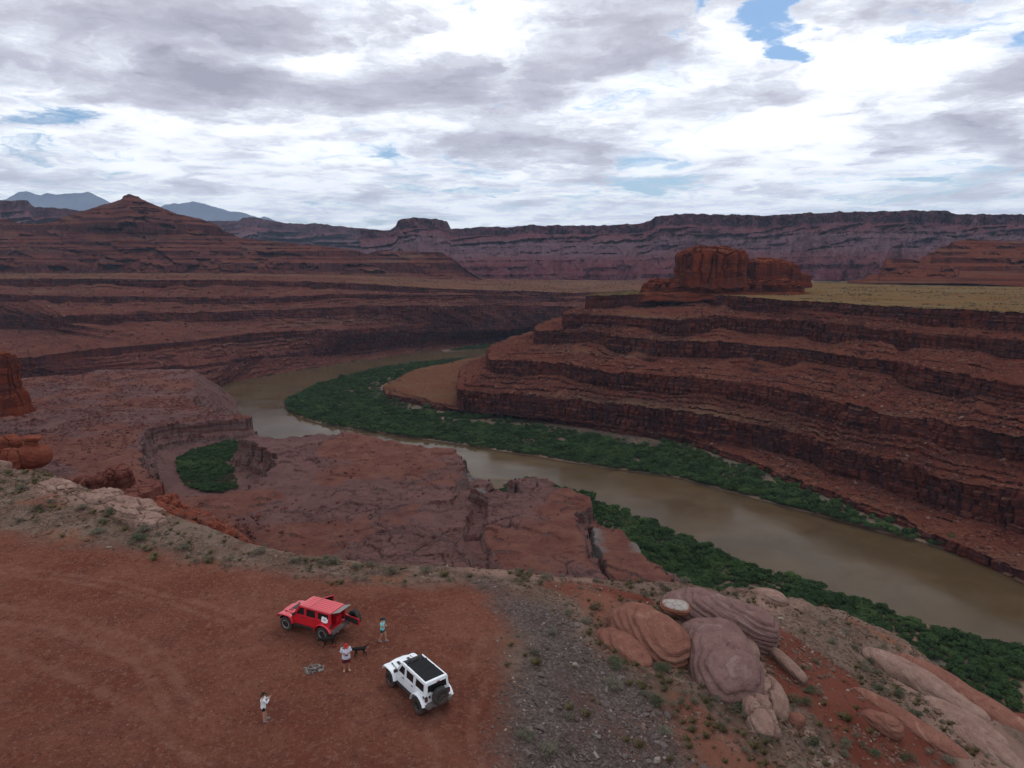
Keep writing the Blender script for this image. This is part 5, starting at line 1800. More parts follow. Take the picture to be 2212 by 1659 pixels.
# thicket between the water and the foot of the right wall
foot = [at(u, v, RIVZ + 3)[:2] for (u, v) in [(1100, 772), (1060, 776), (1000, 790), (940, 800), (860, 818), (825, 830), (822, 838), (834, 857), (880, 872), (951, 884), (1060, 895), (1171, 908), (1320, 928), (1475, 956), (1600, 990), (1675, 1022), (1760, 1048), (1828, 1078), (1958, 1126), (2060, 1170), (2110, 1203)]]
edge_w = [at(u, v, RIVZ)[:2] for (u, v) in INNER[:-1]]
veg1 = edge_w + foot[::-1]
deadc = [at(u, v, RIVZ + 2)[:2] for (u, v) in [(1180, 912), (1290, 935), (1400, 958)]]
sandc = [at(u, v, RIVZ + 2)[:2] for (u, v) in [(965, 905), (1020, 908), (1060, 912), (1110, 918)]]
def dens1(X, Y, ins):
    dd, _ = line_dist(X, Y, deadc)
    ds, _ = line_dist(X, Y, sandc)
    d = 0.92 - 0.85 * sst(dd, 20, 9) - .9 * sst(ds, 9, 4)
    br = sst(fbm(X / 22., Y / 22., 141, 4), 0.18, 0.42) * sst(ins, 20, 34)
    fd, _ = line_dist(X, Y, foot)
    near = sst(fd + 14 * fbm(X / 16., Y / 16., 147, 4), 30, 14)
    return d - .8 * br - .75 * near
P_, S_, Rr = grow(veg1, 3.5, 21, dens1, 2.2, 4.4)
vA = (P_, S_, Rr)
P_, S_, Rr = grow(veg1, 3.5, 24, lambda X, Y, i: 0.75 * sst(line_dist(X, Y, deadc)[0], 22, 8), 1.2, 2.2)
scatter('dead_brush', P_, S_, Rr, sources('dead_brush', ded))
# thicket on the near bank
veg2 = [at(u, v, RIVZ)[:2] for (u, v) in NEARB] + [(x * KR, y * KR) for (x, y) in ((300, 130), (190, 60), (40, 60), (24, 200), (10, 250), (-30, 330), (-60, 380))]
vB = grow(veg2, 3.1, 22, lambda X, Y, i: 0.93 - .25 * sst(fbm(X / 18., Y / 18., 143, 3), .2, .4), 1.9, 4.0)
# strip under the far outer bank and along the left foot
veg3 = [at(u, v, RIVZ + 1)[:2] for (u, v) in [(975, 758), (1010, 756), (1080, 750.5), (1154, 745), (1230, 741), (1230, 736), (1154, 740), (1080, 745), (1000, 752)]]
vC = grow(veg3, 3.8, 23, None, 2.4, 4.4)
shore = [at(u, v, RIVZ + .5)[:2] for (u, v) in [(560, 816), (633, 804), (737, 784), (860, 769), (975, 757)]]
vD = grow(shore + [(x - 4, y + 9) for (x, y) in shore[::-1]], 3.0, 25, lambda X, Y, i: sst(fbm(X / 14., Y / 14., 145, 3), -.1, .3) * .8, .7, 1.6, z=RIVZ + .4)
# alcove floor
alc_p = [at(u, v, -135.5)[:2] for (u, v) in [(384, 990), (415, 972), (460, 960), (505, 952), (528, 956), (518, 985), (506, 1000), (504, 1020), (514, 1042), (516, 1054), (480, 1064), (430, 1060), (398, 1048), (386, 1020)]]
vE = grow(alc_p, 1.9, 26, lambda X, Y, i: .95 + X * 0, 1.2, 2.3, z=-135.6)


def near_first(n_ind, vs, label, group, stuff):
    P_ = np.concatenate([v[0] for v in vs])
    S_ = np.concatenate([v[1] for v in vs])
    Rr = np.concatenate([v[2] for v in vs])
    split_scatter('tamarisk_bush', tam, P_, S_, Rr, label, 'bush', group, n_ind, stuff)


near_first(190, [vB], 'dense green tamarisk bush in the thicket on the near river bank', 'bushes of the near bank thicket', 'thicket')
near_first(60, [vA], 'green tamarisk bush in the thicket on the far river bank', 'bushes of the far bank thicket', 'thicket')
near_first(0, [vC, vD], '', '', 'thicket')
near_first(30, [vE], 'green bush on the floor of the rock alcove', 'bushes of the alcove floor', 'thicket')

# scrub on the overlook
sage = [bush_mesh(600 + i, M_sage, lobes=9, per=80, leaf=0.085, h=.8, spread=0.6, upright=0.45, lobr=.36) for i in range(4)]
grn = [bush_mesh(620 + i, M_greenshrub, lobes=10, per=85, leaf=0.085, h=.85, spread=0.6, upright=0.4, lobr=.36) for i in range(3)]
dry = [tuft_mesh(640 + i, M_drygrass) for i in range(3)]
twg = [twig_mesh(660 + i) for i in range(2)]


def shrub(u, v, s_, kind, label, group=None):
    s_ *= .82
    p = gpos(u, v)
    me = {'s': sage, 'g': grn, 'd': dry}[kind]
    m_ = me[int(u) % len(me)]
    nm = {'s': 'sagebrush', 'g': 'green_shrub', 'd': 'grass_tuft'}[kind]
    ct = {'s': 'shrub', 'g': 'shrub', 'd': 'grass'}[kind]
    if kind == 'd':
        return put(nm, m_, (p[0], p[1], p[2] - .03), (s_, s_, s_ * .9), (0, 0, u), label, ct, group)
    e = empty(nm, (p[0], p[1], p[2] - .05), u)
    e.scale = (s_, s_, s_ * .85)
    tag(e, label, ct, group)
    link_mesh('foliage', m_, None, e)
    link_mesh('stem', twg[int(v) % 2], None, e)
    return e


for (u, v, s_, k, lb) in [
    (1446, 1404, .95, 'g', 'dark green shrub growing on top of the orange dome'), (1430, 1448, .9, 'g', 'green shrub at the foot of the big purple dome, left side'),
    (1345, 1408, .85, 's', 'grey-green shrub in the hollow left of the orange dome'), (1372, 1400, .8, 'g', 'olive shrub in the crack between orange hump and dome'),
    (1500, 1452, .8, 's', 'grey shrub directly below the orange dome'), (1596, 1530, 1.15, 'g', 'biggest dark green shrub below the big purple dome'),
    (1570, 1512, .8, 'g', 'smaller dark shrub tucked under the big purple dome'), (1650, 1568, .6, 'g', 'little green shrub between the lowest tan boulders'),
    (1288, 1316, .85, 'g', 'olive shrub at the top of the scree beside orange rock'), (1268, 1345, .7, 's', 'grey shrub on the upper scree edge'),
    (1330, 1440, 1.0, 'g', 'large olive shrub in the middle of the scree slope'), (1323, 1480, .9, 's', 'pale grey shrub below the large olive shrub'),
    (1420, 1525, .95, 'g', 'dark shrub at the upper tip of the orange slab'), (1395, 1505, .7, 's', 'grey shrub left of the orange slab tip'),
    (1436, 1586, .8, 's', 'grey shrub beside the left edge of the orange slab'), (1190, 1625, 1.0, 's', 'large pale shrub at the bottom of the scree'),
    (1135, 1592, .8, 's', 'pale shrub on the left border of the scree near the bottom'), (1157, 1412, .75, 's', 'pale grass-like shrub on the dirt edge beside the scree'),
    (1158, 1435, .75, 'd', 'dry clump just below the pale shrub at the dirt edge'), (1230, 1532, .6, 'd', 'yellow tuft left of centre on the scree'),
    (1268, 1545, .55, 'd', 'yellow tuft beside the grey rocks low on the scree'), (1383, 1480, .5, 'd', 'bright yellow tuft high on the scree'),
    (1360, 1478, .5, 'd', 'pale yellow tuft above the grey shrubs'), (1382, 1612, .6, 'd', 'yellow tuft at the lower scree near the orange slab'),
    (1484, 1600, .5, 'd', 'yellow tuft on the orange slab'), (1630, 1615, .7, 'd', 'yellow tuft on the dark gravel right of the orange slab'), (1650, 1628, .55, 'd', 'small yellow tuft at the right of the dark gravel'),
    (1470, 1444, .55, 'd', 'bright yellow tuft between orange and purple domes'),
    (1740, 1520, .85, 'g', 'dark green shrub low on the red dirt slope'), (1708, 1518, .9, 'g', 'green shrub left of the dark one on the red slope'), (1680, 1535, .6, 'g', 'small green shrub right of the tan boulders'),
    (1750, 1495, .75, 'g', 'green shrub high on the red dirt slope'), (1830, 1555, .85, 'd', 'yellow green clump in the middle of the red slope'), (1895, 1488, .7, 'g', 'green shrub at the upper right of the red slope'),
    (1943, 1502, .85, 'g', 'green shrub beside the long tan rib'), (1858, 1490, .6, 's', 'grey shrub among stones above the red slope'), (1975, 1545, .8, 'g', 'green shrub under the tan rib'),
    (1760, 1610, .95, 'g', 'broad green shrub on the lower red slope'), (1825, 1612, .7, 's', 'grey shrub right of the broad green one'), (1890, 1630, .7, 'g', 'green shrub near the bottom edge on the red slope'),
    (1960, 1640, .8, 'g', 'green shrub at the bottom right'), (2052, 1648, .8, 's', 'grey shrub in the bottom right corner'), (2060, 1512, .9, 'g', 'olive shrub in the seam between two slickrock ribs'),
    (2080, 1462, .6, 'd', 'yellow clump on the right rim'), (1950, 1420, .6, 'g', 'shrub on the rim above the tan rib'), (2035, 1478, .7, 's', 'grey shrub beside the right rim'),
    (1590, 1288, .7, 's', 'grey shrub on the rim left of the pale hump'), (1690, 1300, .8, 's', 'grey shrub right of the pale hump on the rim'), (1780, 1350, .8, 's', 'grey shrub among flat stones below the rim'),
    (1800, 1390, .75, 's', 'grey shrub right of the long purple dome'), (1825, 1368, .7, 's', 'grey shrub upslope of the purple dome'), (1850, 1400, .75, 's', 'grey shrub beside stone ledges below the rim'),
    (1885, 1430, .9, 'g', 'dark shrub among ledges near the right rim'), (1900, 1405, .7, 's', 'grey shrub at the rim above the ledges'), (1760, 1430, .6, 's', 'small grey shrub beside the leaning slab'),
    (1535, 1262, .8, 's', 'grey bush on the rim in front of the purple shelf'), (1480, 1258, .9, 's', 'grey bush on the rim left of the pale band'), (1440, 1275, .7, 's', 'grey shrub on the pale band'),
    (1650, 1262, .7, 's', 'dry bush close to the green thicket edge'), (1395, 1255, .8, 's', 'grey bush at the middle of the rim'), (1290, 1258, .7, 's', 'grey bush where the rim turns'),
    (1070, 1226, .8, 's', 'grey bush on the rim right of the vehicles'), (1120, 1240, .9, 's', 'wide grey bush on the rim above the scree'), (1180, 1250, .8, 's', 'grey bush at the head of the scree'),
    (715, 1216, 1.1, 's', 'widest grey bush on the rim above the red vehicle'), (770, 1228, .9, 's', 'grey bush right of the widest rim bush'), (850, 1240, 1.1, 's', 'grey bush on the rim above the teal shirted person'),
    (920, 1236, .9, 's', 'grey bush on the middle rim'), (960, 1245, .8, 'd', 'yellow dry clump on the middle rim'), (800, 1222, .7, 's', 'low grey bush near the rim bush pair'),
    (83, 1103, 1.15, 'g', 'round dark green bush on the left slope'), (48, 1058, 1.1, 's', 'flat grey green bush at the far left of the slope'), (242, 1114, 1.3, 'g', 'dark bush beside the pale outcrop'),
    (218, 1129, .9, 's', 'grey green bush below the pale outcrop'), (212, 1153, 1.0, 's', 'grey green bush low on the left slope'), (312, 1150, 1.2, 's', 'sage bush by the rim above the dirt pad'), (300, 1166, 1.2, 'g', 'olive bush below the sage bush on the rim'),
    (333, 1210, .8, 'd', 'yellow clump where dirt meets scrub'), (40, 1128, .8, 's', 'grey bush at the left edge above the dirt'), (395, 1186, .9, 's', 'grey bush along the scrub belt'), (560, 1195, .9, 's', 'grey bush on the rim beyond the rock heap view'), (180, 1100, .9, 's', 'flat bush on the orange patch'),
    (110, 1085, .7, 's', 'small bush beside the orange soil patch'), (270, 1146, .7, 'd', 'dry clump between the left slope bushes'), (450, 1215, .7, 'd', 'dry clump on the border of the dirt pad'), (635, 1216, .8, 's', 'grey bush at the dirt border above the red vehicle')]:
    shrub(u, v, s_, k, lb)

# smaller scrub: clumps scattered over the fringe
P_, r_ = on_ground(1500, (1 - a_grav * .75) * (1 - a_dirt) * inside * (0.12 + sst(fbm(Xf / 5, Yf / 5, 151, 3), 0.0, 0.4)) * (1 - .7 * a_red), 31)
S_ = .14 + .30 * r_.random(len(P_)) ** 1.6
hlf = len(P_) // 2
scatter('low_scrub', P_[:hlf], S_[:hlf], rots(hlf, r_, .2), sources('low_scrub', sage))
scatter('dry_grass', P_[hlf:], S_[hlf:], rots(len(P_) - hlf, r_, .2), sources('dry_grass', dry))
# brush dotting the shelf
okb = (sdb > 2) & (alb < -2)
wgt = (okb * (0.1 + sst(fbm(Xb_ / 18., Yb_ / 18., 153, 4), 0.1, 0.4)) * Yb_ ** 2).ravel()
r_ = np.random.default_rng(33)
idx = r_.choice(wgt.size, size=900, p=wgt / wgt.sum())
P_ = np.stack([Xb_.ravel()[idx], Yb_.ravel()[idx], Zb_.ravel()[idx]], -1)
scatter('shelf_scrub', P_, .35 + .75 * r_.random(900) ** 2, rots(900, r_, .1), sources('shelf_scrub', grn + sage))
# grass and brush on the plateau behind the right rim
Xr, Yr, Zr, CMr, GRr = RW
ok = (GRr > .5) & (Xr / Yr < .85)
wgt = (ok * sst(fbm(Xr / 60., Yr / 40., 155, 4), -.2, .3)).ravel()
idx = r_.choice(wgt.size, size=5000, p=wgt / wgt.sum())
P_ = np.stack([Xr.ravel()[idx] + r_.normal(size=5000) * 6, Yr.ravel()[idx] + r_.normal(size=5000) * 6, Zr.ravel()[idx]], -1)
scatter('plateau_brush', P_, .8 + 1.2 * r_.random(5000), rots(5000, r_, .1), sources('plateau_brush', dry + sage))

Xl, Yl, Zl, CMl, GRl = LW
ok = (GRl > .5) & (np.abs(Xl / Yl) < .85)
wgt = (ok * sst(fbm(Xl / 70., Yl / 40., 157, 4), -.2, .3)).ravel()
idx = r_.choice(wgt.size, size=5000, p=wgt / wgt.sum())
P_ = np.stack([Xl.ravel()[idx] + r_.normal(size=5000) * 6, Yl.ravel()[idx] + r_.normal(size=5000) * 6, Zl.ravel()[idx]], -1)
scatter('plateau_brush', P_, 1.0 + 1.8 * r_.random(5000), rots(5000, r_, .1), sources('plateau_brush_left', sage + rk_block[:3]))

# ------------------------------------------------------------------ air
bm = bmesh.new()
bmesh.ops.create_cube(bm, size=1.0)
HZ0, HZ1, HX, HYa, HYb = -192.0, 1750.0, 24000.0, -9500.0, 24000.0
for v in bm.verts:
    v.co = (HX * 2 * v.co.x, HYa + (HYb - HYa) * (v.co.y + .5), HZ0 + (HZ1 - HZ0) * (v.co.z + .5))
hm = bpy.data.materials.new('haze_air')
hm.use_nodes = True
hm.node_tree.nodes.clear()
ht = NT(hm.node_tree)
ho = ht.node('ShaderNodeOutputMaterial')
hv = ht.node('ShaderNodeVolumePrincipled', {'Color': (0.58, 0.72, 1.0, 1), 'Density': 2.9e-5, 'Anisotropy': 0.1})
hm.node_tree.links.new(hv.outputs[0], ho.inputs['Volume'])
hz_o = part('haze', bm, hm)
tag(hz_o, kind='stuff')


# ------------------------------------------------------------------ vehicles
M_red = simple('red_paint', (.50, .010, .022), 0.32, 0.5, var=.04, coat=.6)
M_white = simple('white_paint', (.72, .75, .78), 0.35, 0.5, var=.02, coat=.5, dust=.12)
M_tyre = simple('tyre_rubber', (.032, .030, .030), 0.85, 0.2, dust=.30)
M_black = simple('black_plastic', (.022, .022, .024), 0.6, 0.3, dust=.12)
M_cloth = simple('black_soft_top', (.012, .013, .015), 0.85, 0.15, var=.2)
M_inter = simple('dark_interior', (.020, .019, .020), 0.8, 0.2)
M_rim = simple('grey_rim', (.22, .21, .205), 0.45, 0.5, metal=.6)
M_rimring = simple('rim_ring', (.34, .33, .33), 0.4, 0.5, metal=.4)
M_dkrim = simple('dark_rim', (.045, .036, .034), 0.5, 0.4, metal=.3)
M_chrome = simple('bright_metal', (.6, .6, .62), 0.3, 0.5, metal=.8)
M_tail = simple('tail_lamp', (.16, .012, .014), 0.3, 0.5, coat=.4)
M_lens = simple('lamp_lens', (.65, .66, .68), 0.15, 0.6)
M_steel = simple('dusty_steel', (.13, .115, .11), 0.6, 0.4, metal=.2, dust=.3)
M_decal = simple('white_panel', (.74, .76, .78), 0.5, 0.3, var=.03)
M_navy = simple('dark_blue_print', (.03, .045, .10), 0.6, 0.3)
M_greyline = simple('grey_print', (.42, .43, .45), 0.6, 0.3)
m_, t_, b_ = new_mat('tinted_glass')
setc(t_, b_, (.012, .013, .015), 0.05, 0.6)
b_.inputs['Alpha'].default_value = 0.88
M_glass = m_


def bmx(fn):
    bm = bmesh.new()
    fn(bm)
    return bm


def box(bm, c, s, rot=None):
    r = bmesh.ops.create_cube(bm, size=1.0)
    M = Matrix.Translation(Vector(c)) @ (Euler(rot).to_matrix().to_4x4() if rot else Matrix()) @ Matrix.Diagonal((s[0], s[1], s[2], 1))
    bmesh.ops.transform(bm, matrix=M, verts=r['verts'])
    return r['verts']


def prism(bm, pts, y0, y1):
    """outline in x,z pushed out between two y values (each may be a function of z)"""
    f0 = y0 if callable(y0) else (lambda z: y0)
    f1 = y1 if callable(y1) else (lambda z: y1)
    a = [bm.verts.new((x, f0(z), z)) for x, z in pts]
    b = [bm.verts.new((x, f1(z), z)) for x, z in pts]
    n = len(pts)
    bm.faces.new(a)
    bm.faces.new(b[::-1])
    for i in range(n):
        bm.faces.new((a[i], b[i], b[(i + 1) % n], a[(i + 1) % n]))


def hexa(bm, P):
    """eight corners: bottom four then top four"""
    v = [bm.verts.new(p) for p in P]
    for f in ((3, 2, 1, 0), (4, 5, 6, 7), (0, 1, 5, 4), (1, 2, 6, 5), (2, 3, 7, 6), (3, 0, 4, 7)):
        bm.faces.new([v[i] for i in f])


def bar(bm, p, q, r, n=8):
    p, q = Vector(p), Vector(q)
    d = q - p
    ret = bmesh.ops.create_cone(bm, cap_ends=True, segments=n, radius1=r, radius2=r, depth=d.length)
    M = Matrix.Translation((p + q) / 2) @ d.to_track_quat('Z', 'Y').to_matrix().to_4x4()
    bmesh.ops.transform(bm, matrix=M, verts=ret['verts'])


def lathe(bm, prof, n=32, mod=None):
    """profile (r, w) turned round the y axis"""
    rings = []
    for k, (r, w_) in enumerate(prof):
        ring = []
        for i in range(n):
            a = 2 * math.pi * i / n
            rr = r + (mod(i, k) if mod else 0)
            ring.append(bm.verts.new((rr * math.cos(a), w_, rr * math.sin(a))))
        rings.append(ring)
    for a, b in zip(rings, rings[1:]):
        for i in range(n):
            bm.faces.new((a[i], a[(i + 1) % n], b[(i + 1) % n], b[i]))
    return rings


TYR, TYW = 0.475, 0.32


def tyre_bm():
    bm = bmesh.new()
    h = TYW / 2
    prof = [(.255, -h * .8), (.30, -h * .98), (.40, -h), (TYR - .03, -h * .92), (TYR, -h * .72), (TYR, -h * .24), (TYR - .022, -h * .20), (TYR - .022, -.0), (TYR, .02), (TYR, h * .72), (TYR - .03, h * .92), (.40, h), (.30, h * .98), (.255, h * .8)]
    lathe(bm, prof, 44, lambda i, k: (-0.026 if (i + (k > 7)) % 2 else 0.0) if 3 <= k <= 10 else 0.0)
    return bm


def rim_bm(side=1, spokes=8):
    bm = bmesh.new()
    h = TYW / 2
    lathe(bm, [(.262, -h * .80), (.268, h * .80 * side), (.245, h * .86 * side), (.225, h * .70 * side), (.215, h * .30 * side), (.05, h * .28 * side), (.0005, h * .28 * side)], 32)
    for i in range(spokes):
        a = 2 * math.pi * i / spokes
        box(bm, (math.cos(a) * .135, h * .42 * side, math.sin(a) * .135), (.20, .05, .045), (0, -a, 0))
    ret = bmesh.ops.create_cone(bm, cap_ends=True, segments=16, radius1=.07, radius2=.055, depth=.09)
    bmesh.ops.transform(bm, matrix=Matrix.Translation((0, h * .5 * side, 0)) @ Matrix.Rotation(R(-90 * side), 4, 'X'), verts=ret['verts'])
    return bm


def ring_bm(side=1):
    bm = bmesh.new()
    h = TYW / 2
    lathe(bm, [(.275, h * .82 * side), (.278, h * .92 * side), (.245, h * .94 * side), (.238, h * .86 * side)], 32)
    return bm


def wheel(parent, x, y, side, rim_mat, ring_mat, name='wheel', z=TYR, rot=None, spokes=8):
    e = empty(name, (x, y, z))
    e.parent = parent
    if rot:
        e.rotation_euler = rot
    part('tyre', tyre_bm(), M_tyre, e, False)
    part('rim', rim_bm(side, spokes), rim_mat, e, True)
    if ring_mat:
        part('rim_ring', ring_bm(side), ring_mat, e, True)
    return e


def sweep_flare(bm, path, ctr, y0, y1, s, lip=.055, th=.035):
    """wheel arch flare along a path in x,z; s = side sign"""
    rows = []
    for (x, z) in path:
        d = Vector((x - ctr[0], z - ctr[1]))
        d.normalize()
        sec = [(y0, 0.0), (y0 + (y1 - y0) * .75, .012), (y1, -.01), (y1 + .01, -lip), (y1 - .03, -lip), (y1 - .05, -th - .012), (y0, -th)]
        rows.append([bm.verts.new((x + d.x * o_, s * yy_, z + d.y * o_)) for (yy_, o_) in sec])
    n = len(rows[0])
    for a, b in zip(rows, rows[1:]):
        for i in range(n):
            bm.faces.new((a[i], a[(i + 1) % n], b[(i + 1) % n], b[i]))
    bm.faces.new(rows[0])
    bm.faces.new(rows[-1][::-1])


def arch(cx, cz, r, a0, a1, n):
    return [(cx + r * math.cos(R(a0 + (a1 - a0) * i / (n - 1))), cz + r * math.sin(R(a0 + (a1 - a0) * i / (n - 1)))) for i in range(n)]


BELT, RF = 1.26, 1.88
def hwz(z):
    """half width of the cabin at a height"""
    return .755 if z <= BELT else .755 - (z - BELT) / (RF - BELT) * .085


def slab_side(bm, pts, s, th=.03, off=.0):
    prism(bm, pts, lambda z: s * (hwz(z) + off), lambda z: s * (hwz(z) + off - th))


def inset_poly(pts, k):
    cx = sum(p[0] for p in pts) / len(pts)
    cz = sum(p[1] for p in pts) / len(pts)
    return [(cx + (x - cx) * (1 - k / max(.05, abs(x - cx) + .02) if abs(x - cx) > .01 else 1), cz + (z - cz) * (1 - k / max(.05, abs(z - cz) + .02) if abs(z - cz) > .01 else 1)) for x, z in pts]


def frame_strip(bm, outer, inner, s, th=.035, off=0.0):
    """a closed window surround between two outlines on the cabin side"""
    n = len(outer)
    def V(p, d):
        return bm.verts.new((p[0], s * (hwz(p[1]) + off - d), p[1]))
    A, B_ = [V(p, 0) for p in outer], [V(p, 0) for p in inner]
    C_, D_ = [V(p, th) for p in outer], [V(p, th) for p in inner]
    for i in range(n):
        j = (i + 1) % n
        bm.faces.new((A[i], A[j], B_[j], B_[i]))
        bm.faces.new((C_[j], C_[i], D_[i], D_[j]))
        bm.faces.new((A[j], A[i], C_[i], C_[j]))
        bm.faces.new((B_[i], B_[j], D_[j], D_[i]))


FD = [(.02, .68), (.02, BELT), (.90, BELT), (.90, .80), (.84, .68)]
FWO = [(.02, BELT + .004), (.02, RF - .05), (.46, RF - .05), (.86, BELT + .004)]
FWI = [(.09, BELT + .05), (.09, RF - .11), (.42, RF - .11), (.74, BELT + .05)]
RD = [(-.90, 1.02), (-.90, BELT), (-.01, BELT), (-.01, .68), (-.66, .68), (-.84, .86)]
RWO = [(-.90, BELT + .004), (-.90, RF - .05), (-.01, RF - .05), (-.01, BELT + .004)]
RWI = [(-.82, BELT + .05), (-.82, RF - .11), (-.09, RF - .11), (-.09, BELT + .05)]
QO = [(-2.02, BELT + .004), (-1.97, RF - .04), (-.93, RF - .04), (-.93, BELT + .004)]
QI = [(-1.88, BELT + .07), (-1.84, RF - .13), (-1.03, RF - .13), (-1.03, BELT + .07)]


def suv(name, loc, hdg, paint, variant, label):
    S = 1.02
    e = empty(name, loc, hdg, S)
    tag(e, label, 'vehicle')
    red = variant == 'red'
    # lower body with wheel openings
    side = [(-2.04, .78), (-2.04, BELT), (.93, BELT), (.93, .62), (-.86, .62)] + arch(-1.5, .47, .64, 14, 142, 9)
    bm = bmesh.new()
    for s in (-1, 1):
        slab_side(bm, side, s, .05, -.012)
    box(bm, (-.55, 0, .64), (2.94, 1.42, .05))
    box(bm, (-1.6, 0, .80), (.86, 1.42, .04))
    hexa(bm, [(.90, -.73, .62), (.96, -.73, .62), (.96, .73, .62), (.90, .73, .62), (.90, -.73, 1.24), (.96, -.73, 1.24), (.96, .73, 1.24), (.90, .73, 1.24)])
    # engine bay sides
    hexa(bm, [(.95, -.64, .70), (2.02, -.50, .70), (2.02, .50, .70), (.95, .64, .70), (.95, -.69, 1.17), (2.02, -.55, 1.10), (2.02, .55, 1.10), (.95, .69, 1.17)])
    part('body', bm, paint, e, False, .012)
    # hood with a slight crown and a raised centre
    bm = bmesh.new()
    xs = [.93, 1.2, 1.5, 1.8, 2.0, 2.06]
    zt = [1.275, 1.268, 1.25, 1.225, 1.195, 1.13]
    hw = [.70, .675, .645, .61, .575, .555]
    rows = []
    for x, z, h_ in zip(xs, zt, hw):
        rows.append([bm.verts.new((x, f * h_, z - (.10 if abs(f) == 1 else (.028 if abs(f) > .85 else (.004 if abs(f) > .55 else -.018))) + (0.0))) for f in (-1, -.9, -.62, -.5, .5, .62, .9, 1)])
    for a, b in zip(rows, rows[1:]):
        for i in range(7):
            bm.faces.new((a[i], a[i + 1], b[i + 1], b[i]))
    hood = part('hood', bm, paint, e, True)
    if red:
        bm = bmesh.new()
        box(bm, (1.28, 0.0, 1.297), (.52, .62, .016), (0, R(3), 0))
        part('hood_panel', bm, M_black, hood, False, .006)
        for yv in (.42, -.42):
            bm = bmesh.new()
            for k in range(4):
                box(bm, (1.30 + .09 * k, yv, 1.262 - .006 * k), (.045, .13, .02), (0, R(3), R(12)))
            part('hood_vent', bm, M_black, hood)
    else:
        for yv in (.33, -.33):
            bm = bmesh.new()
            box(bm, (1.42, yv, 1.272), (.40, .17, .02), (0, R(4), R(-6 if yv > 0 else 6)))
            part('hood_vent', bm, M_black, hood, False, .008)
            bm = bmesh.new()
            box(bm, (1.10, yv * .55, 1.292), (.12, .05, .014), (0, R(2), 0))
            part('washer_nozzle', bm, M_black, hood)
    for s in (-1, 1):
        bm = bmesh.new()
        box(bm, (1.72, s * .60, 1.19), (.10, .035, .06))
        part('hood_latch', bm, M_black, hood, False, .008)
    # grille with seven slots, headlamps
    bm = bmesh.new()
    hexa(bm, [(2.02, -.53, .70), (2.07, -.51, .70), (2.07, .51, .70), (2.02, .53, .70), (2.0, -.57, 1.12), (2.05, -.55, 1.12), (2.05, .55, 1.12), (2.0, .57, 1.12)])
    gr_ = part('grille', bm, paint, e, False, .012)
    for k in range(7):
        bm = bmesh.new()
        box(bm, (2.065, (k - 3) * .088, .93), (.02, .05, .28), (0, R(-3), 0))
        part('grille_slot', bm, M_black, gr_)
    for s in (-1, 1):
        bm = bmesh.new()
        r_ = bmesh.ops.create_cone(bm, cap_ends=True, segments=20, radius1=.095, radius2=.085, depth=.06)
        bmesh.ops.transform(bm, matrix=Matrix.Translation((2.075, s * .41, .98)) @ Matrix.Rotation(R(90), 4, 'Y'), verts=r_['verts'])
        part('headlight', bm, M_lens, e, True)
    # flares
    for s in (-1, 1):
        bm = bmesh.new()
        sweep_flare(bm, [(2.20, .86), (2.17, 1.0), (2.05, 1.10), (1.85, 1.145), (1.5, 1.155), (1.22, 1.14), (1.06, 1.06), (.95, .88), (.88, .66)], (1.5, .45), .56, .985, s)
        part('fender', bm, paint, e, False, 0)
        bm = bmesh.new()
        sweep_flare(bm, arch(-1.5, .44, .70, 8, 158, 12), (-1.5, .44), .70, .97, s)
        part('fender', bm, paint, e, False, 0)
        bm = bmesh.new()
        box(bm, (0.0, s * (.74 if red else .79), .55), (1.75, .10, .08))
        part('rock_slider', bm, M_black, e, False, .02)
    # wheels
    rm, rg = (M_dkrim, M_rimring) if red else (M_dkrim, None)
    for x in (1.5, -1.5):
        for s in (1, -1):
            wheel(e, x, s * .80, s, rm, rg)
    # chassis and axles
    bm = bmesh.new()
    box(bm, (0, 0, .52), (3.9, .9, .16))
    for x in (1.5, -1.5):
        bar(bm, (x, -.75, .46), (x, .75, .46), .07)
        ret = bmesh.ops.create_icosphere(bm, subdivisions=2, radius=.15)
        bmesh.ops.translate(bm, vec=(x, .1, .46), verts=ret['verts'])
    part('chassis', bm, M_black, e)
    # bumpers
    bm = bmesh.new()
    hexa(bm, [(2.12, -.78, .60), (2.34, -.50, .60), (2.34, .50, .60), (2.12, .78, .60), (2.12, -.80, .76), (2.34, -.52, .76), (2.34, .52, .76), (2.12, .80, .76)])
    part('front_bumper', bm, M_black, e, False, .02)
    bm = bmesh.new()
    hexa(bm, [(-2.32, -.72, .58), (-2.02, -.86, .58), (-2.02, .86, .58), (-2.32, .72, .58), (-2.34, -.72, .78), (-2.02, -.88, .78), (-2.02, .88, .78), (-2.34, .72, .78)])
    rb = part('rear_bumper', bm, M_steel if red else M_steel, e, False, .02)
    for s in (-1, 1):
        bm = bmesh.new()
        box(bm, (-2.36, s * .45, .62), (.07, .05, .09))
        part('tow_hook', bm, M_chrome if red else M_black, rb, False, .01)
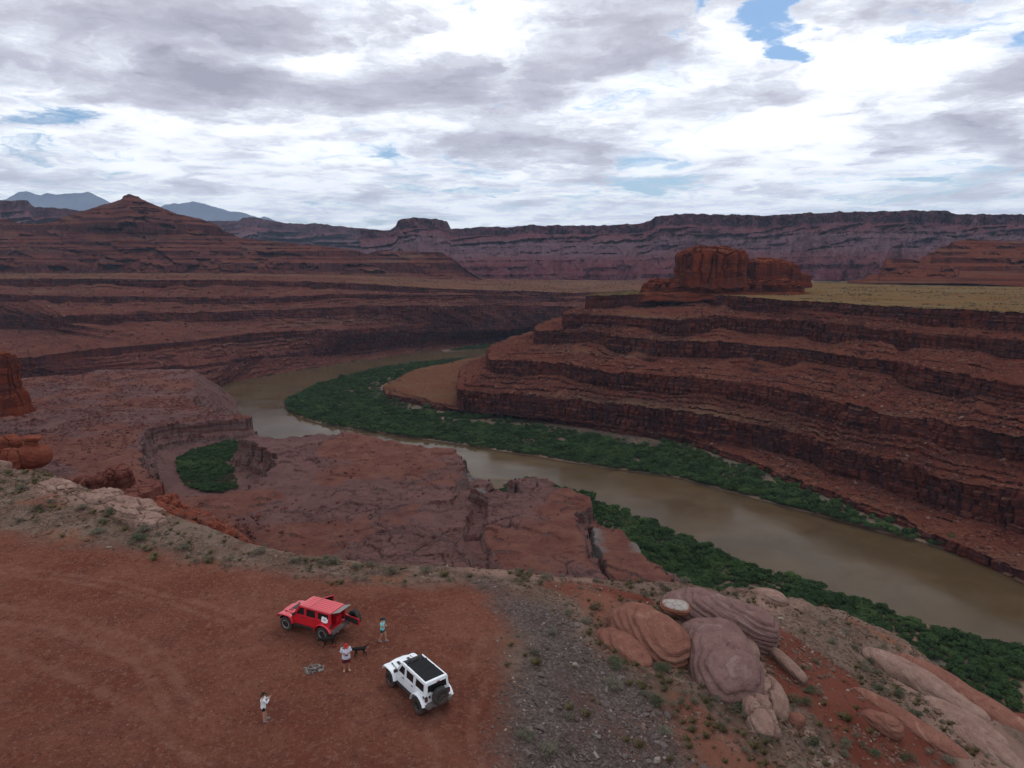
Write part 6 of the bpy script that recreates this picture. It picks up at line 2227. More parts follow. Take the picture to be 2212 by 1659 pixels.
    # doors
    for s in (1, -1):
        for k, (D_, WO, WI) in enumerate(((FD, FWO, FWI), (RD, RWO, RWI))):
            opened = red and s == -1 and k == 1
            d = empty('door', (0, 0, 0))
            d.parent = e
            bm = bmesh.new()
            slab_side(bm, [(x + (.012 if x < .3 and k == 0 else (-.012 if x > -.3 and k == 1 else 0)), z) for x, z in D_], s, .045, .012)
            part('door_skin', bm, paint, d, False, .012)
            bm = bmesh.new()
            frame_strip(bm, WO, WI, s, .05, .004)
            part('window_frame', bm, paint, d)
            bm = bmesh.new()
            slab_side(bm, WI, s, .008, -.018)
            part('window_pane', bm, M_glass, d)
            bm = bmesh.new()
            hx = (.14 if k == 0 else -.80)
            box(bm, (hx + .04, s * .785, 1.165), (.17, .035, .035))
            part('handle', bm, M_black, d, False, .008)
            bm = bmesh.new()
            for hz_ in (1.18, .84):
                box(bm, ((.87 if k == 0 else -.05), s * .782, hz_), (.09, .03, .05))
            part('hinge', bm, paint, d, False, .006)
            if k == 0:
                bm = bmesh.new()
                box(bm, (.80, s * .90, 1.33), (.11, .21, .17))
                box(bm, (.80, s * .80, 1.27), (.05, .10, .05))
                part('mirror', bm, M_black, d, False, .03)
            if opened:
                px0 = Vector((-.03, s * .74, 0))
                a = R(62)
                Mx = Matrix.Translation(px0) @ Matrix.Rotation(a, 4, 'Z') @ Matrix.Translation(-px0)
                d.matrix_local = Mx
    # cabin: pillars, rails, windscreen
    bm = bmesh.new()
    for s in (1, -1):
        frame_strip(bm, QO, QI, s, .05, .0)
        # A pillar and roof rail
        hexa(bm, [(.88, s * .76, BELT), (.97, s * .76, BELT), (.97, s * .67, BELT), (.88, s * .67, BELT), (.46, s * .665, RF - .02), (.54, s * .665, RF - .02), (.54, s * .59, RF - .02), (.46, s * .59, RF - .02)])
        box(bm, (-.74, s * .635, RF - .02), (2.5, .075, .06))
    box(bm, (.93, 0, BELT - .01), (.12, 1.4, .06))
    box(bm, (.50, 0, RF - .02), (.09, 1.2, .06))
    if not red:
        hexa(bm, [(-2.04, -.70, RF - .14), (-1.93, -.70, RF - .14), (-1.93, .70, RF - .14), (-2.04, .70, RF - .14), (-2.01, -.67, RF + .03), (-1.86, -.67, RF + .03), (-1.86, .67, RF + .03), (-2.01, .67, RF + .03)])
    part('cabin_frame', bm, paint, e, False, .010)
    bm = bmesh.new()
    hexa(bm, [(.925, -.66, BELT + .02), (.935, -.66, BELT + .02), (.935, .66, BELT + .02), (.925, .66, BELT + .02), (.505, -.59, RF - .05), (.515, -.59, RF - .05), (.515, .59, RF - .05), (.505, .59, RF - .05)])
    part('windshield', bm, M_glass, e)
    for s in (1, -1):
        bm = bmesh.new()
        slab_side(bm, QI, s, .008, -.02)
        part('quarter_window', bm, M_glass, e)
    # roof
    if red:
        bm = bmesh.new()
        hexa(bm, [(-2.06, -.70, RF - .03), (.52, -.69, RF - .03), (.52, .69, RF - .03), (-2.06, .70, RF - .03), (-2.03, -.655, RF + .045), (.46, -.64, RF + .035), (.46, .64, RF + .035), (-2.03, .655, RF + .045)])
        roof = part('roof', bm, paint, e, False, .02)
        for k in range(6):
            bm = bmesh.new()
            box(bm, (-1.15, (k - 2.5) * .20, RF + .047), (1.5, .05, .018))
            part('roof_rib', bm, paint, roof, False, .006)
            bm = bmesh.new()
            box(bm, (.02, (k - 2.5) * .20, RF + .042), (.6, .05, .016))
            part('roof_rib', bm, paint, roof, False, .006)
        bm = bmesh.new()
        box(bm, (-.35, 0, RF + .042), (.02, 1.27, .012))
        part('roof_seam', bm, M_black, roof)
        hw_ = simple('dark_red_interior_trim', (.08, .012, .014), .8, .2)
    else:
        bm = bmesh.new()
        for s in (1, -1):
            hexa(bm, [(-1.98, s * .60, RF - .01), (.48, s * .57, RF - .01), (.48, s * .675, RF - .02), (-1.98, s * .69, RF - .02), (-1.96, s * .605, RF + .045), (.44, s * .575, RF + .04), (.44, s * .655, RF + .035), (-1.96, s * .665, RF + .04)])
        part('roof_rail', bm, paint, e, False, .012)
        # soft panel folded back behind an open front bay
        bm = bmesh.new()
        xs = np.linspace(.02, -1.90, 25)
        rows = []
        for i, x in enumerate(xs):
            sag = .015 * math.sin(i / 24 * math.pi * 3) - .012
            rows.append([bm.verts.new((x, y, RF + .028 + sag * (1 - (y / .6) ** 2) + (.03 if i in (0, 1) else 0) + (.018 if 10 <= i <= 11 else 0))) for y in np.linspace(-.60, .60, 9)])
        for a, b in zip(rows, rows[1:]):
            for i in range(8):
                bm.faces.new((a[i], a[i + 1], b[i + 1], b[i]))
        part('soft_top', bm, M_cloth, e, True)
        bm = bmesh.new()
        box(bm, (.45, 0, RF + .03), (.10, 1.18, .03))
        bar(bm, (.30, -.56, RF - .03), (.30, .56, RF - .03), .03)
        for s in (1, -1):
            bar(bm, (.42, s * .55, RF - .04), (-1.8, s * .55, RF - .04), .035)
        part('roll_bar', bm, M_black, e, False)
    # cabin inside
    bm = bmesh.new()
    box(bm, (.72, 0, 1.16), (.34, 1.36, .26))
    box(bm, (-.55, 0, .70), (2.8, 1.38, .06))
    part('dashboard', bm, M_inter, e, False, .03)
    bm = bmesh.new()
    n_ = 18
    for i in range(n_):
        a0, a1 = 2 * math.pi * i / n_, 2 * math.pi * (i + 1) / n_
        c0 = Vector((.48, .36, 1.25))
        f = lambda a: c0 + Vector((-.06 * math.sin(a), .19 * math.cos(a), .18 * math.sin(a)))
        bar(bm, f(a0), f(a1), .016, 5)
    part('steering_wheel', bm, M_inter, e)
    for x in (.05, -.85):
        for s in (1, -1):
            bm = bmesh.new()
            box(bm, (x + .12, s * .36, .92), (.48, .48, .16))
            box(bm, (x - .18, s * .36, 1.20), (.14, .46, .60), (0, R(-12), 0))
            box(bm, (x - .26, s * .36, 1.56), (.09, .26, .18), (0, R(-8), 0))
            part('seat', bm, M_inter, e, False, .04)
    # tail
    for s in (1, -1):
        bm = bmesh.new()
        box(bm, (-2.075, s * .70, 1.04), (.09, .15, .26))
        tl = part('taillight', bm, M_black, e, False, .012)
        bm = bmesh.new()
        box(bm, (-2.122, s * .70, 1.04), (.012, .10, .20))
        part('lens', bm, M_tail, tl, False, .004)
    bm = bmesh.new()
    for s in (1, -1):
        box(bm, (-2.035, s * .705, .99), (.035, .10, .56))
    box(bm, (-2.035, 0, .80), (.035, 1.4, .06))
    part('tail_panel', bm, paint, e, False, .006)
    tgp = empty('tailgate', (-2.05, -.64, 0))
    tgp.parent = e
    # gate is built round its hinge on the right side
    bm = bmesh.new()
    hexa(bm, [(-.02, .0, .82), (.03, .0, .82), (.03, 1.28, .82), (-.02, 1.28, .82), (-.02, .0, BELT), (.03, .0, BELT), (.03, 1.28, BELT), (-.02, 1.28, BELT)])
    part('gate_panel', bm, paint, tgp, False, .012)
    bm = bmesh.new()
    box(bm, (.045, .64, 1.03), (.025, 1.1, .34))
    part('gate_lining', bm, M_black, tgp, False, .01)
    bm = bmesh.new()
    for hz_ in (1.18, .92):
        box(bm, (-.04, .04, hz_), (.05, .16, .06))
    part('hinge', bm, M_black, tgp, False, .01)
    bm = bmesh.new()
    box(bm, (-.04, 1.14, 1.12), (.035, .10, .15))
    part('handle', bm, M_black, tgp, False, .01)
    bm = bmesh.new()
    bar(bm, (-.02, .62, 1.06), (-.20, .62, 1.06), .12, 14)
    part('wheel_carrier', bm, M_black, tgp)
    sp_ = empty('spare_wheel', (-2.05 - .27, -.02, 1.10))
    if red:
        tgp.rotation_euler = (0, 0, R(83))
        sp_.location = (0, 0, 0)
    sp_.parent = e
    if red:
        Mg = Matrix.Translation((-2.05, -.64, 0)) @ Matrix.Rotation(R(83), 4, 'Z')
        sp_.location = Mg @ Vector((-.28, .62, 1.10))
        sp_.rotation_euler = (0, 0, R(83) + R(90))
    else:
        sp_.rotation_euler = (0, 0, R(90))
    part('tyre', tyre_bm(), M_tyre, sp_)
    part('rim', rim_bm(1), M_dkrim if red else M_dkrim, sp_, True)
    if not red:
        bm = bmesh.new()
        for i in range(8):
            a = 2 * math.pi * i / 8
            bar(bm, (math.cos(a) * .06, TYW * .40, math.sin(a) * .06), (math.cos(a) * .24, TYW * .36, math.sin(a) * .24), .014, 5)
        part('spoke_edge', bm, M_steel, sp_)
    # rear glass
    bm = bmesh.new()
    if red:
        # lifted on its struts
        hexa(bm, [(-2.07, -.62, RF - .02), (-2.66, -.58, RF + .17), (-2.66, .58, RF + .17), (-2.07, .62, RF - .02), (-2.07, -.62, RF - .0), (-2.66, -.58, RF + .19), (-2.66, .58, RF + .19), (-2.07, .62, RF - .0)])
        rgl = part('rear_window', bm, simple('lifted_glass', (.20, .19, .17), .15, .6), e)
        for s in (1, -1):
            bm = bmesh.new()
            bar(bm, (-2.03, s * .62, 1.62), (-2.40, s * .57, RF + .08), .012, 6)
            part('gas_strut', bm, M_black, e)
        for s in (1, -1):
            bm = bmesh.new()
            box(bm, (-2.03, s * .67, 1.55), (.06, .08, .62))
            part('rear_pillar', bm, paint, e, False, .01)
    else:
        hexa(bm, [(-2.05, -.60, BELT + .02), (-2.04, -.60, BELT + .02), (-2.04, .60, BELT + .02), (-2.05, .60, BELT + .02), (-2.025, -.56, RF - .10), (-2.015, -.56, RF - .10), (-2.015, .56, RF - .10), (-2.025, .56, RF - .10)])
        part('rear_window', bm, M_glass, e)
        for s in (1, -1):
            bm = bmesh.new()
            hexa(bm, [(-2.065, s * .60, BELT), (-2.0, s * .60, BELT), (-2.0, s * .755, BELT), (-2.065, s * .74, BELT), (-2.035, s * .56, RF - .02), (-1.97, s * .56, RF - .02), (-1.97, s * .67, RF - .02), (-2.035, s * .665, RF - .02)])
            part('rear_pillar', bm, paint, e, False, .008)
        bm = bmesh.new()
        box(bm, (-2.10, -.05, RF - .06), (.04, .16, .04))
        part('brake_lamp', bm, M_tail, e)
        bm = bmesh.new()
        box(bm, (-2.065, .50, 1.33), (.012, .22, .05))
        box(bm, (-2.065, -.50, 1.34), (.012, .14, .05))
        part('window_sticker', bm, M_decal, e)
        bm = bmesh.new()
        for s in (1,):
            box(bm, (-1.10, s * .738, 1.70), (.10, .01, .08))
            box(bm, (-1.82, s * .752, 1.36), (.05, .01, .07))
        part('window_sticker', bm, M_decal, e)
        bm = bmesh.new()
        r_ = bmesh.ops.create_cone(bm, cap_ends=True, segments=16, radius1=.09, radius2=.085, depth=.03)
        bmesh.ops.transform(bm, matrix=Matrix.Translation((-1.88, .755, 1.06)) @ Matrix.Rotation(R(90), 4, 'X'), verts=r_['verts'])
        part('fuel_cap', bm, M_black, e, True)
    return e


pr0, pr1 = hit(618, 1363.5), hit(697, 1387.5)
hr = heading(pr1, pr0)
pw0, pw1 = hit(840, 1481), hit(903, 1544)
hw2 = heading(pw1, pw0)


def from_left_wheels(p, q, h):
    mx, my = (p[0] + q[0]) / 2, (p[1] + q[1]) / 2
    return (mx + math.sin(h) * .95, my - math.cos(h) * .95, gz(mx + math.sin(h) * .8, my - math.cos(h) * .8) + .0)


red_car = suv('off_road_vehicle', from_left_wheels(pr0, pr1, hr), hr, M_red, 'red', 'red four door off-road vehicle with its tailgate and rear glass open')
white_car = suv('off_road_vehicle', from_left_wheels(pw0, pw1, hw2), hw2, M_white, 'white', 'white four door off-road vehicle with black open soft top and rear spare wheel')
# white panel with a star on the red vehicle's rear quarter
bm = bmesh.new()
prism(bm, [(-1.84, 1.27), (-1.86, 1.45), (-1.80, 1.48), (-1.74, 1.57), (-1.56, 1.56), (-1.50, 1.60), (-1.40, 1.59), (-1.36, 1.42), (-1.37, 1.27), (-1.46, 1.26), (-1.54, 1.22), (-1.70, 1.22), (-1.77, 1.26)], lambda z: hwz(z) + .012, lambda z: hwz(z) + .045)
pan = part('side_panel', bm, M_decal, red_car, False, .006)
bm = bmesh.new()
cxp, czp = -1.61, 1.41
for r0_, r1_ in ((.125, .112), (.085, .076)):
    n_ = 28
    a = [bm.verts.new((cxp + r0_ * math.cos(2 * math.pi * i / n_), hwz(czp) + .050, czp + r0_ * math.sin(2 * math.pi * i / n_))) for i in range(n_)]
    b = [bm.verts.new((cxp + r1_ * math.cos(2 * math.pi * i / n_), hwz(czp) + .050, czp + r1_ * math.sin(2 * math.pi * i / n_))) for i in range(n_)]
    for i in range(n_):
        bm.faces.new((a[i], a[(i + 1) % n_], b[(i + 1) % n_], b[i]))
part('ring_print', bm, M_greyline, pan)
bm = bmesh.new()
st = [bm.verts.new((cxp + (.062 if i % 2 == 0 else .026) * math.sin(math.pi * i / 5), hwz(czp) + .053, czp + (.062 if i % 2 == 0 else .026) * math.cos(math.pi * i / 5))) for i in range(10)]
bm.faces.new(st)
part('star_print', bm, M_navy, pan)
# lettering along the side of the white hood
for s in (1, -1):
    cu = bpy.data.curves.new('hood_lettering', 'FONT')
    cu.body = 'RUBICON'
    cu.size = .135
    cu.extrude = .002
    cu.align_x = 'CENTER'
    to = bpy.data.objects.new('tmp_text', cu)
    col.objects.link(to)
    bpy.context.view_layer.update()
    me = bpy.data.meshes.new_from_object(to.evaluated_get(bpy.context.evaluated_depsgraph_get()))
    bpy.data.objects.remove(to)
    o = link_mesh('hood_lettering', me, M_black, white_car)
    o.location = (1.42, s * .662, 1.165)
    o.rotation_euler = (R(62), 0, R(180 - 6) if s == 1 else R(6))
# red box carried in the open boot of the red vehicle
bm = bmesh.new()
box(bm, (0, 0, .23), (.40, .50, .44))
bx_ = part('storage_box', bm, M_red, None, False, .03)
ca, sa = math.cos(hr), math.sin(hr)
bl = Vector((-1.72, -.25, .84)) * 1.02
bx_.location = (red_car.location.x + bl.x * ca - bl.y * sa, red_car.location.y + bl.x * sa + bl.y * ca, red_car.location.z + bl.z)
bx_.rotation_euler = (0, 0, hr)
tag(bx_, 'red storage box inside the open boot of the red vehicle', 'box')


# ------------------------------------------------------------------ people and dogs
def cloth_mat(name, c, prnt=None, scale=24.0):
    m, t, b = new_mat(name)
    g = t.node('ShaderNodeTexCoord')
    n = t.noise(g.outputs['Object'], 9.0, 4.0)
    cc = t.mix(n, tuple(x * .85 for x in c), c)
    if prnt:
        p = t.noise(g.outputs['Object'], scale, 2.0, 0.5, 1.2)
        cc = t.mix(t.ss(p, 0.52, 0.58), cc, prnt)
    setc(t, b, cc, 0.85, 0.15)
    return m


M_skin = simple('skin', (.36, .19, .13), .55, .3, var=.05)
M_skin_tan = simple('tanned_skin', (.27, .125, .085), .55, .3, var=.05)
M_redcap = cloth_mat('red_cloth', (.48, .02, .025))
M_aloha = cloth_mat('printed_white_shirt', (.66, .66, .70), (.16, .17, .32), 26.0)
M_maroon = cloth_mat('maroon_cloth', (.10, .012, .022))
M_teal = cloth_mat('turquoise_cloth', (.14, .50, .50), (.42, .70, .68), 14.0)
M_navycl = cloth_mat('dark_teal_cloth', (.012, .045, .065))
M_whitecl = cloth_mat('white_cloth', (.68, .69, .72))
M_blackcl = cloth_mat('black_cloth', (.014, .014, .016))
M_shoe = cloth_mat('grey_shoe', (.14, .14, .15))
M_sole = cloth_mat('pale_sole', (.55, .53, .50))
M_leather = cloth_mat('tan_sandal', (.42, .27, .17))
M_hair_d = cloth_mat('dark_hair', (.02, .014, .011))
M_hair_b = cloth_mat('brown_hair', (.085, .048, .030))
M_phone = simple('phone_case', (.012, .012, .014), .3, .5)
M_fur = simple('black_fur', (.012, .010, .010), .8, .2, var=.3, vscale=18.0)
M_redtoy = cloth_mat('red_toy', (.42, .03, .03))


def skin_mesh(name, V, Ed, rad, mat, parent, sub=1, root=0, extra=None):
    me = bpy.data.meshes.new(name)
    me.from_pydata([tuple(v) for v in V], Ed, [])
    o = bpy.data.objects.new(name, me)
    col.objects.link(o)
    sk = o.modifiers.new('skin', 'SKIN')
    sk.use_smooth_shade = True
    for i, r_ in enumerate(rad):
        r2 = r_ if hasattr(r_, '__len__') else (r_, r_)
        me.skin_vertices[0].data[i].radius = r2
        me.skin_vertices[0].data[i].use_root = (i == root)
    if sub:
        ss_ = o.modifiers.new('sub', 'SUBSURF')
        ss_.levels = sub
        ss_.render_levels = sub
    bpy.context.view_layer.update()
    dg = bpy.context.evaluated_depsgraph_get()
    nm = bpy.data.meshes.new_from_object(o.evaluated_get(dg))
    bpy.data.objects.remove(o)
    bpy.data.meshes.remove(me)
    nm.name = name
    if extra is not None:
        bm = bmesh.new()
        bm.from_mesh(nm)
        extra(bm)
        bmesh.ops.recalc_face_normals(bm, faces=bm.faces)
        bm.to_mesh(nm)
        bm.free()
    nm.polygons.foreach_set('use_smooth', [True] * len(nm.polygons))
    return link_mesh(name, nm, mat, parent)


def ring_loft(bm, rings):
    for a, b in zip(rings, rings[1:]):
        n = len(a)
        for i in range(n):
            bm.faces.new((a[i], a[(i + 1) % n], b[(i + 1) % n], b[i]))
    bm.faces.new(rings[0][::-1])
    bm.faces.new(rings[-1])


def tube(bm, secs, n=16):
    ring_loft(bm, [[bm.verts.new((c.x + rx * math.cos(2 * math.pi * i / n), c.y + ry * math.sin(2 * math.pi * i / n), c.z)) for i in range(n)] for (c, rx, ry) in secs])


def limb(bm, secs, n=12):
    rings = []
    for k, (c, r_) in enumerate(secs):
        d = (secs[min(k + 1, len(secs) - 1)][0] - secs[max(k - 1, 0)][0]).normalized()
        M = d.to_track_quat('Z', 'Y').to_matrix()
        rings.append([bm.verts.new(c + M @ Vector((r_ * math.cos(2 * math.pi * i / n), r_ * math.sin(2 * math.pi * i / n), 0))) for i in range(n)])
    ring_loft(bm, rings)


class Chain:
    def __init__(self):
        self.V, self.E, self.Rd = [], [], []

    def add(self, p, r, prev=None):
        self.V.append(Vector(p))
        self.Rd.append(r)
        i = len(self.V) - 1
        if prev is not None:
            self.E.append((prev, i))
        return i


def head_into(bm, c, yaw, nod):
    """skull, jaw, nose, ears, brow joined to the body mesh; c = head centre"""
    n0 = len(bm.verts)
    r = bmesh.ops.create_icosphere(bm, subdivisions=3, radius=1.0)
    Mh = Matrix.Translation(c) @ Matrix.Rotation(yaw, 4, 'Z') @ Matrix.Rotation(nod, 4, 'Y')
    for v in r['verts']:
        x, y, z = v.co
        f = 1.0
        xx, yy, zz = x * .095, y * .075, z * .115
        if z < -.2:
            k = (-.2 - z) / .8
            yy *= 1 - .32 * k
            xx = xx * (1 - .10 * k) + .014 * k
        if x > .8 and abs(y) < .28 and -.35 < z < .15:
            xx += .022 * (1 - abs(y) / .28) * (1 - (z + .1) ** 2 * 4 if abs(z + .1) < .5 else 0)
        if x > .75 and -.6 < z < -.42 and abs(y) < .3:
            xx += .006
        if x > .7 and .12 < z < .28 and .15 < abs(y) < .5:
            xx -= .008
        v.co = (xx, yy, zz)
    for s in (-1, 1):
        e_ = bmesh.ops.create_icosphere(bm, subdivisions=2, radius=1.0)
        for v in e_['verts']:
            v.co = (v.co.x * .02 - .005, s * .076 + v.co.y * .009, v.co.z * .03 - .005)
    bm.verts.ensure_lookup_table()
    for v in bm.verts[n0:]:
        v.co = Mh @ v.co
    return Mh


def hand(ch, wrist, wi, d, up, side):
    """palm, four unequal bent fingers and a thumb; d = reach, up = back of the hand"""
    d, up = Vector(d).normalized(), Vector(up).normalized()
    lat = d.cross(up).normalized() * side
    pm = ch.add(Vector(wrist) + d * .05, .021, wi)
    for k, L in enumerate((.072, .082, .076, .060)):
        b = Vector(wrist) + d * .088 + lat * (.030 - .020 * k)
        i = ch.add(b, .0100, pm)
        i = ch.add(b + d * L * .5 - up * .012, .0090, i)
        ch.add(b + d * L * .75 - up * .040, .0080, i)
    b = Vector(wrist) + d * .035 + lat * .035
    i = ch.add(b, .0105, pm)
    ch.add(b + d * .045 + lat * .022 - up * .012, .0090, i)


def person(loc, hdg, J, sk, shirt, shorts, shoe, hair, cap, label, H=1.0, girth=1.0, sleeve=.75, socks=None, cap_back=False, long_hair=False, sandals=False):
    e = empty('person', loc, hdg, H)
    tag(e, label, 'person')
    g = girth
    V = {k: Vector(v) for k, v in J.items() if hasattr(v, '__len__')}
    ch = Chain()
    pel = ch.add(V['pelvis'], (.135 * g, .115 * g))
    wst = ch.add(V['waist'], (.125 * g, .10 * g), pel)
    cst = ch.add(V['chest'], (.15 * g, .115 * g), wst)
    nk0 = ch.add(V['chest'] * .35 + V['neck'] * .65, (.11, .085), cst)
    nk = ch.add(V['neck'], .058, nk0)
    ch.add(V['head'] - Vector((0, 0, .05)), .055, nk)
    for s, sd_ in (('l', 1), ('r', -1)):
        hp = ch.add(V['hip_' + s], .098 * (g * .5 + .5), pel)
        kn = ch.add(V['hip_' + s] * .5 + V['knee_' + s] * .5, .080, hp)
        kn = ch.add(V['knee_' + s], .058, kn)
        cf = ch.add(V['knee_' + s] * .65 + V['ank_' + s] * .35, .056, kn)
        an = ch.add(V['ank_' + s], .038, cf)
        ft = Vector(V['toe_' + s] - V['ank_' + s])
        hl = ch.add(V['ank_' + s] + Vector((0, 0, -.045)) - ft * .12, .034, an)
        ch.add(V['toe_' + s], (.042, .026), an)
        sh = ch.add(V['sho_' + s], .066, nk0)
        ua = ch.add(V['sho_' + s] * .5 + V['elb_' + s] * .5, .050, sh)
        el = ch.add(V['elb_' + s], .042, ua)
        fa = ch.add(V['elb_' + s] * .6 + V['wri_' + s] * .4, .040, el)
        wr = ch.add(V['wri_' + s], .027, fa)
        hand(ch, V['wri_' + s], wr, V['wri_' + s] - V['elb_' + s] * .9 - V['wri_' + s] * .1, J.get('back_' + s, (0, 0, 1)), sd_)
    hm_ = {}
    yaw, nod = J.get('yaw', 0.0), J.get('nod', 0.25)
    skin_mesh('body', ch.V, ch.E, [((q[0] * 1.08, q[1] * 1.08) if hasattr(q, '__len__') else (q if q < .022 else q * 1.18)) for q in ch.Rd], sk, e, 1, 0, lambda bm: hm_.setdefault('m', head_into(bm, V['head'] + Vector((.015, 0, .03)), yaw, nod)))
    Mh = hm_['m']
    for s in (1, -1):
        bm = bmesh.new()
        r_ = bmesh.ops.create_icosphere(bm, subdivisions=2, radius=.011)
        bmesh.ops.transform(bm, matrix=Mh @ Matrix.Translation((.083, s * .030, .018)), verts=r_['verts'])
        part('eye', bm, M_hair_d, e, True)
    # shirt: one garment of a torso tube and two sleeves
    gc = max(g, g * .5 + .5)
    bm = bmesh.new()
    P0, P1, P2, P3 = V['pelvis'], V['waist'], V['chest'], V['neck']
    shw = abs(V['sho_l'].y)
    hemz = J.get('hem', -.08)
    tube(bm, [(P0 + Vector((0, 0, hemz)), .150 * gc, .185 * gc), (P0 + Vector((0, 0, .04)), .150 * gc, .180 * gc), (P1, .140 * gc, .165 * gc), (P2 - Vector((0, 0, .04)), .145 * gc, .185 * gc), (P2 + Vector((0, 0, .06)), .125 * (g * .6 + .4), shw + .035), (P3 - Vector((0, 0, .05)), .095, shw - .02), (P3 - Vector((0, 0, .015)), .070, .075)], 16)
    for s in ('l', 'r'):
        A, B_, W_ = V['sho_' + s], V['elb_' + s], V['wri_' + s]
        pts = [(A + (A - B_) * .10, .070), (A, .086), (A * .5 + B_ * .5, .078 * (g * .5 + .5))]
        if sleeve <= 1:
            pts.append((A * (1 - sleeve) + B_ * sleeve, .080 * (g * .5 + .5)))
        else:
            pts += [(B_, .062), (B_ * (2 - sleeve) + W_ * (sleeve - 1), .046)]
        limb(bm, pts, 12)
    part('shirt', bm, shirt, e, True)
    # shorts
    bm = bmesh.new()
    kk = J.get('short_len', .62)
    tube(bm, [(P0 + Vector((0, 0, -.10)), .128 * gc, .155 * gc), (P0 + Vector((0, 0, .02)), .142 * gc, .172 * gc), (P0 + Vector((0, 0, .10)), .132 * gc, .160 * gc)], 16)
    for s in ('l', 'r'):
        A, B_ = V['hip_' + s], V['knee_' + s]
        limb(bm, [(A + Vector((0, 0, .03)), .088 * (g * .5 + .5)), (A * .7 + B_ * .3, .104 * (g * .5 + .5)), (A * (1 - kk) + B_ * kk, .100 * (g * .5 + .5))], 14)
    part('shorts', bm, shorts, e, True)
    # shoes
    for s in ('l', 'r'):
        ft = (V['toe_' + s] - V['ank_' + s])
        ft.z = 0
        a_ = math.atan2(ft.y, ft.x)
        c = V['ank_' + s] * .45 + V['toe_' + s] * .55
        sf = e
        if not sandals:
            bm = bmesh.new()
            r_ = bmesh.ops.create_icosphere(bm, subdivisions=3, radius=1.0)
            for v in r_['verts']:
                v.co = (v.co.x * .145, v.co.y * (.052 + .008 * (v.co.x > 0)), max(-.03, v.co.z * .05) + (.022 if v.co.x < -.3 and v.co.z > 0 else 0))
            bmesh.ops.transform(bm, matrix=Matrix.Translation((c.x, c.y, c.z - .005)) @ Matrix.Rotation(a_, 4, 'Z'), verts=r_['verts'])
            sf = part('shoe', bm, shoe, e, True)
        bm = bmesh.new()
        r_ = bmesh.ops.create_icosphere(bm, subdivisions=3, radius=1.0)
        for v in r_['verts']:
            v.co = (v.co.x * .152, v.co.y * .058, max(-.4, min(.4, v.co.z)) * .035)
        bmesh.ops.transform(bm, matrix=Matrix.Translation((c.x, c.y, c.z - .033)) @ Matrix.Rotation(a_, 4, 'Z'), verts=r_['verts'])
        part('sole', bm, M_sole if not sandals else M_leather, sf, True)
        if sandals:
            bm = bmesh.new()
            r_ = bmesh.ops.create_icosphere(bm, subdivisions=3, radius=1.0)
            for v in r_['verts']:
                v.co = (v.co.x * .028 + .05, v.co.y * .058, max(-.4, v.co.z) * .046)
            bmesh.ops.transform(bm, matrix=Matrix.Translation((c.x, c.y, c.z - .012)) @ Matrix.Rotation(a_, 4, 'Z'), verts=r_['verts'])
            part('strap', bm, M_leather, e, True)
    # hair and cap
    bm = bmesh.new()
    r_ = bmesh.ops.create_icosphere(bm, subdivisions=3, radius=1.0)
    for v in r_['verts']:
        x, y, z = v.co
        k = 1.06
        v.co = (x * .100 * k - .010, y * .080 * k, z * .118 * k + .006)
        if x > .35 and z < .55:
            v.co.x = min(v.co.x, .03)
        if z < -.45:
            v.co.z = max(v.co.z, -.075)
    bmesh.ops.transform(bm, matrix=Mh, verts=r_['verts'])
    hr_ = part('hair', bm, hair, e, True)
    if long_hair:
        c4 = Chain()
        i = c4.add(Mh @ Vector((-.09, 0, .0)), .045)
        i = c4.add(Mh @ Vector((-.125, .01, -.10)), .048, i)
        i = c4.add(Mh @ Vector((-.115, .015, -.22)), .040, i)
        c4.add(Mh @ Vector((-.10, .02, -.33)), .020, i)
        skin_mesh('ponytail', c4.V, c4.E, c4.Rd, hair, e, 1)
    bm = bmesh.new()
    r_ = bmesh.ops.create_icosphere(bm, subdivisions=3, radius=1.0)
    dl = [v for v in r_['verts'] if v.co.z < .05]
    for v in list(bm.verts):
        v.co = (v.co.x * .110 - .004, v.co.y * .090, v.co.z * .095 + .045)
    bmesh.ops.delete(bm, geom=dl, context='VERTS')
    n_ = 12
    top, bot = [], []
    for i in range(n_ + 1):
        a_ = -1.15 + 2.3 * i / n_
        inn = (.100 * math.cos(a_), .084 * math.sin(a_), .058)
        ou = (.100 * math.cos(a_) + .085 * max(0, math.cos(a_)) ** .6 + .01, .088 * math.sin(a_), .040)
        top.append((bm.verts.new(inn), bm.verts.new(ou)))
        bot.append((bm.verts.new((inn[0], inn[1], inn[2] - .008)), bm.verts.new((ou[0], ou[1], ou[2] - .008))))
    for i in range(n_):
        bm.faces.new((top[i][0], top[i][1], top[i + 1][1], top[i + 1][0]))
        bm.faces.new((bot[i][0], bot[i + 1][0], bot[i + 1][1], bot[i][1]))
        bm.faces.new((top[i][1], bot[i][1], bot[i + 1][1], top[i + 1][1]))
    bmesh.ops.transform(bm, matrix=Mh, verts=list(bm.verts))
    part('cap', bm, cap, e, True)
    return e, Mh


STAND = dict(pelvis=(0, 0, .93), waist=(.01, 0, 1.10), chest=(.0, 0, 1.30), neck=(.0, 0, 1.47), head=(.03, 0, 1.58),
             hip_l=(0, .10, .88), hip_r=(0, -.10, .88), knee_l=(.02, .12, .48), knee_r=(.02, -.12, .48), ank_l=(-.01, .13, .085), ank_r=(-.01, -.13, .085),
             toe_l=(.13, .16, .03), toe_r=(.13, -.16, .03), sho_l=(-.01, .19, 1.40), sho_r=(-.01, -.19, 1.40),
             elb_l=(.0, .27, 1.13), elb_r=(.0, -.27, 1.13), wri_l=(.22, .10, 1.10), wri_r=(.22, -.10, 1.10))


def face_to(p, q):
    return math.atan2(q[1] - p[1], q[0] - p[0])


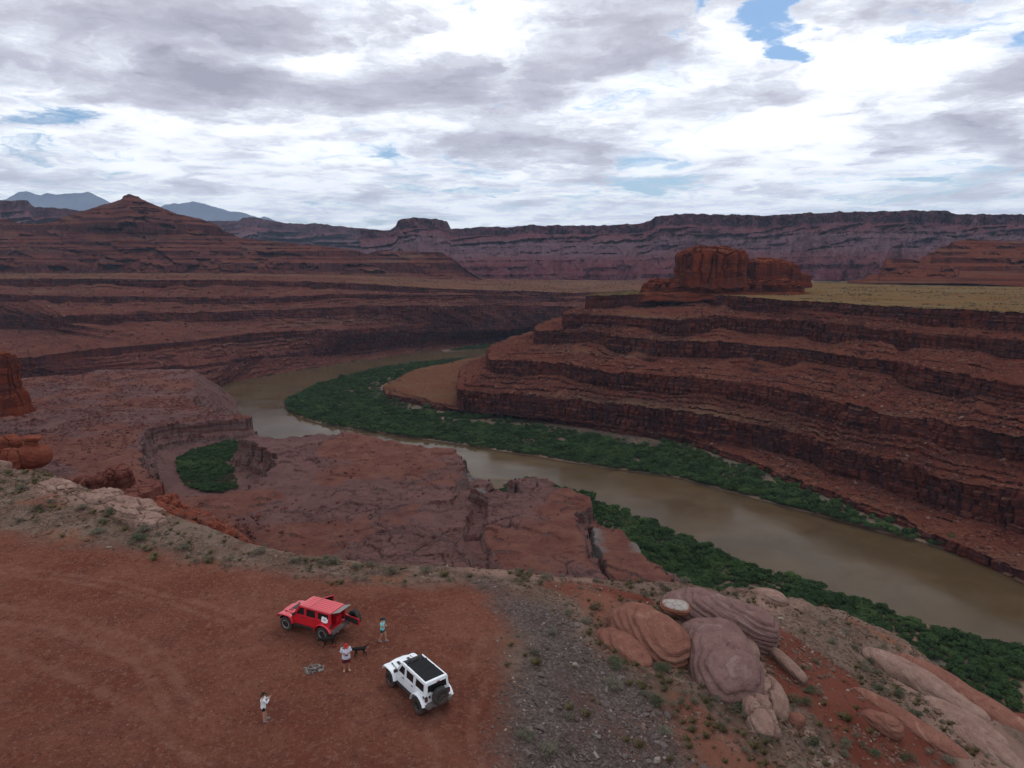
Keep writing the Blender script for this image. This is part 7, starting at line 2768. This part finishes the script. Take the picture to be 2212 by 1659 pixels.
# man in a printed shirt, head bent over the controller in his hands, facing the camera
pm_ = gpos(749, 1447)
J = dict(STAND)
J.update(hem=-.16, waist=(.02, 0, 1.10), head=(.075, 0, 1.57), nod=.75, short_len=.95, elb_l=(-.01, .29, 1.14), elb_r=(-.01, -.29, 1.14), wri_l=(.24, .075, 1.12), wri_r=(.24, -.075, 1.12))
J['back_l'], J['back_r'] = (.2, .9, .2), (.2, -.9, .2)
man, Mh_ = person(pm_, math.atan2(-pm_[1], -pm_[0]) + .05, J, M_skin_tan, M_aloha, M_maroon, M_leather, M_redcap, M_redcap, 'person in a red cap, white printed shirt and maroon shorts, looking down', 1.03, 1.32, .8, sandals=True)
bm = bmesh.new()
box(bm, (0, 0, 0), (.09, .17, .035))
bar(bm, (.04, .05, .01), (.10, .06, .06), .006)
bar(bm, (.04, -.05, .01), (.10, -.06, .06), .006)
ctrl = part('controller', bm, M_phone, None, False, .006)
ctrl.matrix_world = Matrix.Translation(pm_) @ Matrix.Rotation(man.rotation_euler.z, 4, 'Z') @ Matrix.Translation((.34, 0, 1.145))
tag(ctrl, 'small dark controller held in both hands of the person in the red cap', 'controller')

# woman in turquoise, walking to the right, looking at her phone
pt_ = gpos(827, 1385)
J = dict(STAND)
J.update(pelvis=(0, 0, .93), head=(.07, 0, 1.57), nod=.5, short_len=.5, hip_l=(0, .09, .88), hip_r=(0, -.09, .88), knee_l=(.16, .10, .49), knee_r=(-.02, -.10, .48), ank_l=(.15, .10, .085), ank_r=(-.22, -.10, .13),
         toe_l=(.29, .11, .03), toe_r=(-.09, -.11, .035), elb_l=(.04, .23, 1.15), elb_r=(.04, -.23, 1.15), wri_l=(.26, .06, 1.18), wri_r=(.27, -.05, 1.16), sho_l=(0, .165, 1.40), sho_r=(0, -.165, 1.40))
teal, Mh_ = person(pt_, -.25, J, M_skin, M_teal, M_navycl, M_shoe, M_hair_d, M_navycl, 'person in a turquoise shirt and dark shorts walking behind the open tailgate', .97, .84, .7, long_hair=True)
bm = bmesh.new()
box(bm, (0, 0, 0), (.012, .075, .15), (0, R(55), 0))
ph = part('phone', bm, M_phone, None, False, .004)
ph.matrix_world = Matrix.Translation(pt_) @ Matrix.Rotation(-.25, 4, 'Z') @ Matrix.Translation((.385, .0, 1.21))
tag(ph, 'phone in the hands of the person in the turquoise shirt', 'phone')

# woman in white with a ponytail, arms raised with a phone
pw_ = gpos(571, 1558)
J = dict(STAND)
J.update(head=(.04, 0, 1.57), nod=.1, short_len=.45, hip_l=(0, .09, .88), hip_r=(0, -.09, .88), knee_l=(.07, .12, .48), knee_r=(.0, -.11, .48), ank_l=(.10, .15, .085), ank_r=(-.02, -.13, .085),
         toe_l=(.235, .17, .03), toe_r=(.115, -.16, .03), elb_l=(.20, .17, 1.20), elb_r=(.18, -.19, 1.18), wri_l=(.36, .05, 1.38), wri_r=(.36, -.05, 1.36), sho_l=(0, .165, 1.40), sho_r=(0, -.165, 1.40))
hw_w = .42
white, Mh_ = person(pw_, hw_w, J, M_skin, M_whitecl, M_blackcl, M_shoe, M_hair_b, M_blackcl, 'person in a white long sleeved top, black shorts and black cap raising a phone', .98, .86, 1.7, long_hair=True)
bm = bmesh.new()
box(bm, (0, 0, 0), (.012, .15, .075), (0, R(-15), 0))
ph = part('phone', bm, M_phone, None, False, .004)
ph.matrix_world = Matrix.Translation(pw_) @ Matrix.Rotation(hw_w, 4, 'Z') @ Matrix.Translation((.47, 0, 1.47))
tag(ph, 'black phone held up by the person in the white top', 'phone')


# dogs
def dog(loc, hdg, label, S=1.0, head_low=.0, tail=(-.42, 0, .66), tail_tip=(-.58, .03, .74), step=.08):
    e = empty('dog', loc, hdg, S)
    tag(e, label, 'dog')
    c = Chain()
    lo = c.add((-.02, 0, .47), (.088, .100))
    ch_ = c.add((.17, 0, .465), (.105, .135), lo)
    sh = c.add((.29, 0, .50), (.085, .110), ch_)
    nk = c.add((.40, 0, .58 - head_low * .6), .072, sh)
    hd = c.add((.50, 0, .655 - head_low), (.070, .072), nk)
    mz = c.add((.585, 0, .635 - head_low * 1.12), .044, hd)
    c.add((.665, 0, .62 - head_low * 1.2), .030, mz)
    for s in (1, -1):
        er = c.add((.485, s * .055, .715 - head_low), .020, hd)
        c.add((.475, s * .085, .66 - head_low), .012, er)
    rm = c.add((-.22, 0, .49), (.085, .105), lo)
    ru = c.add((-.32, 0, .50), (.070, .085), rm)
    tl = c.add(tail, .024, ru)
    c.add(tail_tip, .030, tl)
    for k, s in enumerate((1, -1)):
        d = step * (1 if k == 0 else -1)
        a = c.add((.25, s * .085, .40), .052, ch_)
        a = c.add((.23 + d * .3, s * .09, .25), .032, a)
        a = c.add((.25 + d * .8, s * .09, .13), .024, a)
        a = c.add((.255 + d, s * .09, .03), .022, a)
        c.add((.30 + d, s * .09, .018), .020, a)
        a = c.add((-.25, s * .085, .40), .068, rm)
        a = c.add((-.19 - d * .4, s * .09, .28), .042, a)
        a = c.add((-.32 - d, s * .09, .17), .024, a)
        a = c.add((-.29 - d, s * .09, .03), .021, a)
        c.add((-.245 - d, s * .09, .018), .020, a)
    skin_mesh('body', c.V, c.E, [((q[0] * 1.22, q[1] * 1.22) if hasattr(q, '__len__') else q * 1.25) for q in c.Rd], M_fur, e, 1)
    for s in (1, -1):
        bm = bmesh.new()
        r_ = bmesh.ops.create_icosphere(bm, subdivisions=1, radius=.010)
        bmesh.ops.translate(bm, vec=(.545, s * .045, .675 - head_low), verts=r_['verts'])
        part('eye', bm, M_phone, e, True)
    return e


pd = gpos(778, 1416)
dog(pd, R(192), 'black dog walking beside the person in the red cap, tail curled up', 1.0, .16)
pd = gpos(711, 1395)
dog(pd, R(205), 'black dog sniffing at the rear wheel of the red vehicle', 1.08, .10, tail=(-.42, 0, .62), tail_tip=(-.58, .02, .72))
pr = gpos(723, 1397)
bm = bmesh.new()
lathe(bm, [(.0005, .0), (.09, .0), (.115, -.012), (.12, -.03), (.105, -.03), (.09, -.014), (.0005, -.012)], 20)
bmesh.ops.rotate(bm, cent=(0, 0, 0), matrix=Matrix.Rotation(R(55), 3, 'X'), verts=bm.verts)
o = part('toy_disc', bm, M_redtoy, None, True)
o.location = (pr[0], pr[1], pr[2] + .10)
tag(o, 'red toy disc on the dirt by the dog at the rear wheel', 'toy')

# heap of grey stones on the dirt
ps = gpos(678, 1447)
e = empty('stone_pile', ps)
tag(e, 'heap of pale grey stones on the dirt left of the person in the red cap', 'stone pile')
rp = random.Random(5)
fst = rock_set(M_firestone, 700, 5, .7)
for i in range(64):
    a_, q = rp.random() * 6.283, math.sqrt(rp.random())
    x, y = .62 * q * math.cos(a_), .46 * q * math.sin(a_)
    z = .30 * (1 - q) * rp.random() + .03
    s_ = (.06 + .07 * rp.random())
    o = bpy.data.objects.new('stone', fst[i % 5])
    o.location = (x, y, z)
    o.scale = (s_ * 1.2, s_, s_)
    o.rotation_euler = (rp.random(), rp.random(), rp.random() * 6)
    col.objects.link(o)
    o.parent = e
for i in range(14):
    a_, q = rp.random() * 6.283, .7 + .5 * rp.random()
    o = put('loose_stone', fst[i % 5], (ps[0] + q * math.cos(a_), ps[1] + .7 * q * math.sin(a_), ps[2] + .02), .04 + .04 * rp.random(), (0, 0, a_), 'grey stone strewn around the stone heap', 'stone', 'stones strewn around the heap')
